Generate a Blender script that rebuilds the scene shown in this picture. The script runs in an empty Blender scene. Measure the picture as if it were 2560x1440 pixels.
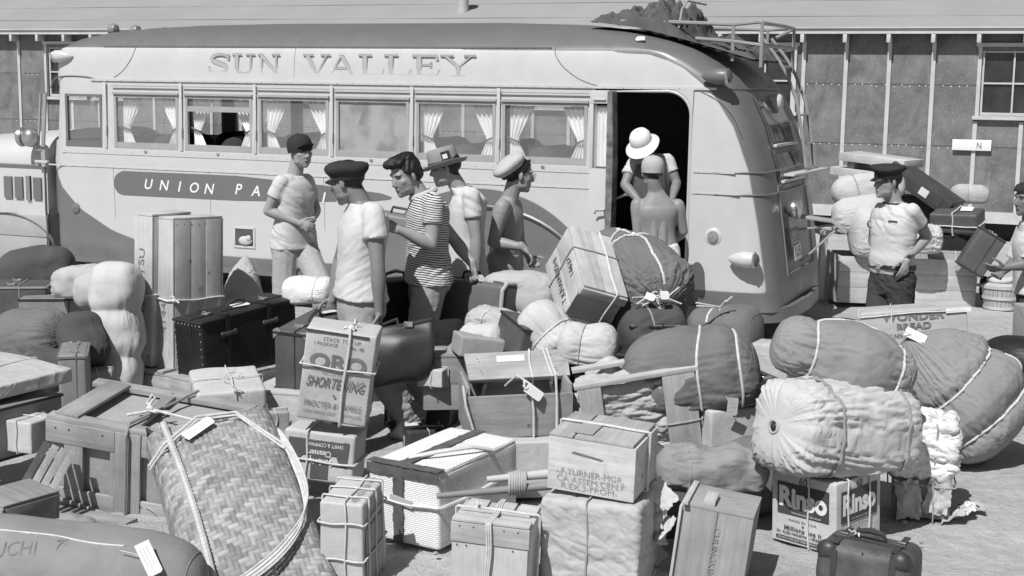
import bpy, bmesh, math, random
import numpy as np
from mathutils import Vector, Matrix

# ---------------------------------------------------------------- camera, sky, sun, exposure
SC = bpy.context.scene
COL = SC.collection
F, TH, RO, HC = 3500.0, math.radians(8.45), 0.013, 2.15
FW = np.array([0, math.cos(TH), -math.sin(TH)])
_r0 = np.array([1.0, 0, 0]); _u0 = np.array([0, math.sin(TH), math.cos(TH)])
RT = math.cos(RO)*_r0 + math.sin(RO)*_u0
UP = math.cos(RO)*_u0 - math.sin(RO)*_r0
CP = np.array([0, 0, HC])
cd = bpy.data.cameras.new('camera'); cam = bpy.data.objects.new('camera', cd); COL.objects.link(cam)
cd.sensor_width = 36; cd.lens = 36*F/2560; cd.clip_end = 500; cd.clip_start = 0.1
cam.matrix_world = Matrix(((RT[0], UP[0], -FW[0], 0), (RT[1], UP[1], -FW[1], 0), (RT[2], UP[2], -FW[2], HC), (0, 0, 0, 1)))
SC.camera = cam
SUN_EL, SUN_AZ = math.radians(52), (-0.50, -0.866)       # direction towards the sun, seen from above
wd = bpy.data.worlds.new('World'); SC.world = wd; wd.use_nodes = True
nt = wd.node_tree; bg = nt.nodes['Background']
sky = nt.nodes.new('ShaderNodeTexSky'); sky.sky_type = 'NISHITA'; sky.sun_disc = False
sky.sun_elevation = SUN_EL; sky.sun_rotation = math.atan2(SUN_AZ[0], SUN_AZ[1])
bw = nt.nodes.new('ShaderNodeRGBToBW')                    # black and white film
nt.links.new(sky.outputs[0], bw.inputs[0]); nt.links.new(bw.outputs[0], bg.inputs[0]); bg.inputs[1].default_value = 0.058
sl = bpy.data.lights.new('sun', 'SUN'); sl.energy = 4.4; sl.angle = math.radians(0.5); sl.color = (1, 1, 1)
so = bpy.data.objects.new('sun', sl); COL.objects.link(so); so['kind'] = 'structure'
sd = Vector((SUN_AZ[0]*math.cos(SUN_EL), SUN_AZ[1]*math.cos(SUN_EL), math.sin(SUN_EL))).normalized()
so.rotation_euler = sd.to_track_quat('Z', 'Y').to_euler(); so.location = (-20, -30, 40)
SC.view_settings.view_transform = 'Standard'; SC.view_settings.look = 'None'
SC.view_settings.gamma = 1; SC.view_settings.exposure = 0.20
SC.cycles.max_bounces = 8; SC.cycles.transparent_max_bounces = 24

# ---------------------------------------------------------------- helpers
rnd = random.Random(7)
V3 = lambda p: np.array(p, float)
def at(px, py, d):
    """world point seen at pixel (px,py) of the 2560x1440 photo at forward distance d"""
    v = F*FW + (px-1280)*RT - (py-720)*UP
    return CP + v*(d/v[1])
def gnd(px, py, z=0):
    v = F*FW + (px-1280)*RT - (py-720)*UP
    return CP + v*((z-HC)/v[2])
def nrm(v):
    v = V3(v); return v/np.linalg.norm(v)
def waves(P, freq, seed, n=7):
    """smooth random field from plane waves, about -1..1"""
    g = np.random.RandomState(seed); k = g.normal(size=(n, 3)); k /= np.linalg.norm(k, axis=1)[:, None]
    k *= freq*(0.7+0.6*g.rand(n))[:, None]; ph = g.rand(n)*6.28
    return np.sin(P@k.T+ph).sum(1)/math.sqrt(n)*1.1
def pn(P, seed=0):
    """gradient noise, about -1..1"""
    P = np.asarray(P, float); I = np.floor(P).astype(np.int64); Fr = P-I; W = Fr*Fr*Fr*(Fr*(Fr*6-15)+10); out = np.zeros(len(P))
    for dx in (0, 1):
        for dy in (0, 1):
            for dz in (0, 1):
                h = (I[:, 0]+dx)*374761393+(I[:, 1]+dy)*668265263+(I[:, 2]+dz)*2147483647+seed*1274126177
                h = (h ^ (h >> 13))*1103515245 & 0x7fffffff; h = (h ^ (h >> 15))*12345701 & 0x7fffffff; h ^= h >> 11
                gx = ((h & 1023)/511.5-1); gy = (((h >> 10) & 1023)/511.5-1); gz = (((h >> 20) & 1023)/511.5-1)
                w = np.abs(1-dx-W[:, 0])*np.abs(1-dy-W[:, 1])*np.abs(1-dz-W[:, 2])
                out += w*(gx*(Fr[:, 0]-dx)+gy*(Fr[:, 1]-dy)+gz*(Fr[:, 2]-dz))
    return out*1.5
def ridge(P, seed, octv=3, sharp=1.6):
    """folded-cloth noise: sharp valleys between rounded swells, about -1..1"""
    P = P+.35*np.stack([pn(P*.8, seed+51), pn(P*.8, seed+52), pn(P*.8, seed+53)], 1); s = 0; a = 1.0; t = 0
    for o in range(octv): s = s+a*(1-2*np.clip(1-1.9*np.abs(pn(P*2.0**o+o*7.3, seed+o)), 0, 1)**sharp); t += a; a *= .52
    return s/t
def smooth01(a, b, x): 
    t = np.clip((x-a)/(b-a), 0, 1); return t*t*(3-2*t)
def ip(x, pts):
    return np.interp(x, [p[0] for p in pts], [p[1] for p in pts])

class MB:
    def __init__(s): s.v = []; s.f = []; s.m = []; s.n = 0
    def add(s, vs, fs, m=0):
        vs = np.asarray(vs, float).reshape(-1, 3); b = s.n
        s.v.append(vs); s.n += len(vs)
        s.f += [tuple(int(i)+b for i in f) for f in fs]; s.m += [m]*len(fs); return s
    def box(s, c, d, R=None, m=0):
        c = V3(c); h = V3(d)/2
        p = np.array([[x, y, z] for z in (-1, 1) for y in (-1, 1) for x in (-1, 1)])*h
        if R is not None: p = p@np.asarray(R).T
        return s.add(p+c, [(0, 2, 3, 1), (4, 5, 7, 6), (0, 1, 5, 4), (2, 6, 7, 3), (0, 4, 6, 2), (1, 3, 7, 5)], m)
    def beam(s, a, b, w, h, up=(0, 0, 1), m=0):
        a, b = V3(a), V3(b); x = nrm(b-a); y = np.cross(up, x)
        if np.linalg.norm(y) < 1e-6: y = np.array([0, 1.0, 0])
        y = nrm(y); z = np.cross(x, y)
        return s.box((a+b)/2, (np.linalg.norm(b-a), w, h), np.stack([x, y, z], 1), m)
    def tube(s, pts, r, n=8, closed=False, m=0):
        P = np.asarray(pts, float); k = len(P); r = np.broadcast_to(np.asarray(r, float), (k,))
        T = (np.roll(P, -1, 0)-np.roll(P, 1, 0)) if closed else np.gradient(P, axis=0)
        T /= np.linalg.norm(T, axis=1)[:, None]+1e-12
        a = np.array([0, 0, 1.0]) if abs(T[0][2]) < .9 else np.array([1.0, 0, 0])
        N = [nrm(np.cross(a, T[0]))]
        for i in range(1, k):
            q = N[-1]-T[i]*(N[-1]@T[i]); N.append(nrm(q))
        N = np.array(N); B = np.cross(T, N); ph = np.arange(n)*2*math.pi/n
        rings = P[:, None]+r[:, None, None]*(np.cos(ph)[None, :, None]*N[:, None]+np.sin(ph)[None, :, None]*B[:, None])
        return s.loft(rings, m=m, wrap=closed)
    def loft(s, rings, m=0, wrap=False, caps=True, closed=True):
        R = np.asarray(rings, float); k, n = R.shape[:2]; f = []
        for i in range(k if wrap else k-1):
            a, b = i*n, ((i+1) % k)*n
            for j in range(n if closed else n-1):
                j2 = (j+1) % n; f.append((a+j, a+j2, b+j2, b+j))
        if caps and not wrap and closed: f += [tuple(range(n))[::-1], tuple((k-1)*n+j for j in range(n))]
        return s.add(R.reshape(-1, 3), f, m)
    def lathe(s, prof, n=32, M=None, m=0, sx=1, sy=1):
        ph = np.arange(n)*2*math.pi/n
        R = np.array([[(r*math.cos(a)*sx, r*math.sin(a)*sy, z) for a in ph] for r, z in prof])
        if M is not None: R = tf(M, R)
        return s.loft(R, m=m)
    def ell(s, c, rad, R=None, n=16, k=10, m=0):
        th = np.linspace(0.02, math.pi-0.02, k); ph = np.arange(n)*2*math.pi/n
        r = np.array([[(math.sin(t)*math.cos(a), math.sin(t)*math.sin(a), -math.cos(t)) for a in ph] for t in th])*V3(rad)
        if R is not None: r = r@np.asarray(R).T
        return s.loft(r+V3(c), m=m)
    def cap(s, a, b, ra, rb, n=12, m=0, flat=False):
        a, b = V3(a), V3(b); L = np.linalg.norm(b-a); t = (b-a)/max(L, 1e-9)
        x = nrm(np.cross(t, [0.3, 0.9, 0.2] if abs(t[1]) < .9 else [1, 0, 0])); y = np.cross(t, x)
        ph = np.arange(n)*2*math.pi/n; ring = np.cos(ph)[:, None]*x+np.sin(ph)[:, None]*y; R = []
        if flat: st = [(0, ra), (L/3, ra*.67+rb*.33), (L*2/3, ra*.33+rb*.67), (L, rb)]
        else:
            q = np.linspace(.12, math.pi/2, 4)
            st = [(-ra*math.cos(e), ra*math.sin(e)) for e in q]+[(L/2, (ra+rb)/2)]+[(L+rb*math.cos(e), rb*math.sin(e)) for e in q[::-1]]
        for z, r in st: R.append(a+t*z+ring*r)
        return s.loft(R, m=m)
    def quad(s, a, b, c, d, m=0): return s.add([a, b, c, d], [(0, 1, 2, 3)], m)
    def prism(s, pts, M, th, m=0):
        """closed 2D outline (x,y) extruded from z=0 to th, then moved by the 4x4 matrix M"""
        n = len(pts); p = np.array([[x, y, 0] for x, y in pts]+[[x, y, th] for x, y in pts], float)
        return s.add(tf(M, p), [tuple(range(n))[::-1], tuple(range(n, 2*n))]+[(i, (i+1) % n, n+(i+1) % n, n+i) for i in range(n)], m)
    def mesh(s, name):
        me = bpy.data.meshes.new(name); v = np.concatenate(s.v) if s.v else np.zeros((0, 3))
        me.from_pydata(v.tolist(), [], s.f)
        if len(set(s.m)) > 1: me.polygons.foreach_set('material_index', s.m)
        return me
    def build(s, name, mats, parent=None, smooth=False, bevel=0, org=None, ang=40):
        me = s.mesh(name); off = V3(org) if org is not None else (V3(parent.location) if parent is not None and parent.get('_w') else None)
        if off is not None: me.transform(Matrix.Translation(-Vector(off)))
        if bevel:
            bm = bmesh.new(); bm.from_mesh(me)
            es = [e for e in bm.edges if len(e.link_faces) == 2 and e.calc_face_angle(0) > .6]
            bmesh.ops.bevel(bm, geom=es, offset=bevel, segments=2, profile=.6, affect='EDGES', clamp_overlap=True)
            bm.to_mesh(me); bm.free()
        return link(name, me, mats, parent, org, smooth or bevel > 0, ang)
def tf(M, P):
    M = np.array(M); return np.asarray(P)@M[:3, :3].T+M[:3, 3]
def link(name, me, mats, parent=None, org=None, smooth=False, ang=40):
    o = bpy.data.objects.new(name, me); COL.objects.link(o)
    for m in (mats if isinstance(mats, (list, tuple)) else [mats]): me.materials.append(m)
    if parent is not None: o.parent = parent
    if org is not None: o.location = org
    if smooth:
        me.polygons.foreach_set('use_smooth', [True]*len(me.polygons))
        if ang < 170: me.set_sharp_from_angle(angle=math.radians(ang))
    me.update(); return o
def tag(o, label, cat, group=None, kind=None):
    if label: o['label'] = label
    if cat: o['category'] = cat
    if group: o['group'] = group
    if kind: o['kind'] = kind
    return o
def thing(name, label, cat, loc=(0, 0, 0), rot=None, group=None, world=False):
    """an Empty at the thing's base; world=True: its parts are given in world coordinates (no rotation)"""
    o = bpy.data.objects.new(name, None); COL.objects.link(o); o.empty_display_size = .1
    o.location = Vector(loc)
    if rot is not None: o.rotation_euler = rot
    if world: o['_w'] = 1
    return tag(o, label, cat, group)
def remesh(mb, vox, it=4, fac=.5):
    """one continuous surface from overlapping closed shapes"""
    me = mb.mesh('tmp'); o = bpy.data.objects.new('tmp', me); COL.objects.link(o)
    r = o.modifiers.new('r', 'REMESH'); r.mode = 'VOXEL'; r.voxel_size = vox
    if it:
        q = o.modifiers.new('s', 'SMOOTH'); q.iterations = it; q.factor = fac
    dg = bpy.context.evaluated_depsgraph_get(); dg.update()
    m2 = bpy.data.meshes.new_from_object(o.evaluated_get(dg)); bpy.data.objects.remove(o); bpy.data.meshes.remove(me)
    return m2
def getv(me):
    a = np.empty(len(me.vertices)*3); me.vertices.foreach_get('co', a); return a.reshape(-1, 3)
def setv(me, P): me.vertices.foreach_set('co', np.asarray(P).ravel()); me.update()
def getn(me):
    a = np.empty(len(me.vertices)*3); me.vertex_normals.foreach_get('vector', a); return a.reshape(-1, 3)
def setattr_(me, name, vals):
    at_ = me.attributes.new(name, 'FLOAT', 'POINT'); at_.data.foreach_set('value', np.asarray(vals, float))
def RX(a): return Matrix.Rotation(a, 4, 'X')
def RY(a): return Matrix.Rotation(a, 4, 'Y')
def RZ(a): return Matrix.Rotation(a, 4, 'Z')
def TR(x, y, z): return Matrix.Translation((x, y, z))

# ---------------------------------------------------------------- materials (all grey: the place as black and white film shows it)
def nodes(name):
    m = bpy.data.materials.new(name); m.use_nodes = True; t = m.node_tree; return m, t, t.nodes, t.links, t.nodes['Principled BSDF']
def mth(t, op, a, b=None, c=None):
    n = t.nodes.new('ShaderNodeMath'); n.operation = op
    for i, x in enumerate((a, b, c)):
        if x is None: continue
        if isinstance(x, (int, float)): n.inputs[i].default_value = x
        else: t.links.new(x, n.inputs[i])
    return n.outputs[0]
def coords(t, scale=(1, 1, 1)):
    c = t.nodes.new('ShaderNodeTexCoord'); mp = t.nodes.new('ShaderNodeMapping'); mp.inputs['Scale'].default_value = scale
    t.links.new(c.outputs['Object'], mp.inputs[0]); return mp.outputs[0]
def noise_(t, vec, scale, det=4, rough=.55, dist=0):
    n = t.nodes.new('ShaderNodeTexNoise'); n.inputs['Scale'].default_value = scale; n.inputs['Detail'].default_value = det
    n.inputs['Roughness'].default_value = rough; n.inputs['Distortion'].default_value = dist
    t.links.new(vec, n.inputs['Vector']); return n.outputs['Fac']
def ramp(t, f, a, b, lo=.3, hi=.7):
    n = t.nodes.new('ShaderNodeMapRange'); t.links.new(f, n.inputs[0])
    n.inputs[1].default_value = lo; n.inputs[2].default_value = hi; n.inputs[3].default_value = a; n.inputs[4].default_value = b
    return n.outputs[0]
def bump(t, h, s, d=.01):
    b = t.nodes.new('ShaderNodeBump'); b.inputs['Strength'].default_value = s; b.inputs['Distance'].default_value = d
    t.links.new(h, b.inputs['Height']); return b.outputs[0]
def base(t, b, col, tint=None):
    """grey value socket (or number) into the base colour"""
    t.links.new(col, b.inputs['Base Color'])
MATS = {}
def plain(name, v, rough=.6, var=.12, sc=6, bmp=.15, bsc=60, metal=0, stain=0, coat=0, bdist=.004, stretch=(1, 1, 1), spec=.4):
    key = (name, v, rough, var, sc, bmp, bsc, metal, stain, stretch)
    if key in MATS: return MATS[key]
    m, t, N, L, b = nodes(name); c = coords(t, stretch)
    f = noise_(t, c, sc, 6, .6)
    val = ramp(t, f, v*(1-var), v*(1+var))
    if stain:
        g = noise_(t, c, sc*.35, 5, .65, .6); val = mth(t, 'MULTIPLY', val, ramp(t, g, 1, 1-stain, .52, .72))
    base(t, b, val); b.inputs['Roughness'].default_value = rough; b.inputs['Metallic'].default_value = metal
    b.inputs['Specular IOR Level'].default_value = spec
    if coat: b.inputs['Coat Weight'].default_value = coat
    if bmp: L.new(bump(t, noise_(t, c, bsc, 3), bmp, bdist), b.inputs['Normal'])
    MATS[key] = m; return m
def cloth(name, v, wr=.5, wsc=5, var=.12, stretch=(1, 1, 1), weave=.25, stain=.1, dense=False):
    key = ('c', name, v, wr, wsc, stretch, dense)
    if key in MATS: return MATS[key]
    m, t, N, L, b = nodes(name); c = coords(t, stretch); c0 = coords(t)
    f = noise_(t, c0, 3.5, 6, .65); val = ramp(t, f, v*(1-var), v*(1+var))
    if stain:
        g = noise_(t, c0, 2.2, 6, .7, .8); val = mth(t, 'MULTIPLY', val, ramp(t, g, 1, 1-stain, .5, .7))
    base(t, b, val); b.inputs['Roughness'].default_value = .95; b.inputs['Specular IOR Level'].default_value = .15
    def crease(s, e, p):                                  # sparse sharp fold lines
        r = mth(t, 'SUBTRACT', 1, mth(t, 'MULTIPLY', mth(t, 'ABSOLUTE', mth(t, 'SUBTRACT', noise_(t, c, s, 2, .45, e), .5)), 2))
        return mth(t, 'POWER', r, p)
    w = noise_(t, c0, 260, 2); msk = ramp(t, noise_(t, c0, wsc*.5, 2), 0, 1, .42, .62)
    h = mth(t, 'ADD', mth(t, 'MULTIPLY', crease(wsc*.7, 1.1, 14 if not dense else 5), .0 if not dense else 1), mth(t, 'MULTIPLY', crease(wsc*1.9, .7, 9 if not dense else 5), .06 if not dense else .35))
    h = mth(t, 'ADD', h, mth(t, 'MULTIPLY', noise_(t, c0, wsc*1.1, 4), .45))
    h = mth(t, 'ADD', h, mth(t, 'MULTIPLY', w, weave*.2))
    L.new(bump(t, h, wr, .03), b.inputs['Normal']); MATS[key] = m; return m
def wood(name, v, axis=0, var=.17, sc=3.0, rough=.75, knots=True):
    key = ('w', name, v, axis)
    if key in MATS: return MATS[key]
    m, t, N, L, b = nodes(name); s = [26, 26, 26]; s[axis] = 1.6
    c = coords(t, tuple(s)); c0 = coords(t)
    f = noise_(t, c, sc*.5, 5, .6, .4); g = noise_(t, c0, 2.3, 4, .6)
    fine = noise_(t, c, sc*3, 3, .6)
    val = mth(t, 'MULTIPLY', ramp(t, f, v*(1-var), v*(1+var*.6), .32, .66), ramp(t, g, .74, 1.12, .34, .68))
    dirt = noise_(t, c0, 6.5, 7, .75, .4); val = mth(t, 'MULTIPLY', val, ramp(t, dirt, 1.03, .78, .56, .72))
    val = mth(t, 'MULTIPLY', val, ramp(t, fine, .9, 1.06))
    if knots:
        vo = t.nodes.new('ShaderNodeTexVoronoi'); vo.inputs['Scale'].default_value = 5.5; L.new(c0, vo.inputs['Vector'])
        val = mth(t, 'MULTIPLY', val, ramp(t, vo.outputs['Distance'], .45, 1, .04, .085))
    base(t, b, val); b.inputs['Roughness'].default_value = rough; b.inputs['Specular IOR Level'].default_value = .25
    L.new(bump(t, f, .25, .004), b.inputs['Normal']); MATS[key] = m; return m
def card(name, v, var=.08, lines=True):
    key = ('k', name, v)
    if key in MATS: return MATS[key]
    m, t, N, L, b = nodes(name); c = coords(t)
    f = noise_(t, c, 4, 6, .65); val = ramp(t, f, v*(1-var), v*(1+var))
    g = noise_(t, c, 1.8, 5, .7, .5); val = mth(t, 'MULTIPLY', val, ramp(t, g, 1.05, .78, .46, .72)); sc_ = noise_(t, c, 9, 8, .8, 1.0); val = mth(t, 'MULTIPLY', val, ramp(t, sc_, 1.0, .82, .58, .72))
    base(t, b, val); b.inputs['Roughness'].default_value = .8; b.inputs['Specular IOR Level'].default_value = .2
    h = mth(t, 'ADD', noise_(t, c, 7, 4, .55, .8), mth(t, 'MULTIPLY', noise_(t, c, 40, 2), .15))
    L.new(bump(t, h, .35, .02), b.inputs['Normal']); MATS[key] = m; return m

M_ROPE = plain('rope', .56, .9, .15, 40, .6, 220)
M_ROPED = plain('rope_dark', .30, .9, .15, 40, .6, 220)
M_TAG = plain('tag_paper', .62, .8, .05, 9, .1, 30)
M_INK = plain('ink', .05, .7, .25, 30, 0)
M_INKG = plain('grey_ink', .16, .7, .25, 30, 0)
M_PALEINK = plain('faded_ink', .33, .8, .25, 25, 0)
M_WHITEINK = plain('white_ink', .72, .8, .08, 25, 0)
M_METAL = plain('bright_metal', .62, .28, .1, 20, .05, 60, metal=.9)
M_BRASS = plain('worn_metal', .45, .4, .2, 30, .1, 60, metal=.7)
M_BLACK = plain('black_leather', .018, .45, .35, 7, .35, 90, stain=.2)
M_DARKLEA = plain('dark_leather', .045, .42, .35, 6, .4, 80)
M_BROWN = plain('brown_fibre', .085, .5, .25, 6, .3, 90, stain=.2)

def text(s, w, h, M, mat, parent, shear=0, name='lettering', jitter=0, track=1, th=.0006, bold=0, label=None):
    """flat lettering, w x h metres (h None: keep proportion), centred on matrix M (its x right, y up, z out)"""
    cu = bpy.data.curves.new('t', 'FONT'); cu.body = s; cu.size = 1; cu.align_x = 'CENTER'; cu.shear = shear; cu.space_character = track
    if bold: cu.offset = bold
    cu.resolution_u = 3
    o = bpy.data.objects.new('t', cu); COL.objects.link(o)
    dg = bpy.context.evaluated_depsgraph_get(); dg.update()
    me = bpy.data.meshes.new_from_object(o.evaluated_get(dg)); bpy.data.objects.remove(o); bpy.data.curves.remove(cu)
    P = getv(me)
    lo, hi = P.min(0), P.max(0); sx = w/(hi[0]-lo[0]) if w else None; sy = h/(hi[1]-lo[1]) if h else sx
    if sx is None: sx = sy
    P = (P-(lo+hi)/2)*V3((sx, sy, 1))
    if jitter: P[:, 1] += jitter*np.sin(P[:, 0]/(w or 1)*23)+jitter*.6*np.sin(P[:, 0]/(w or 1)*57+1); P[:, 0] += jitter*.7*np.sin(P[:, 1]*60+P[:, 0]*35)
    P[:, 2] = th; setv(me, P); me.transform(M)
    o = link(name, me, mat, parent)
    if label: o['label'] = label
    return o
def face(bx, side, u=0, v=.5, rot=0, off=.0015):
    """matrix on a face of a box bx=(w,d,h), u in -.5...5 across, v in 0..1 up"""
    w, d, h = bx
    if side == 'f': M = TR(u*w, -d/2-off, v*h)@RX(math.pi/2)
    elif side == 'r': M = TR(w/2+off, u*d, v*h)@RZ(math.pi/2)@RX(math.pi/2)
    elif side == 'l': M = TR(-w/2-off, -u*d, v*h)@RZ(-math.pi/2)@RX(math.pi/2)
    elif side == 'u': M = TR(u*w, (v-.5)*d, h+off)
    return M@RZ(rot)
def rope_loop(bx, axis, o, r=.006, slack=.003, knot=None, parent=None, mat=None, name='rope', wob=.004):
    """a cord round a box, in the plane local axis=o (fraction -.5...5 of that side)"""
    w, d, h = bx; e = r*.7+slack; sz = [w, d, h]; ax = [0, 1, 2]; k = 'xyz'.index(axis); ax.remove(k)
    a, b = ax; A = sz[a]/2+e; B0, B1 = (-e, sz[2]+e) if b == 2 else (-sz[b]/2-e, sz[b]/2+e)
    cor = [(-A, B0), (A, B0), (A, B1), (-A, B1)]; P = []
    for i in range(4):
        p, q = V3(cor[i]), V3(cor[(i+1) % 4])
        for t_ in np.linspace(.02, .98, 9): P.append(p+(q-p)*t_)
    kk = o*sz[k] if k < 2 else (o+.5)*h
    pts = []
    for i, (x, y) in enumerate(P):
        c = [0, 0, 0]; c[a] = x; c[b] = y; c[k] = kk+wob*math.sin(i*.9+o*9); pts.append(c)
    mb = MB(); mb.tube(pts, r, 6, True)
    if knot is not None:
        g = np.random.RandomState(int(abs(o)*100)+3); c = V3(pts[knot]); 
        q = c+np.cumsum(g.normal(size=(14, 3)), 0)*.006; mb.tube(q, r, 6)
        mb.ell(c, (r*2.6, r*2.2, r*2.4)); 
        mb.tube([c, c+V3((.02, .0, .004)), c+V3((.045, .008, -.012))], r*.9, 6)
    return mb.build(name, mat or M_ROPE, parent, True)
def hang_tag(parent, M, w=.06, h=.035, lines=True):
    mb = MB(); mb.prism([(-w/2, -h/2), (w/2-.008, -h/2), (w/2, -h/2+.008), (w/2, h/2-.008), (w/2-.008, h/2), (-w/2, h/2)], M, .0012)
    if parent.get('_w'): mb.v = [p_+V3(parent.location) for p_ in mb.v]     # build() takes world coordinates for such a parent
    t = mb.build('tag', M_TAG, parent); q = MB()
    for k in range(3): q.prism([(-w*.35, -h*.28+k*h*.22), (w*.2+.1*w*(k % 2), -h*.28+k*h*.22), (w*.2+.1*w*(k % 2), -h*.26+k*h*.22), (-w*.35, -h*.26+k*h*.22)], M@TR(0, 0, .0013), .0003)
    q.build('handwriting', M_PALEINK, t); return t

# boxes: x, y, z of the base centre, rotation, width, depth, height
BX = {
    'tallB': (-2.1242, 9.0742, 0.2291, -0.0328, -0.0112, -0.712, 0.1891, 0.395, 1.0014),
    'tallA': (-2.3171, 9.1328, 0.2676, -0.0227, 0.0189, -0.5321, 0.1578, 0.36, 0.9814),
    'blacksuit': (-1.7023, 8.6166, 0.3466, 0.0804, 0.007, -0.6319, 0.2559, 0.7829, 0.3884),
    'brownsuit': (-1.1577, 8.1016, 0.3964, 0.0897, 0.0389, -0.3199, 0.2137, 0.5997, 0.3589),
    'oro': (-0.9184, 7.105, 0.4113, 0.0918, 0.1376, -0.0076, 0.357, 0.2171, 0.4861),
    'cleanser': (-0.9807, 7.1433, 0.074, -0.0194, 0.0689, -0.1669, 0.3818, 0.2295, 0.2631),
    'asahi': (-0.686, 5.9629, -0.0473, 0.0827, 0.0154, -0.1991, 0.1957, 0.3243, 0.417),
    'whitebasket': (-0.313, 6.6122, 0.004, 0.0234, 0.0029, -0.5424, 0.4047, 0.7003, 0.3618),
    'turner': (0.4015, 5.8933, 0.4116, 0.0741, 0.0516, -0.3789, 0.3862, 0.33, 0.2395),
    'wrapped': (0.389, 5.8573, -0.052, 0.024, 0.001, -0.3012, 0.4322, 0.3294, 0.4477),
    'woodbox': (-0.0582, 5.7383, 0.0083, 0.0769, 0.0434, -0.2185, 0.3359, 0.258, 0.328),
    'cleatbox': (0.8897, 5.9517, -0.1027, 0.0328, 0.1171, -0.2867, 0.3061, 0.2756, 0.4398),
    'rinso': (1.5204, 6.4725, -0.0064, 0.0279, -0.0218, -0.8452, 0.3698, 0.3536, 0.3408),
    'bread': (2.7764, 9.2928, 0.02, 0.0, -0.1297, -0.2357, 0.6797, 0.3008, 0.66),
    'kawanishi': (0.3659, 8.2165, 0.8587, 0.5739, 0.2863, 0.3407, 0.2914, 0.5653, 0.3086),
    'package': (-1.5407, 7.4611, 0.3183, 0.124, -0.0348, 0.3178, 0.3673, 0.407, 0.2104),
    'crate': (-1.8606, 7.0596, -0.0125, 0.1358, 0.113, -0.1711, 0.8955, 0.5452, 0.4542),
    'flatcase': (-2.4928, 6.7503, 0.6395, 0.4262, 0.1567, 1.4527, 0.6023, 0.5031, 0.0806),
    'bench': (3.8677, 13.9182, 0.007, -0.0, 0.0306, 0.0637, 1.3987, 0.55, 0.4607),
    'lid': (0.0304, 7.4143, 0.612, 0.6002, -0.0543, 0.0584, 0.5618, 0.1992, 0.03),
    'frontboard': (-0.007, 7.1683, 0.271, 0.2561, -0.0155, 0.3657, 0.5546, 0.02, 0.2516),
    'papercrate': (0.6869, 7.1041, 0.2742, 0.1537, -0.1686, 0.0456, 0.5984, 0.25, 0.4182),
    'planks': (3.8749, 14.8212, 1.3228, 0.002, 0.0714, -0.7331, 0.7506, 0.45, 0.0916),
    'roped': (4.4422, 13.929, 0.7179, 0.1517, -0.031, -0.5726, 0.4731, 0.3201, 0.2074),
}

# ---------------------------------------------------------------- ground
def make_ground():
    xs = np.concatenate([[-150, -80, -40, -20, -12], np.arange(-8, 8.01, .08), [12, 20, 40, 80, 150]])
    ys = np.concatenate([[-30, -10, 0, 3], np.arange(4.5, 16, .08), np.arange(16.2, 30, .4), [40, 60, 100, 200]])
    X, Y = np.meshgrid(xs, ys); P = np.stack([X.ravel(), Y.ravel(), np.zeros(X.size)], 1)
    z = .012*waves(P, 2.2, 3)+.014*pn(P*2.6, 4)-.012*np.clip(pn(P*4.2, 6), 0, 1)+.010*ridge(P*3.1, 9, 3)
    z *= (np.abs(P[:, 0]) < 9)*(P[:, 1] < 18)*(P[:, 1] > 4); P[:, 2] = z-.012
    nx, ny = len(xs), len(ys); f = [(j*nx+i, j*nx+i+1, (j+1)*nx+i+1, (j+1)*nx+i) for j in range(ny-1) for i in range(nx-1)]
    m, t, N, L, b = nodes('sandy_ground'); c = coords(t)
    v = ramp(t, noise_(t, c, 1.1, 8, .65), .39, .50, .3, .7)
    v = mth(t, 'MULTIPLY', v, ramp(t, noise_(t, c, 14, 6, .7), .78, 1.10))
    vo = t.nodes.new('ShaderNodeTexVoronoi'); vo.inputs['Scale'].default_value = 26; L.new(c, vo.inputs['Vector'])
    v = mth(t, 'MULTIPLY', v, ramp(t, vo.outputs['Distance'], .62, 1, .03, .12))
    base(t, b, v); b.inputs['Roughness'].default_value = 1; b.inputs['Specular IOR Level'].default_value = .1
    h = mth(t, 'ADD', noise_(t, c, 9, 8, .7), mth(t, 'MULTIPLY', noise_(t, c, 70, 4, .6), .4))
    L.new(bump(t, h, 1.0, .028), b.inputs['Normal'])
    tag(MB().add(P, f).build('ground', m, smooth=True, ang=180), None, None, kind='structure')
    g = np.random.RandomState(5); mb = MB()
    for i in range(420):                                  # chips, straws and clods lying about
        x = g.uniform(-3.4, 4.8); y = g.uniform(5.4, 14); 
        if g.rand() < .45:
            a = g.uniform(0, 6.28); l = g.uniform(.02, .09); q = V3((math.cos(a), math.sin(a), .15*g.rand()))*l
            p = V3((x, y, .006)); mb.tube([p, p+q*.5+V3((0, 0, .008)), p+q], .0015+.001*g.rand(), 4)
        else:
            r = g.uniform(.004, .016); mb.ell((x, y, r*.4), (r, r*g.uniform(.5, 1), r*.6), n=7, k=5)
    tag(mb.build('ground_litter', plain('litter', .3, .9, .5, 12, 0)), None, None, kind='stuff')
make_ground()

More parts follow.
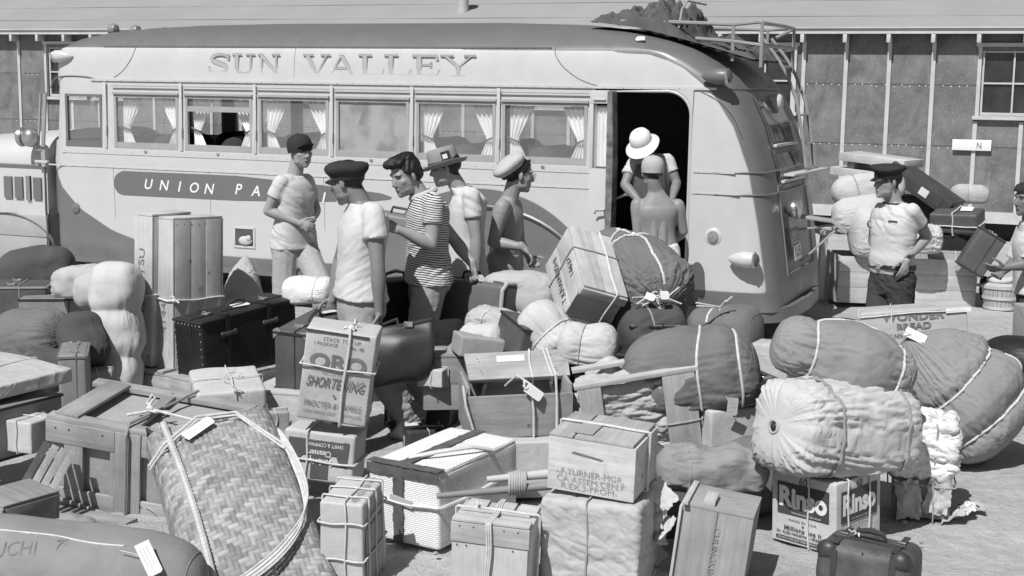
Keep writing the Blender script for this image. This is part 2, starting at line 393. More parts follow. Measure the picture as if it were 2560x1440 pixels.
# ---------------------------------------------------------------- barrack behind the bus
PSI = math.radians(22.9)
UX = V3((math.cos(PSI), -math.sin(PSI), 0)); VX = V3((math.sin(PSI), math.cos(PSI), 0))
def make_barrack():
    r = thing('barrack', 'long tar-papered wooden barrack with white battens and pale rolled roofing behind the bus', 'building', (4.513, 20.47, 0), (0, 0, -PSI))
    m, t, N, L, b = nodes('tar_paper'); c = coords(t)
    v = ramp(t, noise_(t, c, 2.2, 6, .65, .8), .11, .20, .34, .66)
    sp = t.nodes.new('ShaderNodeTexVoronoi'); sp.inputs['Scale'].default_value = 30; L.new(c, sp.inputs['Vector'])
    v = mth(t, 'ADD', v, ramp(t, sp.outputs['Distance'], .35, 0, .05, .17))
    v = mth(t, 'MULTIPLY', v, ramp(t, noise_(t, c, 90, 3, .7), .75, 1.25))
    base(t, b, v); b.inputs['Roughness'].default_value = .9
    c2 = coords(t, (1.5, 1, .55)); h = noise_(t, c2, 2.6, 2, .4, .5)
    L.new(bump(t, mth(t, 'ADD', h, mth(t, 'MULTIPLY', noise_(t, c, 60, 3), .03)), 1.0, .09), b.inputs['Normal'])
    wh = plain('weathered_white_paint', .48, .7, .12, 5, .2, 40, stain=.15)
    x0, x1, zt = -24.0, 9.0, 2.95
    wins = [(2.12, 2.97), (-1.34, -.49), (-4.9, -4.05), (-8.4, -7.55), (-13.1, -12.25), (-14.2, -13.35), (5.6, 6.45), (-18, -17.15)]
    z0, z1 = 1.74, 2.64
    xs = sorted([x0, x1]+[q for w in wins for q in w]); mb = MB()
    for a, bb in zip(xs[:-1], xs[1:]):
        hole = any(abs(a-w[0]) < 1e-6 for w in wins)
        for zz in ([(.25, z0), (z1, zt)] if hole else [(.25, zt)]):
            mb.box(((a+bb)/2, .05, sum(zz)/2), (bb-a, .1, zz[1]-zz[0]))
    mb.build('wall', m, r)
    mb = MB(); mb.box((-7.5, 5.8, 1.5), (33, .1, 2.7)); mb.build('rear_wall', m, r)
    mb = MB(); mb.box((-7.5, -.012, .33), (33, .024, .16)); mb.build('base_board', wh, r)
    mb = MB(); mb.box((-7.5, .3, .12), (33, .05, .24)); mb.build('crawl_space_shade', plain('underfloor_shade', .02), r)  # near-black strip standing for the shade under the barrack floor
    ms = plain('tar_paper_seam', .09, .9, .3, 8, .2, 60); mb = MB()
    for z in (1.31, 2.16):
        for a, bb in zip(xs[:-1], xs[1:]):
            if z == 2.16 and any(abs(a-w[0]) < 1e-6 for w in wins): continue
            mb.box(((a+bb)/2, -.0015, z), (bb-a, .003, .012))
    mb.build('lap_seam', ms, r); mb = MB(); g = np.random.RandomState(1)
    for z in (1.29, 2.14):
        for x in np.arange(-15, 3.2, .11):
            if not any(w[0]-.1 < x < w[1]+.1 for w in wins): mb.ell((x+g.normal()*.01, -.004, z+g.normal()*.008), (.009, .003, .009), n=6, k=4)
    q = mb.build('nail_heads', plain('tin_nail', .75, .5, .2, 9, 0), r); q['kind'] = 'stuff'
    k = 0; xb = -.34-.605*39
    while xb < 9:
        w = next((w for w in wins if w[0]-.06 < xb < w[1]+.06), None)
        segs = [(.41, 2.95)] if w is None else [(.41, 1.66), (2.75, 2.95)]
        for a, bb in segs:
            mb = MB(); mb.box((0, 0, (a+bb)/2), (.055, .026, bb-a))
            o = mb.build('batten', wh, r); o.location = (xb, -.0132, 0)
        mb = MB(); mb.box((0, 0, 0), (.055, .26, .12)); o = mb.build('rafter', wh, r, bevel=.004); o.location = (xb, -.09, 2.80)
        xb += .605
    for w in wins:
        wn = MB(); cx = (w[0]+w[1])/2; W = w[1]-w[0]
        for x in (w[0]-.025, w[1]+.025): wn.box((x, -.02, (z0+z1)/2), (.05, .05, z1-z0+.1))
        wn.box((cx, -.02, z1+.075), (W+.16, .05, .05)); wn.box((cx, -.03, z0-.025), (W+.16, .09, .05))
        f = wn.build('window', wh, r)
        s = MB()
        for x in (w[0]+.02, w[1]-.02, cx): s.box((x, .04, (z0+z1)/2), (.03 if x != cx else .022, .03, z1-z0))
        for z in (z0+.025, z1-.02, (z0+z1)/2): s.box((cx, .043, z), (W, .028, .045 if z in (z0+.025,) else .024))
        s.build('sash', wh, f)
        gl = MB(); gl.box((cx, .06, (z0+z1)/2), (W, .004, z1-z0)); gl.build('pane', plain('dark_window_glass', .035, .12, .5, 3, 0, spec=.6), f)
    # roof: one slope towards us, ridge, and the far slope
    mr, t, N, L, b = nodes('rolled_roofing'); c = coords(t)
    v = ramp(t, noise_(t, c, .9, 6, .6), .25, .29); v = mth(t, 'MULTIPLY', v, ramp(t, noise_(t, c, 160, 2), .93, 1.07))
    base(t, b, v); b.inputs['Roughness'].default_value = .95; L.new(bump(t, noise_(t, c, 3, 3), .12, .03), b.inputs['Normal'])
    ov, pit = .20, .36
    n = 40; X = np.linspace(x0-.3, x1+.3, n); g = np.random.RandomState(2); mb = MB()
    mb.add([(x0-.3, -ov, 2.93), (x1+.3, -ov, 2.93), (x1+.3, 3, 2.93+3.2*pit), (x0-.3, 3, 2.93+3.2*pit), (x0-.3, 6.2, 2.93), (x1+.3, 6.2, 2.93)], [(0, 1, 2, 3), (3, 2, 5, 4)])
    rf = mb.build('roof', mr, r)
    mb = MB()
    for d in (.55, 1.3, 2.05):                               # laps of the roofing run along the slope
        pts = [(x, -ov+d, 2.932+d*pit+.004*math.sin(x*1.3+d*5)) for x in X]; mb.tube(pts, .006, 4)
    mb.build('roofing_lap', plain('roofing_lap', .19, .9, .2, 3, 0), rf)
    mb = MB(); mb.box((-7.5, -ov-.012, 2.895), (33.6, .024, .07)); mb.box((-7.5, -ov-.03, 2.945), (33.6, .05, .02)); mb.build('fascia', wh, r)
    mb = MB(); mb.lathe([(.10, 0), (.10, .35), (.16, .36), (.15, .42), (.02, .46)], 20, TR(-6.15, .72, 3.22)); mb.build('vent_pipe', plain('tin', .42, .5, .15, 6, .1), rf)
make_barrack()
def make_sign():
    r = thing('direction_board', 'small white board lettered N nailed to the barrack wall under its window', 'sign', V3((4.513, 20.47, 0))+UX*2.055-VX*.05+V3((0, 0, 1.335)), (0, 0, -PSI))
    mb = MB(); mb.box((0, 0, 0), (.52, .022, .15)); mb.build('board', plain('sign_white', .7, .7, .06, 5, .1), r, bevel=.003)
    text('N', .06, .085, TR(.10, -.0125, -.005)@RX(math.pi/2), M_INK, r)
make_sign()

# ---------------------------------------------------------------- the bus (local x: front to rear along the near side, y: across, z: up)
BO = V3((-4.73213, 14.09074, 0)); BW = 2.1
M_BUSL, M_BUSD = .50, .148
def make_bus():
    r = thing('bus', 'two-tone streamlined motor coach lettered SUN VALLEY and UNION PACIFIC with its side door open', 'bus', BO, (0, 0, -PSI))
    dark = plain('bus_dark_paint', M_BUSD, .38, .06, 1.5, .03, 30, stain=.08); light = plain('bus_light_paint', M_BUSL, .38, .04, 1.5, .02, 30)
    blk = plain('bus_black', .012, .7, .2, 5, 0); chrome = M_METAL
    inset = [(.29, .03), (.45, .0), (1.3, 0), (2.087, .02), (2.30, .035), (2.42, .06), (2.47, .11), (2.52, .19), (2.57, .31), (2.61, .46), (2.645, .66), (2.67, .95), (2.675, 1.03)]
    xf = [(.29, .05), (.45, 0), (1.3, 0), (1.44, .02), (2.03, .10), (2.13, .07), (2.33, .07), (2.42, .13), (2.5, .25), (2.57, .52), (2.61, .82), (2.645, 1.3), (2.675, 2.2)]
    xr = [(.29, 7.46), (.5, 7.44), (1.0, 7.37), (1.44, 7.29), (1.8, 7.18), (2.087, 7.04), (2.2, 6.95), (2.3, 6.83), (2.42, 6.62), (2.5, 6.4), (2.57, 6.12), (2.61, 5.85), (2.645, 5.5), (2.675, 4.6)]
    def corner(z, p):                                 # rear corner, p from 0 (side) to pi/2 (rear face)
        e = ip(z, xr); n_ = ip(z, [(1.9, 2/4.5), (2.42, 2/2.2)]); ry = .42
        hi = 6.71 if z <= 2.09 else min(6.71, e-.3)
        return hi+(e-hi)*math.sin(p)**n_, ip(z, inset)+ry*(1-math.cos(p)**n_)
    zs = [.29, .34, .39, .44, .47, .5, .55, .6, .65, .7, .76, .82, .88, .94, 1.0, 1.06, 1.12, 1.18, 1.24, 1.30, 1.37, 1.441, 1.5, 1.6, 1.7, 1.8, 1.9, 1.96, 2.02, 2.087, 2.14, 2.2, 2.26, 2.32, 2.37, 2.40, 2.43, 2.46, 2.49, 2.52, 2.545, 2.57, 2.59, 2.61, 2.63, 2.645, 2.66, 2.67, 2.675]
    wins = [(.30, .75), (.895, 1.65), (1.73, 2.48), (2.555, 3.30), (3.377, 4.12), (4.19, 4.957), (5.02, 5.80)]
    door = (5.86, 6.71); keys = sorted([q for w in wins for q in w]+list(door)); st = [keys[0]]
    for q in keys[1:]:
        n = max(1, int(round((q-st[-1])/.065))); st += list(np.linspace(st[-1], q, n+1)[1:])
    st = np.array(st); nf, nr = 7, 12; zw = (1.441, 1.96)
    def outline(z, inn=0):
        i = ip(z, inset)+inn; a = ip(z, xf)+inn; e = ip(z, xr)-inn; W = BW-2*i
        rc = min(.45, W*.48); rf = min(.3, W*.45); lo = a+rf; hi = e-rc
        if z <= 2.09: lo, hi = .30, 6.71
        elif z < 2.425: lo, hi = .30, min(6.71, e-.3)
        lo = max(lo, a+.02); hi = min(hi, e-.02)
        sx = lo+(st-.30)/(6.71-.30)*(hi-lo)
        near = [(x, i) for x in sx]; C = []
        ph = np.linspace(0, math.pi/2, nr+1)[1:]
        rx = e-hi; ry = min(rc, W/2*.98)
        n_ = ip(z, [(1.9, 2/4.5), (2.42, 2/2.2)]); C = [(hi+rx*max(0, math.sin(p))**n_, i+ry*(1-max(0, math.cos(p))**n_)) for p in ph]
        rear = near+C+[(e, i+W*.5)]+[(x, i+W-(y-i)) for x, y in C[::-1]]+[(x, i+W) for x in sx[::-1]]
        pf = np.linspace(0, math.pi/2, nf+1)[1:]; fx = lo-a; fy = min(rf, W/2*.98)
        G = [(lo-fx*math.sin(p), i+fy*(1-math.cos(p))) for p in pf]
        return [(x, y, z) for x, y in rear+[(x, i+W-(y-i)) for x, y in G]+[(a, i+W*.5)]+G[::-1]]
    xd = [(.29, 7.37), (.5, 7.35), (1.0, 7.27), (1.44, 7.18), (1.79, 7.05), (2.075, 6.86), (2.296, 6.57), (2.391, 6.25), (2.414, 5.6), (2.43, 4.5)]
    sw = [(-.1, 1.5), (.116, 1.24), (.21, 1.06), (.45, .83), (.84, .63), (1.15, .545), (1.5, .47), (2.15, .455), (9, .455)]
    def paint(P):
        x, z = P[:, 0], P[:, 2]; s = np.maximum(ip(x, sw)-z, z-2.414)
        s = np.maximum(s, (x-ip(z, xd))*.8)
        a = (1-np.sqrt(((x-4.83)/1.08)**2+((z-.33)/.88)**2))*.9; s = np.maximum(s, a)
        return s
    m, t, N, L, b = nodes('two_tone_bus_paint'); at_ = t.nodes.new('ShaderNodeAttribute'); at_.attribute_name = 'paint'
    k = mth(t, 'ADD', mth(t, 'MULTIPLY', at_.outputs['Fac'], 90), .5); mr = ramp(t, k, M_BUSL, M_BUSD, 0, 1)
    c = coords(t); v = mth(t, 'MULTIPLY', mr, ramp(t, noise_(t, c, 1.4, 5, .6), .97, 1.02)); v = mth(t, 'MULTIPLY', v, ramp(t, noise_(t, c, 5, 6, .7), .97, 1.02, .35, .6))
    base(t, b, v); sp_ = N.new('ShaderNodeSeparateXYZ'); L.new(coords(t), sp_.inputs[0]); du = mth(t, 'MULTIPLY', ramp(t, sp_.outputs[2], .22, 0, .28, .7), ramp(t, noise_(t, c, 3.5, 7, .7), 0, 1, .4, .62))
    v = mth(t, 'ADD', mth(t, 'MULTIPLY', v, mth(t, 'SUBTRACT', 1, du)), mth(t, 'MULTIPLY', du, .36)); L.new(v, b.inputs['Base Color'])   # road dust on the lower panels
    L.new(ramp(t, noise_(t, c, 2.5, 5, .6), .26, .5), b.inputs['Roughness'])
    L.new(bump(t, noise_(t, c, 1.5, 2), .06, .02), b.inputs['Normal'])
    def shell(inn, name, mat):
        rings = [outline(z-(inn if z > 2.5 else 0), inn) for z in zs]; R = np.array(rings); n = R.shape[1]; f = []; ns = len(st)
        far0 = ns+2*nr+1
        for i in range(len(zs)-1):
            zm = (zs[i]+zs[i+1])/2
            for j in range(n):
                j2 = (j+1) % n; skip = False
                if j < ns-1: xm = (st[j]+st[j+1])/2; near = True
                elif far0 <= j < far0+ns-1: q = j-far0; xm = (st[ns-1-q]+st[ns-2-q])/2; near = False
                else: xm = None
                if xm is not None:
                    if zw[0] < zm < zw[1] and any(w[0] < xm < w[1] for w in wins): skip = True
                    if not near and 5.0 < xm: skip = False
                    if near and door[0] < xm < door[1] and .5 < zm < 2.087: skip = True
                elif zw[0]+.05 < zm < zw[1] and far0+ns <= j < n-2 and name: skip = (far0+ns+1 <= j)   # windscreen
                if not skip: f.append((i*n+j, i*n+j2, (i+1)*n+j2, (i+1)*n+j))
        f.append(tuple((len(zs)-1)*n+j for j in range(n)))
        o = MB().add(R.reshape(-1, 3), f); me = o.mesh(name); P = getv(me); setattr_(me, 'paint', paint(P)); return link(name, me, mat, r, None, True, 50)
    shell(0, 'body', m); shell(.035, 'interior_lining', plain('interior_lining', .10, .8, .2, 3, 0))  # lining coloured dark to stand for the shade inside the bus
    S = lambda z: ip(z, inset)                       # near-side surface y at height z
    mb = MB(); mb.box((3.6, BW/2, .40), (7.0, BW-.2, .05)); mb.build('floor', blk, r)
    # wheels and chassis
    mb = MB(); mb.box((3.7, BW/2, .33), (7.2, .9, .12)); mb.build('chassis', blk, r)
    for x in (.15, 4.85):
        for y in (.14, BW-.14):
            mw = MB(); Mx = TR(x, y, .40)@RX(math.pi/2)
            mw.lathe([(.22, -.10), (.36, -.10), (.40, -.06), (.40, .06), (.36, .10), (.22, .10)], 32, Mx); w_ = mw.build('wheel', plain('tyre', .02, .85, .3, 12, .2), r, True)
            mw = MB(); mw.lathe([(.02, -.08), (.225, -.08), (.225, .08), (.02, .05)], 24, Mx); mw.build('rim', dark, w_, True)
    # trims with rivets along the side
    def trim(name, z, xa, xb, w=.018, mat=light, riv=True, step=.16, th=.006):
        q = MB(); n = max(2, int((xb-xa)/.15)); q.box(((xa+xb)/2, S(z)-th/2, z), (xb-xa, th, w))
        if riv:
            for x in np.arange(xa+.05, xb, step): q.ell((x, S(z)-th-.001, z), (.007, .004, .007), n=6, k=4)
        q.build(name, mat, r)
    trim('drip_rail', 2.10, .62, 6.9, .02, riv=True, th=.014); trim('roof_moulding', 2.424, .75, 5.45, .016, dark)
    trim('window_sill_trim', 1.405, .25, 5.83, .05); trim('belt_trim', 1.255, .02, 5.84, .014)
    trim('belt_trim', 1.255, 6.73, 7.12, .014); trim('belt_trim', 1.43, 6.73, 7.08, .02); trim('skirt_trim', .315, .3, 7.2, .05, dark)
    seam = plain('panel_gap', .20, .8, .1, 4, 0)
    def line(pts, rr=.004, mat=seam, name='panel_seam'):
        if len(pts) > 3:
            tt = np.linspace(0, len(pts)-1, 40); Q = np.stack([np.interp(tt, range(len(pts)), [p_[c_] for p_ in pts]) for c_ in (0, 1)], 1); pts = np.stack([np.convolve(np.pad(Q[:, c_], 4, 'edge'), np.ones(9)/9, 'valid') for c_ in (0, 1)], 1)
        q = MB(); q.tube([(x, S(z)-.001, z) for x, z in pts], rr, 5); return q.build(name, mat, r, True)
    line([(.12, 2.0), (.14, 2.08), (.2, 2.125), (.4, 2.135), (.6, 2.125), (.68, 2.10)], .008, dark, 'drip_moulding')
    for x in (.875, 2.0, 3.25, 4.15): line([(x, 1.24), (x+.01, .8), (x, .33)], .0022)
    line([(1.19, 2.6), (1.16, 2.5), (1.14, 2.42), (1.10, 2.3), (1.0, 2.18), (.88, 2.115)]); line([(5.52, 2.6), (5.49, 2.5), (5.47, 2.42), (5.5, 2.33), (5.6, 2.23), (5.75, 2.14), (5.9, 2.11)])
    line([(3.0, 2.58), (2.94, 2.5), (2.93, 2.42), (2.93, 2.12)], .002); line([(.02, 1.25), (.015, .8), (.03, .33)], .005)
    line([(6.75, 2.085), (6.95, 2.0), (7.05, 1.9), (7.12, 1.75)], .003)
    # wheel arch: pressed ridge round the rear wheel
    q = MB(); q.tube([(4.85+1.0*math.cos(a), -.012, .36+.70*math.sin(a)) for a in np.linspace(.02, math.pi-.02, 30)], .017, 6); q.build('arch_moulding', dark, r, True)
    # oval panel UNION PACIFIC
    q = MB(); pts = []
    for s_ in np.linspace(0, 1, 40): pts.append((.95+s_*3.03, 1.205-.06*s_+.0))
    up = [(.878+.10*(1-math.cos(a)), 1.10+.11*math.sin(a)) for a in np.linspace(-math.pi/2, math.pi/2, 12)]
    out = [(.99, .985)]+up[1:-1]+[(.99, 1.222), (2.3, 1.225), (3.3, 1.17), (3.85, 1.125), (3.955, 1.095), (3.94, 1.075), (3.8, 1.055), (3.2, 1.02), (2.3, .99)]
    q.prism([(x, -z) for x, z in out], TR(0, -.003, 0)@RX(-math.pi/2), .0035); q.build('name_panel', dark, r)
    for i, ch in enumerate('UNION'): text(ch, None, .10, TR([1.30, 1.48, 1.66, 1.83, 2.0][i], -.0045, 1.105-.004*i)@RX(math.pi/2), M_WHITEINK, r, shear=.25, bold=.012)
    for i, ch in enumerate('PACIFIC'): text(ch, None, .10, TR(2.33+.185*i, -.0045, 1.10-.008*i)@RX(math.pi/2), M_WHITEINK, r, shear=.25, bold=.012)
    # SUN VALLEY in outlined roman capitals
    G = {'U': [((.18, 1), (.18, .35), .2), ((.82, 1), (.82, .35), .09), ((.0, .97), (.4, .97), .06), ((.62, .97), (1, .97), .06), 'u'],
         'N': [((.16, 0), (.16, 1), .09), ((.84, 0), (.84, 1), .09), ((.14, .97), (.84, .05), .2), ((0, .03), (.34, .03), .06), ((.66, .97), (1, .97), .06), ((.0, .97), (.2, .97), .06)],
         'V': [((.14, .97), (.5, .03), .2), ((.86, .97), (.52, .03), .09), ((0, .97), (.36, .97), .06), ((.66, .97), (1, .97), .06)],
         'A': [((.47, .97), (.12, .03), .09), ((.48, .97), (.86, .03), .2), ((0, .03), (.28, .03), .06), ((.64, .03), (1, .03), .06), ((.26, .33), (.68, .33), .08)],
         'L': [((.24, 0), (.24, 1), .22), ((0, .97), (.5, .97), .06), ((0, .04), (.95, .04), .08), ((.93, .04), (.98, .28), .09)],
         'E': [((.24, 0), (.24, 1), .22), ((0, .96), (.9, .96), .08), ((0, .04), (.92, .04), .08), ((.3, .52), (.68, .52), .07), ((.9, .04), (.98, .28), .09), ((.87, .96), (.92, .76), .09), ((.68, .40), (.68, .64), .07)],
         'Y': [((.14, .97), (.5, .45), .2), ((.88, .97), (.53, .45), .09), ((.51, .5), (.51, 0), .2), ((0, .97), (.36, .97), .06), ((.68, .97), (1, .97), .06), ((.3, .03), (.72, .03), .06)]}
    fillm = plain('sign_grey', .40, .5, .05, 8, 0); edge = plain('sign_edge', .26, .5, .05, 8, 0)
    def glyph(ch, x, w, z0=2.173, h=.183):
        y = S(2.26)
        for layer, (gr, mt) in enumerate(((.010, edge), (-.002, fillm))):
            q = MB(); kk = [0]
            def stroke(a, b_, wd):
                a, b_ = V3((x+a[0]*w, z0+a[1]*h)), V3((x+b_[0]*w, z0+b_[1]*h)); d = nrm(b_-a); pn = V3((-d[1], d[0]))
                if abs(d[1]) > .4: pn = V3((1.0, 0)) if abs(d[0]) > .1 else pn
                a = a-d*gr*.5; b_ = b_+d*gr*.5
                hw = wd*.19/2+gr*.5; yy = y-.002-layer*.003-kk[0]*.0002; kk[0] += 1
                P = [a-pn*hw, b_-pn*hw, b_+pn*hw, a+pn*hw]; q.add([(p[0], yy, p[1]) for p in P], [(0, 1, 2, 3)])
            def curve(P, W_):
                P = np.array([(x+a*w, z0+b_*h) for a, b_ in P]); T = np.gradient(P, axis=0); T /= np.linalg.norm(T, axis=1)[:, None]; Nn = np.stack([-T[:, 1], T[:, 0]], 1)
                hw = np.array(W_)[:, None]*.19/2+gr*.5; yy = y-.002-layer*.003-kk[0]*.0002; kk[0] += 1
                A, B_ = P-Nn*hw, P+Nn*hw; n = len(P)
                q.add([(p[0], yy, p[1]) for p in np.concatenate([A, B_])], [(i, i+1, n+i+1, n+i) for i in range(n-1)])
            if ch == 'S':
                Pn = [(.93, .72), (.90, .86), (.74, .96), (.5, .98), (.26, .92), (.14, .76), (.22, .62), (.45, .54), (.68, .46), (.84, .34), (.84, .18), (.68, .05), (.44, .02), (.2, .08), (.08, .2), (.05, .32)]
                tt = np.linspace(0, len(Pn)-1, 60); Pc = np.stack([np.interp(tt, range(len(Pn)), [p[k_] for p in Pn]) for k_ in (0, 1)], 1)
                Pc = np.stack([np.convolve(np.pad(Pc[:, k_], 3, 'edge'), np.ones(7)/7, 'valid') for k_ in (0, 1)], 1)
                u_ = np.linspace(0, 1, 60); curve(Pc, .08+.14*np.exp(-((u_-.5)/.22)**2)); stroke((.93, .98), (.93, .68), .07); stroke((.05, .02), (.05, .34), .07)
            for s_ in G.get(ch, []):
                if s_ == 'u': curve([(.18, .38)]+[(.5-.32*math.cos(a), .33-.31*math.sin(a)) for a in np.linspace(0, math.pi, 24)]+[(.82, .38)], np.interp(np.linspace(0, 1, 26), [0, 1], [.2, .09]))
                else: stroke(*s_)
            q.build('lettering', mt, r)
    for ch, xa, xb in (('S', 1.99, 2.235), ('U', 2.265, 2.505), ('N', 2.545, 2.775), ('V', 3.03, 3.31), ('A', 3.29, 3.575), ('L', 3.605, 3.86), ('L', 3.865, 4.13), ('E', 4.145, 4.41), ('Y', 4.42, 4.755)): glyph(ch, xa, xb-xa)
    # side windows
    glass, t, N, L, b = nodes('window_glass'); out = t.nodes['Material Output']
    tr = N.new('ShaderNodeBsdfTransparent'); gl = N.new('ShaderNodeBsdfGlossy'); gl.inputs['Roughness'].default_value = .02; fr = N.new('ShaderNodeFresnel'); fr.inputs[0].default_value = 1.5
    df = N.new('ShaderNodeBsdfDiffuse'); df.inputs[0].default_value = (.7, .7, .7, 1); mx = N.new('ShaderNodeMixShader'); m2 = N.new('ShaderNodeMixShader'); m2.inputs[0].default_value = .085  # diffuse share paints a grey haze for the sky reflected in the panes
    L.new(tr.outputs[0], m2.inputs[1]); L.new(df.outputs[0], m2.inputs[2]); mx.inputs[0].default_value = .07; L.new(m2.outputs[0], mx.inputs[1]); L.new(gl.outputs[0], mx.inputs[2]); L.new(mx.outputs[0], out.inputs[0])
    dusty = glass.copy(); dusty.name = 'dusty_glass'; T = dusty.node_tree; mxd = [n for n in T.nodes if n.type == 'MIX_SHADER' and n.inputs[0].default_value > .08][0]
    cc = T.nodes.new('ShaderNodeTexCoord'); nn = T.nodes.new('ShaderNodeTexNoise'); nn.inputs['Scale'].default_value = 3.5; nn.inputs['Detail'].default_value = 6; T.links.new(cc.outputs['Object'], nn.inputs[0])
    mp = T.nodes.new('ShaderNodeMapRange'); mp.inputs[1].default_value = .4; mp.inputs[2].default_value = .55; mp.inputs[3].default_value = .35; mp.inputs[4].default_value = .75; T.links.new(nn.outputs[0], mp.inputs[0]); T.links.new(mp.outputs[0], mxd.inputs[0])
    dd = [n for n in T.nodes if n.type == 'BSDF_DIFFUSE'][0]; dd.inputs[0].default_value = (.42, .42, .42, 1)
    curt = cloth('curtain_cloth', .88, .15, 8); sashm = plain('sash_grey', .33, .5, .1, 5, .05); tie = plain('tie_band', .12)
    for side in (0, 1):
        Y = (lambda y: y) if side == 0 else (lambda y: BW-y)
        for wi, (a, e) in enumerate(wins):
            if side and wi == 6: continue
            cx, W = (a+e)/2, e-a; y0 = .022
            fmb = MB(); z0, z1 = zw
            for x in (a+.014, e-.014): fmb.box((x, Y(y0), (z0+z1)/2), (.028, .03, z1-z0))
            fmb.box((cx, Y(y0+.001), z0+.03), (W, .028, .06)); fmb.box((cx, Y(y0+.001), z1-.012), (W, .028, .024))
            if side == 0 and wi: fmb.box((cx, Y(-.004), 2.045), (W+.03, .012, .006), m=1); fmb.box((cx, Y(.002), 1.975), (W+.02, .02, .02)); fmb.box((cx, -.006, 1.423), (.03, .02, .014), m=2)
            if wi == 2: fmb.box((cx, Y(y0+.002), 1.84), (W, .03, .05))
            fo = fmb.build('window', [sashm if wi != 0 else dark, seam, chrome], r)
            gm = MB(); gm.box((cx, Y(.03), (z0+z1)/2+(.21 if wi == 2 else 0)), (W-.05, .003, (z1-z0)*(.2 if wi == 2 else .95)))
            gm.build('glass', dusty if wi == 4 and side == 0 else glass, fo)
            if wi and side == 0:
                for sgn in (-1, 1):
                    R = []; xe = a+.045 if sgn < 0 else e-.03; n = 34
                    for tt in np.linspace(0, 1, 16):
                        z = z1-.03-tt*(z1-z0-.07); wd = ip(tt, [(0, .225), (.35, .16), (.64, .085), (.72, .09), (1, .15)])
                        uu = np.linspace(0, 1, n); x = xe-sgn*uu*wd; yy = .085+.012*np.sin(uu*27+wi)*(.5+wd*3); R.append(np.stack([x, yy, np.full(n, z)], 1))
                    cm = MB(); cm.loft(R, caps=False, closed=False); zt = z1-.03-.67*(z1-z0-.07)
                    cm.tube([(xe+sgn*.01, .062, zt+.03), (xe-sgn*.04, .055, zt+.012), (xe-sgn*.095, .075, zt-.012)], .010, 6, m=1)
                    cm.build('curtain', [curt, tie], fo, True, ang=180)
    for x in (.80, 1.69, 2.52, 3.34, 4.155, 4.99): 
        q = MB(); q.box((x, -.003, 1.76), (.03, .012, .64)); q.box((x+.012, -.014, 1.62), (.012, .016, .09)); q.build('window_pillar', light, r, bevel=.003)
    seatm = plain('seat_cloth', .03, .9, .3, 6, .2)
    for x in (1.35, 2.15, 2.95, 3.75, 4.55, 5.3):
        for y in (.5, 1.55):
            q = MB(); q.cap((x, y-.3, 1.45), (x, y+.3, 1.45), .13, .13); q.box((x+.02, y, 1.1), (.14, .8, .75)); q.box((x-.22, y, .8), (.5, .8, .16)); q.build('seat', seatm, r, bevel=.03)
    q = MB(); q.tube([(1.0+.2*math.cos(a)*.6-.2, .5+.2*math.sin(a), 1.42+.2*math.cos(a)*.8) for a in np.linspace(0, 6.28, 25)[:-1]], .013, 6, True); q.tube([(.82, .5, 1.42), (.45, .5, .9)], .02, 6); q.box((.45, 1.05, 1.28), (.3, 1.5, .3)); q.build('steering_wheel', blk, r, True)
    # doorway, folded-back door leaf
    q = MB(); n = 14; cxr, czr, rr = 6.71-.2, 2.087-.2, .2
    arc = [(cxr+rr*math.sin(a), czr+rr*math.cos(a)) for a in np.linspace(0, math.pi/2, n)]
    q.prism([(x, -z) for x, z in [(6.715, 2.09)]+arc[::-1]], TR(0, -.001, 0)@RX(-math.pi/2), .03); q.build('door_corner', light, r)
    fr_ = [(5.87, .5), (5.87, 2.075)]+arc+[(6.705, .5)]
    q = MB(); q.tube([(x-.012 if x > 6.3 else x, .012, z-.012) for x, z in fr_], .014, 6); q.build('door_frame', light, r, True)
    q = MB(); q.box((6.3, .2, .44), (.84, .4, .06)); q.box((6.3, .12, .30), (.84, .25, .05)); q.build('entrance_step', blk, r)
    dl = MB(); dl.box((5.925, -.022, 1.0), (.17, .035, .85)); dl.box((5.925, -.022, 2.02), (.17, .035, .11)); dl.box((5.855, -.022, 1.69), (.03, .035, .55)); dl.box((6.0, -.022, 1.69), (.02, .035, .55))
    dl.box((5.925, -.045, 2.0), (.11, .02, .015)); d_ = dl.build('door', light, r, bevel=.006)
    e_ = MB(); zz = np.linspace(.62, 2.07, 20); prof = [(.03, 0), (.03, 1)]
    e_.loft([[(6.012, -.10+.0*z, z), (6.05+.02*math.sin((z-.6)*2.1), -.10, z), (6.06+.02*math.sin((z-.6)*2.1), .0, z), (6.012, 0, z)] for z in zz]); 
    e_.build('door_edge', plain('worn_door_edge', .16, .6, .5, 14, .3, 40, stain=.5), d_)
    h_ = MB(); h_.tube([(5.985, -.04, 1.085), (5.985, -.085, 1.08), (5.93, -.09, 1.075), (5.915, -.085, 1.05)], .009, 7); h_.build('handle', chrome, d_, True)
    gq = MB(); gq.box((5.925, -.02, 1.69), (.13, .004, .52)); gq.build('glass', glass, d_)
    cm = MB(); cm.loft([[(5.875+.11*u_, .02+.01*math.sin(u_*20), z) for u_ in np.linspace(0, 1, 16)] for z in np.linspace(1.44, 1.93, 8)], caps=False, closed=False); cm.build('curtain', curt, d_, True, ang=180)
    q = MB(); q.tube([(5.98, .10, .75), (6.0, .10, 1.15), (6.1, .14, 1.2), (6.25, .3, 1.2)], .013, 7); q.build('grab_rail', chrome, r, True)
    # fuel hatch
    hq = MB()
    for c_, s_ in (((2.385, -.004, .735), (.24, .012, .02)), ((2.385, -.004, .555), (.24, .012, .02)), ((2.275, -.004, .645), (.02, .012, .16)), ((2.495, -.004, .645), (.02, .012, .16))): hq.box(c_, s_)
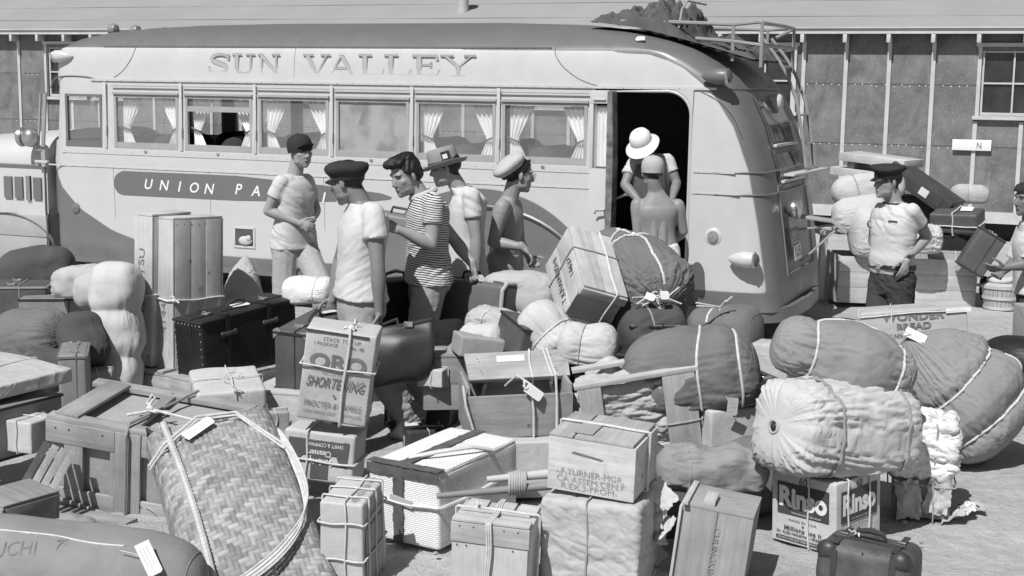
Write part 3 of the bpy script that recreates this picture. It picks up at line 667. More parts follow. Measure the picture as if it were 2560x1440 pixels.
    ho = hq.build('fuel_hatch', light, r, bevel=.003); q = MB(); q.box((2.385, -.0015, .645), (.2, .002, .16)); q.build('recess_shade', plain('hatch_shade', .08), ho); q = MB(); q.ell((2.40, -.012, .615), (.075, .022, .045)); q.ell((2.44, -.02, .64), (.03, .02, .03)); q.build('rag', cloth('rag', .5), ho, True)  # flat dark sheet stands for the shade inside the hatch
    # lamps
    def pod(name, p, dirx, L_, rad, mat, lens):
        prof = [(.004, 0), (rad*.45, L_*.12), (rad*.8, L_*.35), (rad, L_*.65), (rad*.97, L_*.9), (rad*.9, L_)]
        M = TR(*p)@(RY(math.pi/2) if dirx > 0 else RY(-math.pi/2))
        q_ = MB(); q_.lathe(prof, 20, M); o_ = q_.build(name, mat, r, True); q_ = MB(); q_.lathe([(rad*.98, L_), (rad*1.02, L_+.012), (rad*.9, L_+.02)], 20, M); q_.build('lamp_rim', chrome, o_, True)
        q_ = MB(); q_.lathe([(rad*.88, L_+.005), (rad*.7, L_+.035), (.01, L_+.05)], 20, M); q_.build('lens', lens, o_, True)
    lens = plain('dark_lens', .08, .2, .1, 9, 0)
    pod('marker_lamp', (6.78, -.02, 2.20), 1, .21, .066, dark, lens); pod('marker_lamp', (.40, .03, 2.325), -1, .21, .062, light, light); pod('tail_lamp', (7.06, -.05, .735), 1, .21, .068, light, lens)
    q = MB(); q.lathe([(.07, 0), (.07, .012), (.055, .02), (.01, .028)], 28, TR(6.918, .01, .905)@RX(math.pi/2)); o_ = q.build('side_reflector', light, r, True); q = MB(); q.lathe([(.048, .02), (.046, .03), (.01, .036)], 24, TR(6.918, .01, .905)@RX(math.pi/2)); q.build('lens', plain('reflector_lens', .25, .3, .3, 60, .3), o_, True)
    q = MB(); q.lathe([(.055, 0), (.05, .015), (.01, .03)], 24, TR(.40, .004, .83)@RX(math.pi/2)); q.build('side_reflector', dark, r, True)
    for y in (.45, .8, 1.3):
        q = MB(); q.lathe([(.01, 0), (.05, .02), (.062, .06), (.055, .09), (.01, .095)], 18, TR(.62, y, 2.60)@RY(-math.pi/2)); q.build('roof_lamp', plain('roof_lamp_paint', .22, .3, .1, 5, 0), r, True)
    # front: windscreen, bonnet, wing, mirror
    q = MB(); q.loft([[(.13, .3, 1.47), (.24, .3, 1.97)], [(.02, 1.05, 1.47), (.12, 1.05, 1.97)], [(.13, 1.8, 1.47), (.24, 1.8, 1.97)]], caps=False, closed=False); q.build('windscreen', glass, r)
    q = MB(); q.tube([(-.02, -.03, 1.42), (.03, -.03, 1.95), (.10, -.03, 1.97), (.05, -.03, 1.43)], .012, 6, True); q.tube([(.04, -.03, 1.43), (.09, -.03, 1.96)], .02, 6); q.box((.03, -.0, 1.33), (.05, .05, .2)); w_ = q.build('wing_window', sashm, r, True)
    q = MB(); q.ell((-.10, -.05, 1.52), (.10, .09, .10)); q.lathe([(.09, 0), (.1, .03), (.09, .05)], 20, TR(-.17, -.05, 1.52)@RY(-math.pi/2)); q.tube([(-.08, -.04, 1.44), (-.06, -.03, 1.40), (.02, -.02, 1.40)], .015, 6); q.build('spot_lamp', plain('chromed_lamp', .5, .25, .15, 5, 0, metal=.8), r, True)
    q = MB(); q.box((-.0, -.012, 1.28), (.16, .03, .025)); q.build('belt_moulding_end', light, r, bevel=.006)
    R = []
    for x in np.linspace(-1.15, .0, 12):
        s_ = (x+1.15)/1.15; zt = 1.27+.35*smooth01(0, 1, .3+.5*s_); h_ = []
        for a in np.linspace(0, math.pi, 25): h_.append((x, BW/2-(BW/2-.06)*np.sign(math.cos(a))*abs(math.cos(a))**.45, 1.22+(1.60-1.22)*abs(math.sin(a))**.8*(.75+.25*s_)))
        h_ += [(x, BW-.06, .72), (x, .06, .72)]; R.append(h_)
    q = MB(); q.loft(R); hd = q.build('bonnet', light, r, True)
    q = MB(); q.box((-.6, .042, 1.235), (1.2, .02, .012)); q.box((-.02, .05, 1.0), (.012, .02, .54)); q.build('bonnet_seam', seam, hd)
    for xa, wd, mt in ((-.36, .10, 1), (-.235, .055, 0), (-.12, .10, 1), (-.5, .1, 1)):
        q = MB(); q.box((xa, .05, 1.0), (wd, .02, .22 if mt else .24))
        if not mt:
            for k_ in range(4): q.box((xa-.02+.014*k_, .045, 1.0), (.005, .03, .25), m=1)
        q.build('bonnet_vent', [dark if mt else blk, light], hd)
    R = []
    for a in np.linspace(-.2, math.pi*.62, 14): R.append([(-.52+.62*math.cos(a)+ee*.0, yy, .38+.36*math.sin(a)*(1.0)) for yy, ee in ((-.02, 0), (-.01, .01), (.25, .02), (.3, 0))])
    q = MB(); q.loft(R); q.box((-.35, .06, .62), (.72, .1, .22)); q.box((-.4, .05, .42), (.8, .06, .3)); q.build('front_wing', plain('wing_paint', .36, .4, .1, 3, .05, stain=.2), r, bevel=.02)
    # rear: door panel, windows, lamp, plates, bracket, bumper, ladder, roof rack
    Rx = lambda z: ip(z, xr)
    def rear(y, z, off=.0): return V3((Rx(z)+off, y, z))
    def rpatch(name, ys, z0, z1, mat, off=.006, n=8, par=None):
        q_ = MB(); q_.loft([[rear(y, z, off) for y in np.linspace(ys[0], ys[1], 6)] for z in np.linspace(z0, z1, n)], caps=False, closed=False); return q_.build(name, mat, par or r, True, ang=180)
    rg = plain('rear_glass', .045, .08, .4, 2, 0, spec=.8)
    for (ya, yb, za, zb) in ((.62, 1.48, 1.66, 2.0), (.62, 1.48, 1.36, 1.56)):
        f_ = rpatch('rear_window', (ya-.05, yb+.05), za-.04, zb+.04, plain('rear_frame', .2, .5), .008); rpatch('glass', (ya, yb), za, zb, rg, .016, par=f_)
        q = MB(); q.beam(rear(ya, za-.03, .03), rear(yb, za-.03, .03), .03, .025); q.build('sill', light, f_, bevel=.004)
    q = MB()
    for y in (.5, 1.6): q.tube([rear(y, z, .008) for z in np.linspace(.55, 1.3, 8)], .006, 5)
    for z in (.56, 1.3): q.tube([rear(y, z, .008) for y in np.linspace(.5, 1.6, 6)], .006, 5)
    q.build('luggage_door_seam', seam, r, True)
    for z in (1.25, 1.43, 2.10): 
        q = MB(); pts = [rear(y, z, .012) for y in np.linspace(.45, 1.65, 9)]; pts = [(*corner(z, a), z) for a in np.linspace(.08, 1.5, 14)]+pts[1:]; q.tube(pts, .009, 6); q.build('rear_belt', dark, r, True)
    q = MB(); q.ell(rear(.72, 1.10, .07), (.07, .075, .075)); q.lathe([(.075, 0), (.08, .02), (.06, .03), (.01, .035)], 20, Matrix.Translation(rear(.72, 1.10, .10))@RY(math.pi/2)); q.build('rear_lamp', chrome, r, True)
    def plate(s_, y, z, w_, h_, ink, bgm, tilt=0):
        p_ = MB(); M = Matrix.Translation(rear(y, z, .045))@RZ(math.pi/2)@RX(math.pi/2-.14); p_.prism([(-w_/2, -h_/2), (w_/2, -h_/2), (w_/2, h_/2), (-w_/2, h_/2)], M, .003); o2 = p_.build('number_plate', bgm, r)
        for k_, ln in enumerate(s_): text(ln, w_*.8, h_*.8/len(s_)*.8, M@TR(0, h_*.4-h_*.8/len(s_)*(k_+.5), .0035), ink, o2, bold=.01)
    plate(['CAL', '268'], .70, .985, .25, .10, M_WHITEINK, dark); plate(['260 524', 'ICC'], .74, .86, .28, .15, M_WHITEINK, plain('plate_dark', .16)); plate(['1U5'], .80, .73, .27, .14, M_INK, plain('plate_white', .72))
    q = MB(); q.lathe([(.075, 0), (.07, .015), (.01, .03)], 24, Matrix.Translation(rear(.28, .93, -.09))@RZ(-.6)@RY(math.pi/2)); q.build('rear_reflector', M_METAL, r, True)
    q = MB(); a_ = rear(1.15, 1.0, .0); q.beam(a_, a_+V3((.30, .02, -.03)), .12, .03); q.beam(a_+V3((.29, .02, -.02)), a_+V3((.42, .05, -.13)), .12, .03); q.beam(a_+V3((.02, 0, -.12)), a_+V3((.34, .03, -.06)), .03, .02); q.beam(a_+V3((0, 0, -.45)), a_+V3((.36, .03, -.08)), .03, .02); q.build('spare_wheel_bracket', plain('bracket_paint', .33, .35, .1, 5, .05), r, bevel=.008)
    q = MB(); q.beam(rear(.75, 1.38, .05), rear(1.9, 1.38, .14), .12, .02); q.build('rear_step', light, r, bevel=.004)
    q = MB(); q.box(rear(.25, 1.23, -.12), (.16, .12, .05)); q.build('corner_bracket', dark, r, bevel=.01)
    pts = [(6.75, -.02, .26)]+[(6.95+.56*math.sin(a), -.02+.42*(1-math.cos(a)), .26) for a in np.linspace(0, 1.5, 10)]+[(7.53, 1.05, .26), (7.5, 1.6, .26), (7.2, 2.1, .26)]
    q = MB(); q.loft([[V3(p)+V3((0, 0, -.06)), V3(p)+V3((0, 0, .06)), V3(p)+V3((-.04, .03, .06)), V3(p)+V3((-.04, .03, -.06))] for p in pts]); q.build('rear_bumper', dark, r, True)
    tubem = plain('rack_tube', .27, .4, .1, 8, 0)
    q = MB()
    y0, y1 = .42, 1.68
    for y in (y0, y1):
        q.tube([(5.9, y, 2.655), (6.1, y, 2.66), (6.91, y, 2.63), (6.95, y, 2.632), (7.13, y, 2.65), (7.16, y, 2.64)], .017, 7); q.tube([(6.6, y, 2.515), (6.92, y, 2.49), (7.16, y, 2.46)], .015, 7)
        for x, zb in ((6.92, 2.33), (7.16, 2.28)): q.tube([(x, y, 2.64), (x, y, zb)], .015, 6)
    for x, z in ((7.16, 2.64), (7.16, 2.46)): q.tube([(x, y0, z), (x+.03, 1.05, z), (x, y1, z)], .017, 7)
    q.tube([(7.16, y1, 2.64), (7.0, y1, 2.56)], .015, 7)
    q.build('roof_rack', tubem, r, True)
    q = MB()
    for x in np.arange(6.25, 7.1, .11): q.box((x, 1.05, ip(x, [(6.1, 2.60), (6.6, 2.48), (7.1, 2.33)])), (.05, 1.25, .02))
    q.build('rack_slats', plain('rack_slat', .45, .8, .2, 5), r)
    q = MB(); rails = []
    for y in (1.28, 1.66):
        pts = [(6.96, y, 2.55), (7.10, y, 2.38), (7.2, y, 2.22), (7.29, y, 2.01), (7.35, y, 1.73), (7.40, y, 1.42)]; tt = np.linspace(0, 5, 24); pts = [[np.interp(t_, range(6), [p[k_] for p in pts]) for k_ in range(3)] for t_ in tt]; q.tube(pts, .016, 7); rails.append(pts)
    for k_ in (7, 12, 16, 20): q.tube([rails[0][k_], rails[1][k_]], .011, 6)
    q.build('ladder', tubem, r, True)
    q = MB(); q.lathe([(.01, 0), (.06, .01), (.075, .05), (.08, .12), (.06, .14)], 18, Matrix.Translation(rear(1.2, 1.98, -.05))@RY(math.pi/2)); q.build('roof_tail_lamp', light, r, True)
    q = MB(); q.prism([(-.04, -.01), (-.02, -.03), (.01, -.022), (.045, -.02), (.04, .02), (.0, .03), (-.03, .022)], TR(6.2, .155, 2.497)@RX(.72), .012); q.build('chipped_paint', plain('bare_metal_chip', .62, .6, .3, 30, 0), r)
    return r
BUS = make_bus()

# ---------------------------------------------------------------- builders for luggage
from mathutils.bvhtree import BVHTree
def soft_box(dims, r=.008, n=8, amp=.002, seed=1, freq=4, bulge=0, sag=0, M=None):
    """box with rounded edges and slightly uneven faces, base at z=0"""
    w, d, h = dims; hs = V3((w, d, h))/2; r = min(r, *(hs*.9)); g = []
    for k in range(3):
        a = hs[k]; e = [-a, -a+r*.3, -a+r*.62, -a+r]; g.append(np.array(e+list(np.linspace(-a+r, a-r, n)[1:-1])+[-q for q in e[::-1]]))
    mb = MB()
    for k in range(3):
        i, j = [(1, 2), (2, 0), (0, 1)][k]
        for s in (-1, 1):
            A, B = np.meshgrid(g[i], g[j], indexing='ij'); P = np.zeros(A.shape+(3,)); P[..., i] = A; P[..., j] = B; P[..., k] = s*hs[k]
            na, nb = A.shape; f = []
            for p in range(na-1):
                for q in range(nb-1):
                    o = (p*nb+q, (p+1)*nb+q, (p+1)*nb+q+1, p*nb+q+1); f.append(o if s > 0 else o[::-1])
            mb.add(P.reshape(-1, 3), f)
    P = np.concatenate(mb.v); inner = hs-r; c = np.clip(P, -inner, inner); dd = P-c; L = np.linalg.norm(dd, axis=1, keepdims=True)
    nn = dd/np.maximum(L, 1e-9); P = c+nn*r
    q = P/hs
    if bulge: P = P+nn*bulge*((1-np.abs(q[:, [1, 0, 0]])**2)*(1-np.abs(q[:, [2, 2, 1]])**2)).max(1, keepdims=True)
    P = P+nn*(amp*waves(P, freq/max(hs), seed))[:, None]
    if sag: P[:, 2] -= sag*(q[:, 2] > 0)*(1-q[:, 0]**2)*(1-q[:, 1]**2)
    P[:, 2] += hs[2]
    if M is not None: P = tf(M, P)
    out = MB(); out.add(P, mb.f)
    bm = bmesh.new(); me = out.mesh('t'); bm.from_mesh(me); bmesh.ops.remove_doubles(bm, verts=bm.verts, dist=1e-5); bm.to_mesh(me); bm.free()
    return me
def put(name, key, label, cat, group=None, dz=0):
    """an Empty at a box's base, turned as the box lies; returns it and its dimensions"""
    b = BX[key] if isinstance(key, str) else key
    o = thing(name, label, cat, (b[0], b[1], b[2]+dz), (b[3], b[4], b[5]), group); return o, b[6:9]
def softpart(name, dims, mat, parent, **k):
    return link(name, soft_box(dims, **k), mat, parent, None, True, 60)
def planks(mb, dims, sides='flru', t=.012, n=3, dirs=None, gap=.003, m=0, g=None):
    """boards on the faces of a box (inset so that nothing is flush)"""
    w, d, h = dims; g = g or np.random.RandomState(int(w*1000+h*777)); dirs = dirs or {}
    for s in sides:
        U, W_ = {'f': (w, h), 'b': (w, h), 'l': (d-2*t-.004, h-.004), 'r': (d-2*t-.004, h-.004), 'u': (w-.006, d-.006), 'd': (w-.006, d-.006)}[s]
        k = n; vert = dirs.get(s, 'h') == 'v'; L = U if vert else W_; q = L/k
        for i in range(k):
            c = -L/2+q*(i+.5); wv = q-gap*(.5+g.rand()); off = g.normal()*.0012
            a, b = (c, 0) if vert else (0, c); sz = (wv, W_-g.rand()*.004) if vert else (U-g.rand()*.004, wv)
            if s in 'fb': sg = -1 if s == 'f' else 1; mb.box((a, sg*(d/2-t/2+off), h/2+b), (sz[0], t, sz[1]), m=m)
            elif s in 'lr': sg = -1 if s == 'l' else 1; mb.box((sg*(w/2-t/2+off), a, h/2+b), (t, sz[0], sz[1]), m=m)
            else: z = h+t/2 if s == 'u' else t/2; mb.box((a, b, z+off), (sz[0], sz[1], t), m=m)
    return mb
def nails(parent, pts, nrm_ax, r=.004, mat=None):
    mb = MB()
    for p in pts:
        rad = [r, r, r]; rad[nrm_ax] = .0015; mb.ell(p, rad, n=7, k=4)
    mb.build('nail', mat or M_INK, parent)
class Bundle:
    def __init__(s, p0, p1, R, squash=1., prof=None, lump=.075, wr=.02, seed=1, gather=(0, 0), ropes=(), pinch=.12, bend=(0, 0, 0), twist=0, flat=True, endp=4, roll=0, wu=.22, wv_=.035, floor=.004, sag=.62, glen=1.3, boxy=.82):
        s.__dict__.update(locals()); s.p0, s.p1 = V3(p0), V3(p1); s.L = np.linalg.norm(s.p1-s.p0); s.t = nrm(s.p1-s.p0)
        a = np.array([0, 0, 1.]) if abs(s.t[2]) < .93 else np.array([0, 1., 0]); s.s = nrm(np.cross(s.t, a)); s.u = np.cross(s.s, s.t)
        c, q = math.cos(roll), math.sin(roll); s.s, s.u = s.s*c+s.u*q, s.u*c-s.s*q
    def rad(s, u):
        if s.prof is not None: base_ = np.interp(u, [p[0] for p in s.prof], [p[1] for p in s.prof])
        else: base_ = np.ones_like(u)
        x = np.clip(np.abs(2*u-1), 0, 1); e = np.clip(1-x**s.endp, 0, 1)**(1/2.3)
        return base_*e
    def at(s, u, v, off=0):
        u = np.asarray(u, float); v = np.asarray(v, float); u, v = np.broadcast_arrays(u, v)
        r = s.rad(u); uc = .5-.5*np.cos(np.clip(u, 0, 1)*math.pi) if False else u
        cs, sn = np.cos(v), np.sin(v); cs = np.sign(cs)*np.abs(cs)**s.boxy; sn = np.sign(sn)*np.abs(sn)**s.boxy
        sh = u.shape; X = np.stack([u*s.L, s.R*cs*np.clip(r, .3, 1.2), s.R*sn*np.clip(r, .3, 1.2)], -1).reshape(-1, 3)
        near = np.zeros(sh)
        for k in s.ropes: near = near+np.exp(-np.abs((u-k)*s.L/.11)**1.3)
        for k, gt in ((0, s.gather[0]), (1, s.gather[1])):
            if gt: near = near+.5*gt*np.exp(-((u-k)*s.L/(s.R*s.glen))**2)
        near = np.clip(near, 0, 1.6)
        long_ = ridge(X*V3((1/.28, 1/.046, 1/.046)), s.seed, 3, 2.3).reshape(sh)      # folds drawn along the length by the cords
        iso = ridge(X*V3((1/.20, 1/.11, 1/.11)), s.seed+9, 3, 2.6).reshape(sh)          # general crumpling
        patch = np.clip(.5+.9*pn(X/.28, s.seed+30), 0, 1).reshape(sh)
        lp = s.lump*(1.5*pn(X*(.62/s.R), s.seed+3)+.8*pn(X*(1.5/s.R), s.seed+5)).reshape(sh)
        pin = 0
        for k in s.ropes: pin = pin-s.pinch*np.exp(-np.abs((u-k)*s.L/.05)**1.4)
        damp = np.clip(r*2.2, 0, 1); f = .02/max(s.R, .03)
        k = r*(1+lp+pin)+damp*s.wr*(near*long_*1.5+patch*iso*1.25)
        for kk, gt in ((0, s.gather[0]), (1, s.gather[1])):
            if gt:
                Qp = np.stack([np.abs(u-kk)*s.L/s.R*.9, cs*5.5, sn*5.5], -1).reshape(-1, 3)
                k = k+gt*.030*np.exp(-np.abs((u-kk)*s.L/(s.R*s.glen))**1.5)*ridge(Qp, s.seed+21, 3, 1.2).reshape(sh)*np.clip(r*2.5, 0, 1)
        c = s.p0+u[..., None]*s.L*s.t+np.sin(u*math.pi)[..., None]*V3(s.bend)
        P = c+(s.R*k+off)[..., None]*(cs[..., None]*s.s+(sn*s.squash)[..., None]*s.u)
        zc = c[..., 2]; dz = P[..., 2]-zc; lim = s.R*s.sag; P[..., 2] = zc+np.where(dz < -lim, -lim+(dz+lim)*.35, dz)   # weight settles on what is below
        P = P+.10*s.R*pn(P.reshape(-1, 3)*(.7/s.R), s.seed+40).reshape(u.shape)[..., None]*V3((1, .6, .8))
        if s.floor is not None: P[..., 2] = np.maximum(P[..., 2], s.floor)
        return P
    def mesh(s, nu=84, nv=96):
        u = .5-.5*np.cos(np.linspace(0.006, math.pi-.006, nu)); u = .35*np.linspace(.003, .997, nu)+.65*u
        v = np.arange(nv)*2*math.pi/nv; P = s.at(u[:, None], v[None, :]); return MB().loft(P)
def bundle(name, label, cat, p0, p1, R, mat, group='bundles and duffels in the luggage heap', rope=None, rr=.006, longs=(), nu=None, nv=None, cord=True, **k):
    B = Bundle(p0, p1, R, **k); c = (B.p0+B.p1)/2; nv = nv or int(56+R*470); nu = nu or int(44+B.L*115); P = B.at(np.linspace(0, 1, 9)[:, None], np.linspace(0, 6.2, 12)[None]); org = V3((c[0], c[1], P[..., 2].min()))
    o = thing(name, label, cat, org, None, group, True)
    b = B.mesh(nu, nv).build('cloth_cover', mat, o, True, ang=180)
    v = np.linspace(0, 2*math.pi, 61)[:-1]; rm = rope or M_ROPE
    if name == 'canvas_duffel':                           # sewn seams: round the end disc and along the side
        q = MB(); vv = np.linspace(0, 2*math.pi, 91)[:-1]; q.tube(B.at(np.full(90, .955), vv, .001), .0028, 5, True); q.tube(B.at(np.linspace(.05, .955, 70), np.full(70, 2.75+.3*math.sin(B.seed)), .001), .0028, 5); q.build('seam', mat, o, True)
    if cord:
        for kq in B.ropes:
            q = MB(); q.tube(B.at(np.full(60, kq)+.012*np.sin(v*2+kq*9), v, rr*.5), rr, 6, True); q.build('rope', rm, o, True)
        for vv, ua, ub in longs:
            q = MB(); uu = np.linspace(ua, ub, 40); q.tube(B.at(uu, vv+.05*np.sin(uu*5), rr*.6), rr, 6); q.build('rope', rm, o, True)
            for kq in B.ropes:
                if ua < kq < ub: q = MB(); q.ell(B.at(np.array([kq]), np.array([vv]), rr)[0], (rr*2.2,)*3); q.build('knot', rm, o, True)
    return o, B, b
def paint_on(o, part, s, p, n, up, w, h, mat, jitter=0, name='lettering', bold=0):
    """lettering laid on a curved surface of thing o near world point p, seen along -n"""
    me = part.data; loc = V3(o.location); P = getv(me)+loc; bv = BVHTree.FromPolygons([Vector(q) for q in P], [tuple(f.vertices) for f in me.polygons])
    z = nrm(n); y = nrm(V3(up)-z*(V3(up)@z)); x = np.cross(y, z)
    M = Matrix(((x[0], y[0], z[0], 0), (x[1], y[1], z[1], 0), (x[2], y[2], z[2], 0), (0, 0, 0, 1)))
    t = text(s, w, h, Matrix(), mat, o, name=name, jitter=jitter, bold=bold) if isinstance(s, str) else s
    bm = bmesh.new(); bm.from_mesh(t.data); bmesh.ops.triangulate(bm, faces=bm.faces); bmesh.ops.subdivide_edges(bm, edges=[e for e in bm.edges if e.calc_length() > .03], cuts=2); bm.to_mesh(t.data); bm.free()
    for v in t.data.vertices:
        q = V3(p)+x*v.co[0]+y*v.co[1]+z*.25
        hit = bv.ray_cast(Vector(q), Vector(-z))
        v.co = Vector((hit[0] if hit[0] is not None else Vector(q-z*.25)))+Vector(z)*.0025-Vector(loc)
    return t
def world_tag(o, p, n, up, w=.07, h=.04, name='tag'):
    z = nrm(n); y = nrm(V3(up)-z*(V3(up)@z)); x = np.cross(y, z); p = V3(p)-V3(o.location)
    return hang_tag(o, Matrix(((x[0], y[0], z[0], p[0]), (x[1], y[1], z[1], p[1]), (x[2], y[2], z[2], p[2]), (0, 0, 0, 1))), w, h)
def seen(o, part, px, py):
    """where the sight line through a photo pixel meets a part of thing o, and the surface normal there"""
    me = part.data; P = getv(me)+V3(o.location); bv = BVHTree.FromPolygons([Vector(q) for q in P], [tuple(f.vertices) for f in me.polygons]); v = F*FW+(px-1280)*RT-(py-720)*UP
    h = bv.ray_cast(Vector(CP), Vector(nrm(v))); return (V3(h[0]), V3(h[1])) if h[0] is not None else (at(px, py, 7), nrm(-v))
def stick_tag(o, part, px, py, up, w, h):
    p, n = seen(o, part, px, py); n = nrm(n if n@(CP-p) > 0 else -n); n = nrm(n+.9*nrm(CP-p)); world_tag(o, p+n*.03, n, up, w, h)
    q = MB(); q.tube([p+n*.014+nrm(up)*.0, p+n*.02+V3((-w*.5, 0, h*.4)), p+n*.004+V3((-w*.8, 0, h*.6))], .0022, 5); q.build('tag_string', M_ROPE, o, True)
CAMN = lambda p: nrm(CP-V3(p))
W_PALE = {a: wood('pale_deal_%s' % 'xyz'[a], .50, a, .11) for a in (0, 1, 2)}
W_MID = {a: wood('grey_deal_%s' % 'xyz'[a], .36, a) for a in (0, 1, 2)}
W_WORN = {a: wood('worn_deal_%s' % 'xyz'[a], .29, a) for a in (0, 1, 2)}
M_CARD = card('carton_board', .45); M_CARDD = card('carton_board_dark', .30); M_PAPER = cloth('wrapping_paper', .42, .22, 5, .08, weave=.0, dense=True)
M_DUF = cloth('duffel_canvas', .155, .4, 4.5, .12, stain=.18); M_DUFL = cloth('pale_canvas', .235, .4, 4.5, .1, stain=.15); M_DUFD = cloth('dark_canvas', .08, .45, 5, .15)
M_WHITE = cloth('white_cotton', .48, .35, 6, .05); M_OFFW = cloth('unbleached_cotton', .40, .35, 5, .07); M_SACK = cloth('sacking', .26, .45, 7, .12)

# ---------------------------------------------------------------- left: tall boxes, suitcases, cartons
o, D = put('tall_wooden_box', 'tallA', 'tall pale wooden box lettered H.KANEMITSU standing behind the one marked 4144', 'wooden box')
planks(MB(), D, 'flrbud', .014, 1, {'f': 'v', 'r': 'v', 'l': 'v', 'b': 'v'}, gap=.001).build('boards', W_PALE[2], o, bevel=.002)
text('H.KANEMITSU', .66, .05, face(D, 'f', -.08, .45, math.pi/2), M_INKG, o, jitter=.004, name='handwriting')
rope_loop(D, 'z', -.02, .007, parent=o, knot=17)
o, D = put('tall_wooden_box', 'tallB', 'tall pale wooden box numbered 4144 and stamped ARMOUR with a rope round it', 'wooden box')
planks(planks(MB(), D, 'fbud', .014, 1, {'f': 'v', 'b': 'v'}, gap=.001), D, 'lr', .014, 3, {'r': 'v', 'l': 'v'}, gap=.0012).build('boards', W_PALE[2], o, bevel=.002)
text('4144', .20, .05, face(D, 'f', -.05, .36, math.pi/2), M_INKG, o, jitter=.004, name='handwriting')
text('ARMOUR', .30, .055, face(D, 'r', .05, .42, math.pi/2), M_PALEINK, o)
rope_loop(D, 'z', -.02, .007, parent=o, knot=9)
nails(o, [(D[0]/2+.001, -D[1]/2+.03+i*(D[1]-.06)/6, D[2]-.03) for i in range(7)], 0)
o, D = put('wooden_case', (-2.16, 9.05, .004, 0, 0, -.5, .62, .55, .24), 'low slatted wooden case under the two tall boxes', 'wooden box')
planks(MB(), D, 'flrbud', .016, 3).build('boards', W_MID[0], o, bevel=.002)
q = MB(); 
for x in (-.2, .05, .25): q.box((x, 0, D[2]+.026), (.05, D[1], .018))
q.build('lid_batten', W_MID[1], o, bevel=.002)

def suitcase(key, label, mat, strap=False, corners=None, long='y', name='suitcase', tagM=None, group=None, r=.018, handle=True, trim=None, nailed=False, knobs=False):
    o, D = put(name, key, label, 'suitcase', group); w, d, h = D
    softpart('shell', D, mat, o, r=r, amp=.0015, bulge=.004)
    edge = plain('suitcase_edge', .03, .4, .3, 8, .2) if trim is None else trim
    e = .0035                                            # lid seam and bound edges
    for zz in (.012, h-.012):
        q = MB()
        for a, b in (((-w/2, -d/2), (w/2, -d/2)), ((w/2, -d/2), (w/2, d/2)), ((w/2, d/2), (-w/2, d/2)), ((-w/2, d/2), (-w/2, -d/2))): q.beam((*a, zz), (*b, zz), .012, .012)
        q.build('edge_binding', edge, o, True)
    q = MB(); s = .38 if long == 'y' else -.02
    x = w*.5*(.25)
    for a, b in (((x, -d/2-e, 0), (x, -d/2-e, h)), ((x, -d/2-e, h+e), (x, d/2+e, h+e)), ((x, d/2+e, h), (x, d/2+e, 0))): q.beam(a, b, .006, .004, up=(0, 1, 0) if a[1] == b[1] else (0, 0, 1))
    q.build('lid_seam', edge, o)
    if strap:
        q = MB()
        for y in (-.24*d, .2*d): q.box((w/2+.003, y, h/2), (.006, .035, h+.004)); q.box((0, y, h+.003), (w, .035, .006))
        q.build('strap', mat, o, bevel=.002)
        for y in (-.24*d, .2*d):
            q = MB(); q.cap((w/2+.014, y-.04, h*.72), (w/2+.014, y+.04, h*.72), .014, .014); q.ell((w/2+.012, y-.05, h*.72), (.012, .018, .018)); q.ell((w/2+.012, y+.05, h*.72), (.012, .018, .018)); q.build('strap_loop', M_DARKLEA, o, True)
    for y in (-.3*d, .3*d):
        q = MB(); q.box((0, y, h+.004), (.05, .04, .008)); q.box((.02, y, h+.010), (.02, .026, .008)); q.tube([(-.02, y-.012, h+.012), (-.035, y, h+.016), (-.02, y+.012, h+.012)], .003, 5); q.build('latch', M_BRASS, o, bevel=.001)
    if handle:
        q = MB(); q.tube([(.0, -.075, h+.005), (.012, -.062, h+.035), (.016, 0, h+.05), (.012, .062, h+.035), (0, .075, h+.005)], [.006, .010, .013, .010, .006], 8); q.build('handle', M_DARKLEA, o, True)
    if corners:
        for sx in (-1, 1):
            for sy in (-1, 1):
                q = MB(); q.add([(sx*(w/2+.002), sy*(d/2+.002), h+.002), (sx*(w/2-.05), sy*(d/2+.002), h+.002), (sx*(w/2+.002), sy*(d/2-.05), h+.002), (sx*(w/2+.002), sy*(d/2+.002), h-.05)], [(0, 1, 2), (0, 1, 3), (0, 2, 3)]); q.build('corner_plate', corners, o)
    if nailed:
        pts = [(-w/2+.02+i*(w-.04)/7, -d/2-.003, h-.03) for i in range(8)]+[(s_*w/2*.88, -d/2-.003, .03+i*(h-.06)/7) for i in range(8) for s_ in (-1, 1)]; nails(o, pts, 1, .0045, M_BRASS)
    if tagM is not None: hang_tag(o, tagM, .12, .06)
    return o, D
suitcase('blacksuit', 'big black suitcase with strap loops and a white tag, beside the tall boxes', M_BLACK, strap=True, nailed=True, tagM=TR(.02, .02, .400)@RZ(1.3)@RX(.1))
suitcase('brownsuit', 'dark brown fibre suitcase with pierced metal corners behind the ORO carton', M_BROWN, corners=M_BRASS, tagM=TR(.03, .12, .375)@RZ(1.0)@RX(-.1))
# pale deal boxes under the brown suitcase
o, D = put('deal_box', (-1.22, 8.02, .004, 0, 0, -.25, .42, .62, .37), 'pale deal box underneath the dark brown suitcase', 'wooden box')
planks(MB(), D, 'flrbu', .014, 2).build('boards', W_PALE[0], o, bevel=.002)
o, D = put('support_case', (-1.70, 8.55, .004, 0, 0, -.6, .3, .85, .335), 'wooden case almost hidden underneath the big black suitcase', 'wooden box')
planks(MB(), D, 'flrbu', .014, 3).build('boards', W_MID[0], o, bevel=.002)
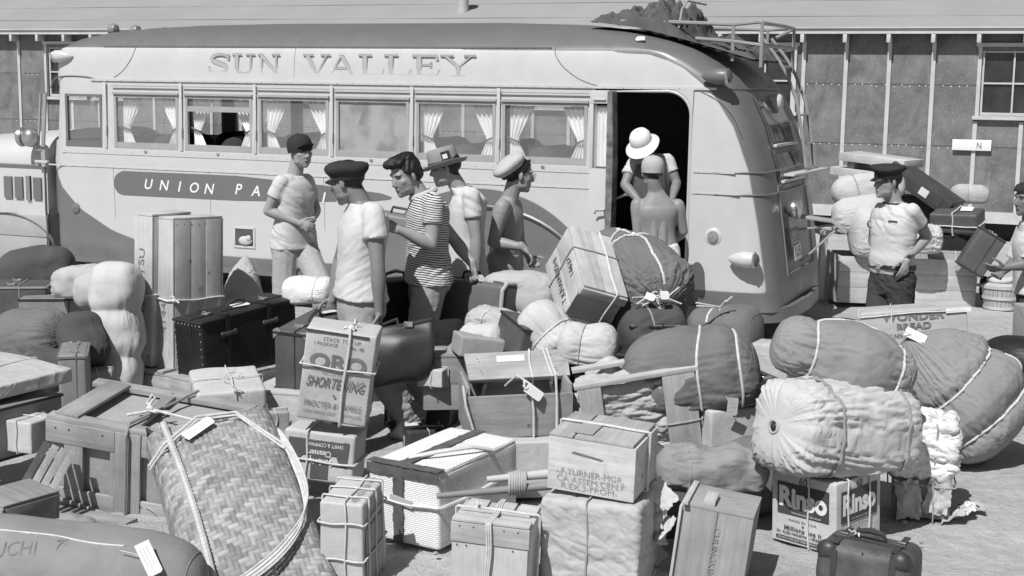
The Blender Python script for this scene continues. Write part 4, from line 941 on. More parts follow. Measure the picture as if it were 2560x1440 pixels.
# brown paper package on a deal box
o, D = put('deal_box', (-1.53, 7.45, .004, 0, 0, .25, .36, .38, .30), 'deal box beneath the corded cardboard package', 'wooden box'); planks(MB(), D, 'flrbu', .014, 2).build('boards', W_MID[0], o, bevel=.002)
o, D = put('package', 'package', 'cardboard package tied crosswise with string in front of the black suitcase', 'package')
softpart('wrapping', D, M_CARD, o, r=.018, amp=.004, bulge=.008, sag=.006); rope_loop(D, 'x', .05, .0035, parent=o, knot=27, slack=.006); rope_loop(D, 'y', .0, .0035, parent=o, slack=.007)
q = MB(); q.tube([(.05, -.02, .216), (.08, .01, .235), (.05, .04, .228), (.01, .01, .24), (-.03, -.05, .23), (0, -.09, .225)], .003, 5); q.build('bow', M_ROPE, o, True)
# cleanser carton and the shortening carton on it
o, D = put('cleanser_carton', 'cleanser', 'corded cleanser carton standing upside down beneath the ORO carton', 'carton')
softpart('carton', D, M_CARD, o, r=.016, amp=.002)
q = MB(); Mf = face(D, 'f', 0, .0, 0, .0045); W2 = D[0]/2
q.prism([(-W2*.85, .12), (-W2*.6, .10), (-W2*.45, .14), (-W2*.2, .15), (-W2*.2, .02), (W2*.3, .02), (W2*.3, .15), (W2*.5, .15), (W2*.6, .10), (W2*.8, .09), (W2*.85, .225), (-W2*.85, .225)], Mf, .0006); q.build('printed_panel', plain('print_grey', .085, .8, .15, 12, 0), o)
text('SWIFT & COMPANY', .2, .020, face(D, 'f', .08, .76, math.pi, .0060), M_WHITEINK, o); text('GENERAL OFFICE-CHICAGO, ILL.', .2, .010, face(D, 'f', .08, .855, math.pi, .0060), M_WHITEINK, o)
text('Cleanser', .12, .032, face(D, 'f', .02, .585, math.pi, .0060), M_WHITEINK, o, bold=.01); text('Sunbrite', .14, .034, face(D, 'f', .02, .41, math.pi, .0060), M_WHITEINK, o, bold=.01)
rope_loop(D, 'z', -.08, .006, parent=o, slack=.004); rope_loop(D, 'x', -.16, .006, parent=o, slack=.004)
o, D = put('shortening_carton', 'oro', 'upright ORO SHORTENING carton tied with white cord', 'carton')
softpart('carton', D, M_CARD, o, r=.010, amp=.0025, seed=4)
T = lambda s, w, h, u, v, m=M_INKG, **k: text(s, w, h, face(D, 'f', u, v, 0, .005), m, o, **k)
T('STACK TOP UP', .19, .021, .02, .905, track=1.1); T('1 PACKAGE', .12, .018, -.20, .85); T('No. 48', .07, .019, .24, .845); T('ORO', .29, .085, .0, .66, bold=.035)
T('REG. U.S. PAT. OFF.', .15, .012, .0, .535, shear=.25); T('SHORTENING', .30, .055, .0, .435, shear=.3, bold=.015); T('PROCTER & GAMBLE', .30, .03, .0, .19, shear=.3); T('LONG BEACH, CALIF.  MADE IN U.S.A.', .30, .017, .0, .10, shear=.3)
q = MB(); q.prism([((.011 if i % 2 == 0 else .0045)*math.sin(i*math.pi/5), (.011 if i % 2 == 0 else .0045)*math.cos(i*math.pi/5)) for i in range(10)], face(D, 'f', .0, .30, 0, .008), .0006); q.build('printed_star', M_INKG, o)
rope_loop(D, 'x', .12, .007, parent=o, knot=24, slack=.008); rope_loop(D, 'z', .10, .005, parent=o, slack=.009)
q = MB(); g = np.random.RandomState(3); q.tube(np.cumsum(g.normal(size=(30, 3))*V3((.016, .012, .006)), 0)*.8+V3((.05, 0, D[2]+.02)), .005, 5); q.build('cord_tangle', M_ROPE, o, True)
q = MB(); q.box((-.02, -D[1]/2-.004, D[2]-.012), (D[0]*.9, .008, .010)); q.build('flap_gap', M_INK, o)
# small carton with black printing, corded, front
o, D = put('printed_carton', 'asahi', 'tall cardboard carton netted with cord and printed along its top, beside the big wicker hamper', 'carton')
softpart('carton', D, M_CARD, o, r=.012, amp=.0025, seed=8)
for i, s_ in enumerate(('HSM', 'NO.10', 'LO-01', 'H.H')): text(s_, .055, .034, face(D, 'u', .27, .14+.24*i, math.pi/2, .005), M_INKG, o)
for v_ in (.55, .25): q = MB(); q.box((D[0]/2+.003, 0, v_*D[2]), (.002, D[1]*.8, .12)); q.build('printed_panel', plain('print_pale', .30, .8, .1, 9, 0), o)
for a in (-.3, .02, .33): rope_loop(D, 'y', a, .0045, parent=o, slack=.004)
for a in (.28, -.12): rope_loop(D, 'z', a, .0045, parent=o, slack=.004)
rope_loop(D, 'x', .1, .0045, parent=o, slack=.004)

# the long crate with cardboard panels
o, D = put('panelled_crate', 'crate', 'long wooden-framed crate with cardboard panels and a rope, behind the wicker hamper', 'crate'); w, d, h = D
q = MB(); q.box((0, 0, h/2), (w-.05, d-.05, h-.03)); q.build('panel', card('panel_board', .32), o)
t_ = .022
for x, ww in ((-w*.335, .1), (-w*.055, .11), (w*.035, .05), (w/2-.05, .1)): q = MB(); q.box((x, -d/2, h/2), (ww, t_, h)); q.build('post', wood('crate_post', .34, 2), o, bevel=.003)
q = MB()
for x0_, x1_ in ((-w/2, -w*.09), (w*.07, w/2-.1)):
    q.box(((x0_+x1_)/2, -d/2-.004, h-.055), (x1_-x0_, .02, .11)); q.box(((x0_+x1_)/2, -d/2-.003, .05), (x1_-x0_, .02, .10))
for y in (-d/2+.03, d/2-.03): q.box((0, y, h+.012), (w, .07, .026))
q.build('rail', wood('crate_rail', .36, 0), o, bevel=.003)
q = MB(); q.box((-w/2+.12, -.01, h+.030), (.13, d*.9, .016), RZ(-.10).to_3x3()); q.box((-w*.01, 0, h+.012), (.06, d-.1, .022)); q.build('cross_board', wood('crate_board', .30, 1), o, bevel=.003)
q = MB(); q.tube([(-w*.012, -d/2-.03, .02), (-w*.012, -d/2-.03, h), (-.02, -d/2+.02, h+.045), (.06, .12, h+.03), (.12, d/2, h+.05)], .008, 7); q.tube([(-w/2-.02, -d/2-.02, .06), (-w*.2, -d/2-.035, .02), (0, -d/2-.035, -.005), (w/2, -d/2-.04, -.03)], .012, 7)
q.build('rope', M_SACK, o, True)
q = MB(); q.tube([(.10, -.05, h+.05), (.05, -.10, h+.06), (-.0, -.09, h+.055), (.0, -.05, h+.08), (.02, -.04, h+.11), (.0, -.03, h+.12), (-.02, -.05, h+.08), (.03, -.08, h+.06), (.28, -.10, h+.05), (.42, -.12, h+.06)], .007, 7); q.tube([(.0, -.09, h+.05), (-.09, -.13, h+.03)], .008, 7); q.ell((.01, -.08, h+.065), (.02, .016, .014)); q.build('rope', M_ROPE, o, True)
nails(o, [(x, -d/2-.015, h-.03) for x in (-w*.44, -w*.36, -w*.16, w*.12, w*.3)], 1, .006)

# big wicker hamper of twilled bamboo
def hamper():
    A, B, C, Dd = at(580, 985, 6.65), at(350, 1112, 6.45), at(520, 1490, 5.5), at(945, 1470, 5.72)
    ex = nrm((A-B)+(Dd-C)); ey = (A-Dd)+(B-C); ey = nrm(ey-ex*(ex@ey)); ez = np.cross(ex, ey); c = (A+B+C+Dd)/4
    W = (np.linalg.norm(A-B)+np.linalg.norm(Dd-C))/2; Lh = (np.linalg.norm(A-Dd)+np.linalg.norm(B-C))/2
    Mx = Matrix(((ex[0], ey[0], ez[0], 0), (ex[1], ey[1], ez[1], 0), (ex[2], ey[2], ez[2], 0), (0, 0, 0, 1)))
    o = thing('wicker_hamper', 'big twilled bamboo hamper roped with white cord leaning on the long crate', 'hamper', c, Mx.to_euler())
    r, th = .07, .13
    def sheet(hx, hy, z0, sgn, drop, name, bulge=.075, ph=0):
        a = .0235; ex_ = hx+drop; ey_ = hy+drop; n = 5
        def fold(s, h):
            q = np.abs(s); fl = h-r; arc = r*math.pi/2; tt = np.clip((q-fl)/r, 0, math.pi/2); over = np.maximum(q-fl-arc, 0)
            return np.sign(s)*(np.minimum(q, fl)+r*np.sin(tt)+over*.05), r*(1-np.cos(tt))+over
        nx, ny = int(2*ex_/a)*n, int(2*ey_/a)*n; sx = np.linspace(-ex_, ex_, nx+1); sy = np.linspace(-ey_, ey_, ny+1)
        X, dx = fold(sx, hx); Y, dy = fold(sy, hy); GX, GY = np.meshgrid(X, Y); DX, DY = np.meshgrid(dx, dy)
        Z = -np.minimum(DX+DY, drop+r)+bulge*(1-np.clip(np.abs(GX)/hx, 0, 1)**2)*(1-np.clip(np.abs(GY)/hy, 0, 1)**2)
        I, J = np.meshgrid(np.arange(nx+1)/n, np.arange(ny+1)/n); i, j = np.floor(I), np.floor(J); fi, fj = I-i, J-j
        zig = np.abs((j % 24)-12); k = (i+zig+ph) % 4; hor = k < 2
        pr = lambda f: 1-(2*np.abs(f-.5))**4
        # over-strip domes across its width and dips at the end of its float
        along = np.where(hor, (k+fi)/2, ((k-2)+ (1-fj if False else fj))/2); across = np.where(hor, fj, fi)
        hgt = .0062*pr(across)*(.55+.45*np.sin(np.clip(along, 0, 1)*math.pi))
        Z = Z+hgt; Z *= sgn
        g = np.random.RandomState(3); tone = np.where(hor, g.rand(4000)[(j.astype(int)*37+(i.astype(int)+zig.astype(int))//4*11) % 4000], g.rand(4000)[(i.astype(int)*53+j.astype(int)//4*7) % 4000])
        tone = (.21+.19*tone)*np.where(hor, 1.0, .86)*(.72+.28*np.clip(pr(across)*1.5, 0, 1))*(1-.35*np.exp(-((across*3 % 1-.5)/.10)**2)*.5)
        P = np.stack([GX, GY, Z+z0], -1).reshape(-1, 3); wob = .006*waves(P, 7, 2); P[:, 2] += wob*sgn
        nxx = nx+1; f = [(b*nxx+a_, b*nxx+a_+1, (b+1)*nxx+a_+1, (b+1)*nxx+a_)[::(1 if sgn > 0 else -1)] for b in range(ny) for a_ in range(nx)]
        me = MB().add(P, f).mesh(name); setattr_(me, 'tone', tone.ravel()); return link(name, me, wick, o, None, True, 180)
    wick, t, N, L, b = nodes('twilled_bamboo'); an = N.new('ShaderNodeAttribute'); an.attribute_name = 'tone'
    cc = coords(t); base(t, b, mth(t, 'MULTIPLY', an.outputs['Fac'], ramp(t, noise_(t, cc, 3, 5), .85, 1.15))); b.inputs['Roughness'].default_value = .55; b.inputs['Specular IOR Level'].default_value = .3
    sheet(W/2, Lh/2, 0, 1, .12, 'lid'); sheet(W/2-.012, Lh/2-.012, -.22, -1, .14, 'base', .02)
    # bound bamboo stave along the lid
    q = MB(); pts = [V3((-W*.36+.02*math.sin(s*3), Lh*(.5-s)*.98, .035+.02*math.sin(s*math.pi)-.05*(s < .03))) for s in np.linspace(.0, .96, 150)]
    q.tube(pts, [.017+.0022*math.sin(i*2.1) for i in range(150)], 8); q.build('stave', plain('split_bamboo', .46, .5, .2, 12, .3, 90), o, True)
    # cord loops round it
    for k in range(6):
        q = MB(); kp = [(-W*.52, -.40, -.22), (-W*.50, -.42, -.03), (-W*.30, -.455, .045), (0, -.42, .085), (W*.25, -.32, .075), (W*.42, -.20, .055), (W*.505, -.04, .01), (W*.515, .14, -.01), (W*.50, .30, -.02), (W*.49, .42, -.10)]
        tt = np.linspace(0, len(kp)-1, 70); P = np.stack([np.interp(tt, range(len(kp)), [p_[c_] for p_ in kp]) for c_ in range(3)], 1); P = np.stack([np.convolve(np.pad(P[:, c_], 4, 'edge'), np.ones(9)/9, 'valid') for c_ in range(3)], 1)
        P[:, 1] = P[:, 1]*Lh+(.013*k-.03)*np.clip(1-np.abs(tt-4)/6, .15, 1); P[:, 0] += (.009*k-.02)*np.clip((tt-3)/4, 0, 1)*np.clip((9-tt)/3, .2, 1); P[:, 2] += .006*(k % 2)+.006
        q.tube(P, .0046, 6); q.build('cord', M_ROPE, o, True)
    q = MB(); q.tube([(-W/2-.02, Lh*.32, -.05), (-W*.4, Lh*.33, .05), (-W*.1, Lh*.44, .055), (W*.2, Lh*.42, .055), (W*.47, Lh*.22, .02), (W/2+.03, 0, -.03)], .007, 6); q.tube([(-W/2-.02, Lh*.30, -.05), (-W*.4, Lh*.31, .05), (-W*.1, Lh*.42, .057), (W*.2, Lh*.40, .057), (W*.47, Lh*.19, .02)], .006, 6); q.build('cord', M_ROPE, o, True)
    hang_tag(o, TR(-W*.12, Lh*.36, .072)@RZ(.55)@RX(.1), .17, .055)
hamper()

# white rush basket trunk with dark leather binding
def rush():
    o, D = put('rush_basket', 'whitebasket', 'white woven rush trunk bound in dark leather, beside the bamboo hamper', 'basket trunk'); w, d, h = D
    def m_(top):
        m, t, N, L, b = nodes('white_rush'); c = N.new('ShaderNodeTexCoord'); sp = N.new('ShaderNodeSeparateXYZ'); L.new(c.outputs['Object'], sp.inputs[0]); cb = N.new('ShaderNodeCombineXYZ')
        if top: L.new(sp.outputs[1], cb.inputs[0]); L.new(sp.outputs[0], cb.inputs[1])
        else: L.new(mth(t, 'ADD', sp.outputs[0], sp.outputs[1]), cb.inputs[0]); L.new(sp.outputs[2], cb.inputs[1])
        n0 = noise_(t, c.outputs['Object'], 9, 2); dv = N.new('ShaderNodeVectorMath'); dv.operation = 'ADD'; L.new(cb.outputs[0], dv.inputs[0]); cx = N.new('ShaderNodeCombineXYZ'); L.new(mth(t, 'MULTIPLY', n0, .008), cx.inputs[1]); L.new(cx.outputs[0], dv.inputs[1])
        bk = N.new('ShaderNodeTexBrick'); L.new(dv.outputs[0], bk.inputs['Vector']); bk.inputs['Scale'].default_value = 1; bk.inputs['Brick Width'].default_value = .028; bk.inputs['Row Height'].default_value = .0095; bk.inputs['Mortar Size'].default_value = .0022; bk.inputs['Mortar Smooth'].default_value = 1
        for i, v in ((1, .82), (2, .77), (3, .62)): bk.inputs[i].default_value = (v, v, v, 1)
        base(t, b, mth(t, 'MULTIPLY', bk.outputs['Color'], ramp(t, noise_(t, c.outputs['Object'], 5, 5), .9, 1.1))); b.inputs['Roughness'].default_value = .8
        L.new(bump(t, mth(t, 'SUBTRACT', 1, bk.outputs['Fac']), .7, .003), b.inputs['Normal']); return m
    link('weave', soft_box((w, d, h*.99), r=.018, amp=.003, n=12), m_(False), o, None, True, 60)
    link('lid', soft_box((w-.01, d-.01, .03), r=.012, amp=.002, n=12, M=TR(0, 0, h-.022)), m_(True), o, None, True, 60)
    g = np.random.RandomState(4); lea = plain('scuffed_leather', .10, .7, .3, 14, .4, 60, stain=.3)
    def band(a, b_, wd, up):
        q = MB(); a, b_ = V3(a), V3(b_); n = 24; x = nrm(b_-a); y = np.cross(up, x); R = []
        for s in np.linspace(0, 1, n): 
            p = a+(b_-a)*s; w1, w2 = wd/2*(1+.09*g.normal()), wd/2*(1+.09*g.normal()); R.append([p-y*w1+V3(up)*.003, p-y*w1+V3(up)*.007, p+y*w2+V3(up)*.007, p+y*w2+V3(up)*.003])
        q.loft(R); q.build('leather_binding', lea, o)
    zt = h+.010
    band((-w/2, -d/2+.02, zt), (w/2, -d/2+.02, zt), .06, (0, 0, 1)); band((.0-.02, -d/2+.05, zt+.002), (-.02, d/2, zt+.002), .06, (0, 0, 1)); band((-w/2, -d/2-.002, h-.016), (w/2, -d/2-.002, h-.016), .045, (0, -1, 0)); band((-.02, -d/2-.005, h-.03), (-.02, -d/2-.005, .01), .055, (0, -1, 0))
    rope_loop(D, 'z', .06, .009, parent=o, slack=.004, wob=.006, mat=plain('pale_strap', .62, .8, .1, 9, .2))
    q = MB(); q.tube([(-w*.1, -d*.35, zt+.01), (w*.15, -d*.2, zt+.03), (w*.4, 0, zt+.035), (w*.5, .15*d, zt)], .011, 6); q.build('strap', plain('pale_strap', .62, .8, .1, 9, .2), o, True)
    q = MB(); q.box((.0, -d/2-.014, h*.58), (.13, .004, .035), RY(.14).to_3x3()); q.build('paper_label', plain('label_buff', .40, .8, .1, 9, 0), o)
rush()

# open crate with a bench lid tied over it, on a carton
o, D = put('carton_box', (.035, 7.22, .004, 0, 0, .18, .46, .40, .30), 'plain cardboard carton underneath the open crate, behind the white rush trunk', 'carton'); softpart('carton', D, M_CARD, o, r=.012, amp=.004)
b_ = BX['frontboard']; o = thing('open_crate', 'open wooden crate with its front board to us, tied below the bench lid', 'crate', (b_[0]+.03, b_[1]+.13, .315), (.10, -.02, .17)); w, d, h = .56, .34, .24
for y in (-d/2+.01, d/2-.01): q = MB(); q.box((0, y, h/2), (w, .018, h-.01)); q.build('side_board', wood('crate_front', .30, 0), o, bevel=.003)
for x in (-w/2+.01, w/2-.01): q = MB(); q.box((x, 0, h/2+.02), (.018, d-.042, h+.04)); q.build('end_board', wood('crate_end', .34, 1), o, bevel=.003)
q = MB(); q.box((0, 0, .012), (w-.04, d-.04, .012)); q.build('base_board', W_MID[0], o)
q = MB(); q.tube([(-w/2-.02, -d/2, .30), (-w/2-.01, -d/2-.03, .20), (-w/2+.05, -d/2-.02, .0), (-w*.27, -d/2-.02, -.28), (-w*.2, -d/2-.10, -.30), (.0, -d/2-.10, -.22), (w*.22, -d/2-.05, -.08), (w*.34, -d/2-.03, .02), (w*.34, -d/2-.02, .2), (w*.33, -d/2+.0, .34)], .007, 7)
q.tube([(w*.13, -d/2-.015, -.1), (w*.12, -d/2-.02, .15), (w*.10, -d/2, .29), (-w*.02, -d/2+.05, .33), (-w*.1, -.02, .24)], .006, 7); q.build('rope', M_ROPE, o, True)
g = np.random.RandomState(9); q = MB(); q.tube(V3((w*.06, -d/2-.01, .29))+np.cumsum(g.normal(size=(16, 3)), 0)*.008, .006, 6); q.build('knot', M_ROPE, o, True)
hang_tag(o, TR(w*.12, -d/2-.02, .255)@RZ(.1)@RX(1.15)@RZ(-.7), .10, .055)
b_ = BX['lid']; o = thing('bench_lid', 'wooden bench seat with a paper label lying over the open crate', 'bench', b_[:3], b_[3:6]); w, d, h = b_[6:9]
q = MB(); q.prism([(-w/2+.02, -d/2), (w/2-.0, -d/2), (w/2, d/2), (-w/2, d/2-.0)], TR(0, 0, 0), h); q.build('seat_board', wood('bench_board', .36, 0), o, bevel=.006)
for x in (-.19, .19): q = MB(); q.box((x, -.02, -.09), (.018, d*.8, .17), RY(-x*1.15).to_3x3()); q.build('leg_board', W_MID[2], o, bevel=.003)
q = MB(); q.box((-.03, .045, h+.0015), (.15, .045, .001)); q.build('paper_label', M_TAG, o)
for x in (.08, .155, .175):
    q = MB(); q.tube([(x, d/2, -.02), (x-.005, d/2+.002, h+.004), (x-.01+.02*(x > .1), 0, h+.006), (x+.03*(x > .1), -d/2-.004, h+.002), (x+.03*(x > .1), -d/2, -.03)], .0055, 6); q.build('rope', M_ROPE, o, True)
nails(o, [(sx*.2+dx, dy, h+.0005) for sx in (-1, 1) for dx, dy in ((-.01, .05), (.0, .03), (.005, -.04), (.012, -.06))], 2, .004)

# paper-stuffed crate frame
o, D = put('slatted_crate', 'papercrate', 'light slatted crate stuffed with crumpled paper, against the rope-tied duffel', 'crate'); w, d, h = D
for x, ww in ((-w/2+.06, .115), (w/2-.085, .165)): q = MB(); q.box((x, -d/2-.006, h/2), (ww, .014, h)); q.build('upright_slat', wood('slat_pale', .44, 2), o, bevel=.002)
q = MB(); q.box((0, -d/2+.01, h+.012), (w+.03, .05, .022)); q.box((0, d/2-.01, h+.012), (w, .05, .02)); q.box((0, -d/2+.008, .02), (w, .014, .05)); q.build('rail', wood('slat_rail', .46, 0), o, bevel=.002)
me = soft_box((w-.02, d-.03, h-.02), r=.03, n=60, amp=.0); P = getv(me); N_ = getn(me); P = P+N_*(.020*ridge(P/V3((.16, .16, .09)), 4, 4, 1.3))[:, None]*np.clip((P[:, 2:3])*30, 0, 1); setv(me, P); link('crumpled_paper', me, M_PAPER, o, None, True, 180)
rope_loop(D, 'z', -.13, .0045, parent=o, slack=.012, mat=M_ROPED)

# front row: rope-tied wooden box, wrapped parcel, stencilled case, cleated box
o, D = put('lidded_box', 'woodbox', 'pale wooden box with raised lid, corded both ways, between rush trunk and creased parcel', 'wooden box'); w, d, h = D
planks(MB(), (w-.008, d-.008, h*.72), 'flrb', .014, 1).build('boards', W_PALE[2], o, bevel=.002)
q = MB(); q.box((0, 0, h*.86), (w, d, h*.28-.006)); q.build('lid', wood('lid_board', .46, 0), o, bevel=.003)
q = MB(); q.box((0, -d/2+.035, h+.006), (w-.006, .06, .012)); q.box((-.01, .01, h+.004), (w*.9, .02, .010))
for x in (-.10, .02, .12): q.box((x, .065, h+.005), (.085, d*.42, .011))
q.build('lid_slat', W_PALE[0], o, bevel=.002)
for a in (-.03, -.005, .02): rope_loop(D, 'x', a, .0042, parent=o, slack=.009)
rope_loop(D, 'y', .05, .006, parent=o, slack=.009, knot=24)
nails(o, [(x, -d/2-.001, h*.95) for x in (-.13, -.07, .06, .12)]+[(x, -d/2+.001, h*.69) for x in (-.14, -.1, .1)], 1)
o, D = put('wrapped_parcel', 'wrapped', 'parcel in creased pale paper corded vertically under the stencilled TURNER case', 'parcel'); w, d, h = D
me = soft_box(D, r=.025, n=72, amp=0); P = getv(me); N_ = getn(me); q = P*V3((1, 1, 1.0)); R_ = RY(.5).to_3x3(); q2 = P@np.array(R_)
P = P+N_*(.008*ridge(q2/V3((.22, .22, .10)), 5, 4, 1.4)+.003)[:, None]; P[:, 2] = np.minimum(P[:, 2], h+.002); setv(me, P); link('paper', me, M_PAPER, o, None, True, 180)
rope_loop(D, 'x', -.02, .004, parent=o, slack=.007, mat=plain('grey_string', .32, .9, .1, 30, .3)); rope_loop(D, 'z', -.36, .004, parent=o, slack=.007)
o, D = put('stencilled_case', 'turner', 'pale wooden case stencilled TURNER-MGR on top of the creased paper parcel', 'wooden box', dz=.012); w, d, h = D
planks(MB(), D, 'flrbd', .013, 1).build('boards', wood('case_pale', .54, 0), o, bevel=.002)
q = MB(); g = np.random.RandomState(2)
for i, (x, ww) in enumerate(((-.14, .105), (-.03, .10), (.10, .16))): q.box((x, 0, h+.006), (ww, d-.004, .011+.002*i))
q.build('lid_board', wood('case_lid', .40, 1), o, bevel=.002)
q = MB(); q.box((-.055, -.04, h+.018), (.085, .17, .004)); q.build('paper_patch', plain('patch_grey', .30, .8, .1, 8, .1), o)
for s_, ww, v_ in (('-.F.TURNER-MGR.', .30, .40), ('.CA ASSEM.CEN.F', .31, .26), ('R.EX.3-FROM-', .25, .13)): text(s_, ww, .026, face(D, 'f', -.01, v_-.0, 0, .0025), M_PALEINK, o)
q = MB(); q.prism([(-.09, .0), (.04, -.012), (.055, -.010), (.04, -.005), (-.08, .007)], face(D, 'f', -.0, .74, -.02, .0012), .0008); q.build('hand_slot', M_INKG, o)
rope_loop((w, d, h+.013), 'y', .03, .006, parent=o, slack=.004, knot=None)
o, D = put('cleated_box', 'cleatbox', 'upright grey wooden box with cleats on its top, right of the creased parcel', 'wooden box'); w, d, h = D
planks(MB(), D, 'frbd', .014, 2, {'f': 'v', 'r': 'v', 'b': 'v'}).build('boards', wood('grey_box', .33, 2), o, bevel=.002)
q = MB(); q.box((0, 0, h+.007), (w, d, .014)); q.build('top_board', wood('grey_top', .33, 0), o, bevel=.002)
q = MB(); q.box((-.045, -.06, h+.027), (.05, .12, .026)); q.box((-w/2+.012, -.02, h+.022), (.024, d+.02, .016)); q.build('cleat', W_PALE[1], o, bevel=.003)
text('CHUNGKING', .26, .03, face(D, 'f', .02, .55, -math.pi/2, .002), plain('ghost_ink', .28, .8, .1, 20, 0), o)
q = MB(); q.box((-w/2-.006, -.02, h/2), (.012, d, h)); q.build('side_board', W_PALE[2], o, bevel=.002)

# soap carton
o, D = put('soap_carton', 'rinso', 'soap carton printed Rinso, corded white, under the white bundle', 'carton'); w, d, h = D
softpart('carton', D, card('soap_board', .50), o, r=.006, amp=.001, seed=6)
dk = plain('print_dark', .055, .7, .2, 10, 0)
for sd, cw, lines in (('f', w, ('Millions use it', 'in tub-washer-dishpan')), ('r', d, ('Soaks clothes whiter', ''))):
    q = MB(); M = face(D, sd, 0, .0, 0, .0032); q.prism([(-cw*.40, h*.42), (cw*.40, h*.42), (cw*.40, h*.87), (-cw*.40, h*.87)], M, .0005); q.prism([(-cw*.42, h*.045), (cw*.42, h*.045), (cw*.42, h*.095), (-cw*.42, h*.095)], M, .0005); q.build('printed_panel', dk, o)
    text('Rinso', cw*.74, h*.30, face(D, sd, 0, .67, 0, .0040), M_WHITEINK, o, bold=.045); text('60', .045, .038, face(D, sd, .0, .925, 0, .0034), M_INK, o)
    text('THE GRANULATED SOAP', cw*.46, h*.022, face(D, sd, .05, .455, 0, .0040), M_WHITEINK, o); text('MADE IN U.S.A.', cw*.44, h*.035, face(D, sd, 0, .345, 0, .0034), M_INK, o)
    q = MB(); q.lathe([(.006, 0), (.006, .0005)], 12, face(D, sd, 0, .285, 0, .0034)); q.build('printed_dot', M_INK, o)
    text(lines[0], cw*(.58 if sd == 'f' else .76), h*.065, face(D, sd, 0, .225 if sd == 'f' else .18, 0, .0034), M_INK, o, bold=.012)
    if lines[1]: text(lines[1], cw*.82, h*.065, face(D, sd, 0, .15, 0, .0034), M_INK, o, bold=.012)
    text('DO NOT STORE NEAR STEAM PIPES OR RADIATORS' if sd == 'f' else 'LEVER BROTHERS COMPANY', cw*.76, h*.022, face(D, sd, 0, .07, 0, .0040), M_WHITEINK, o)
rope_loop(D, 'x', .09, .0045, parent=o, slack=.004); rope_loop(D, 'y', -.26, .0045, parent=o, slack=.004); rope_loop(D, 'y', .22, .0045, parent=o, slack=.004)
# bread carton
o, D = put('bread_carton', 'bread', 'long flat bread carton printed SLO-BAKED in front of the smiling man', 'carton'); w, d, h = D
softpart('carton', D, card('bread_board', .40), o, r=.008, amp=.002)
text("IT'S SLO-BAKED", .30, .026, face(D, 'u', .0, .45, 0, .004), M_PALEINK, o); text('WONDER', .40, .055, face(D, 'f', 0, .94, 0, .004), M_INKG, o, bold=.03); text('BREAD', .22, .045, face(D, 'f', 0, .84, 0, .004), M_INKG, o, bold=.03); text('CONTINENTAL BAKING COMPANY', .42, .03, face(D, 'f', 0, .75, 0, .004), M_INK, o)
rope_loop(D, 'z', .47, .005, parent=o, slack=.005); rope_loop(D, 'x', -.2, .004, parent=o, slack=.005)
hang_tag(o, TR(.29, -d/2-.01, h*.97)@RX(1.4), .16, .03)
# painted case T. KAWANISHI
o, D = put('lettered_case', 'kawanishi', 'tilted wooden case lettered T.KAWANISHI lying on the white sacks', 'wooden box'); w, d, h = D
planks(MB(), (w, d, h), 'lrud', .014, 2, {'l': 'h', 'u': 'v'}).build('boards', wood('case_deal', .50, 1), o, bevel=.002)
for y in (-d/2+.03, d/2-.02): q = MB(); q.box((0, y, h/2), (w-.03, .014, h-.03)); q.build('end_panel', plain('end_print', .46, .7, .12, 6, .1), o)
q = MB()
for z in (.025, h-.025): q.box((0, -d/2+.006, z), (w, .030, .05)); 
q.build('end_cleat', W_PALE[0], o, bevel=.002)
text('T.KAWANISHI', .40, .048, TR(-w/2-.0025, .0, h*.36)@RZ(-math.pi/2)@RX(math.pi/2)@RZ(math.pi), M_INK, o, jitter=.004, name='handwriting'); text('14637', .15, .04, TR(-w/2-.0025, -.02, h*.80)@RZ(-math.pi/2)@RX(math.pi/2)@RZ(math.pi), M_INK, o, jitter=.004, name='handwriting')
text('CALIFORNIA PEACHES', .17, .016, TR(-.03, -d/2+.0215, .075)@RX(math.pi/2), plain('end_ink', .19, .8, .1, 9, 0), o)
q = MB(); q.tube([(.10+.026*math.cos(a), -d/2+.0215, .085+.026*math.sin(a)) for a in np.linspace(0, 6.28, 25)[:-1]], .003, 5, True); q.build('printed_ring', plain('end_ink', .19, .8, .1, 9, 0), o); text('44', .026, .02, TR(.10, -d/2+.0215, .085)@RX(math.pi/2), plain('end_ink', .19, .8, .1, 9, 0), o)
rope_loop((w, d, h+.014), 'x', .22, .007, parent=o, slack=.004); rope_loop((w, d, h+.014), 'y', .12, .004, parent=o, slack=.003, mat=M_ROPED)

news, t, N, L, bb = nodes('newsprint'); c = coords(t, (1, 1, 1)); bk = N.new('ShaderNodeTexBrick'); mp = N.new('ShaderNodeMapping'); mp.inputs['Rotation'].default_value = (1.2, .3, .2); L.new(c, mp.inputs[0]); L.new(mp.outputs[0], bk.inputs['Vector']); bk.inputs['Scale'].default_value = 1; bk.inputs['Brick Width'].default_value = .035; bk.inputs['Row Height'].default_value = .011; bk.inputs['Mortar Size'].default_value = .0035
for i, v in ((1, .25), (2, .62), (3, .66)): bk.inputs[i].default_value = (v, v, v, 1)
nf = ramp(t, noise_(t, c, 5, 3), 0, 1, .5, .52); base(t, bb, mth(t, 'ADD', mth(t, 'MULTIPLY', bk.outputs['Color'], nf), mth(t, 'MULTIPLY', mth(t, 'SUBTRACT', 1, nf), .64))); bb.inputs['Roughness'].default_value = .9; L.new(bump(t, noise_(t, c, 9, 3, .5, .8), .5, .02), bb.inputs['Normal'])
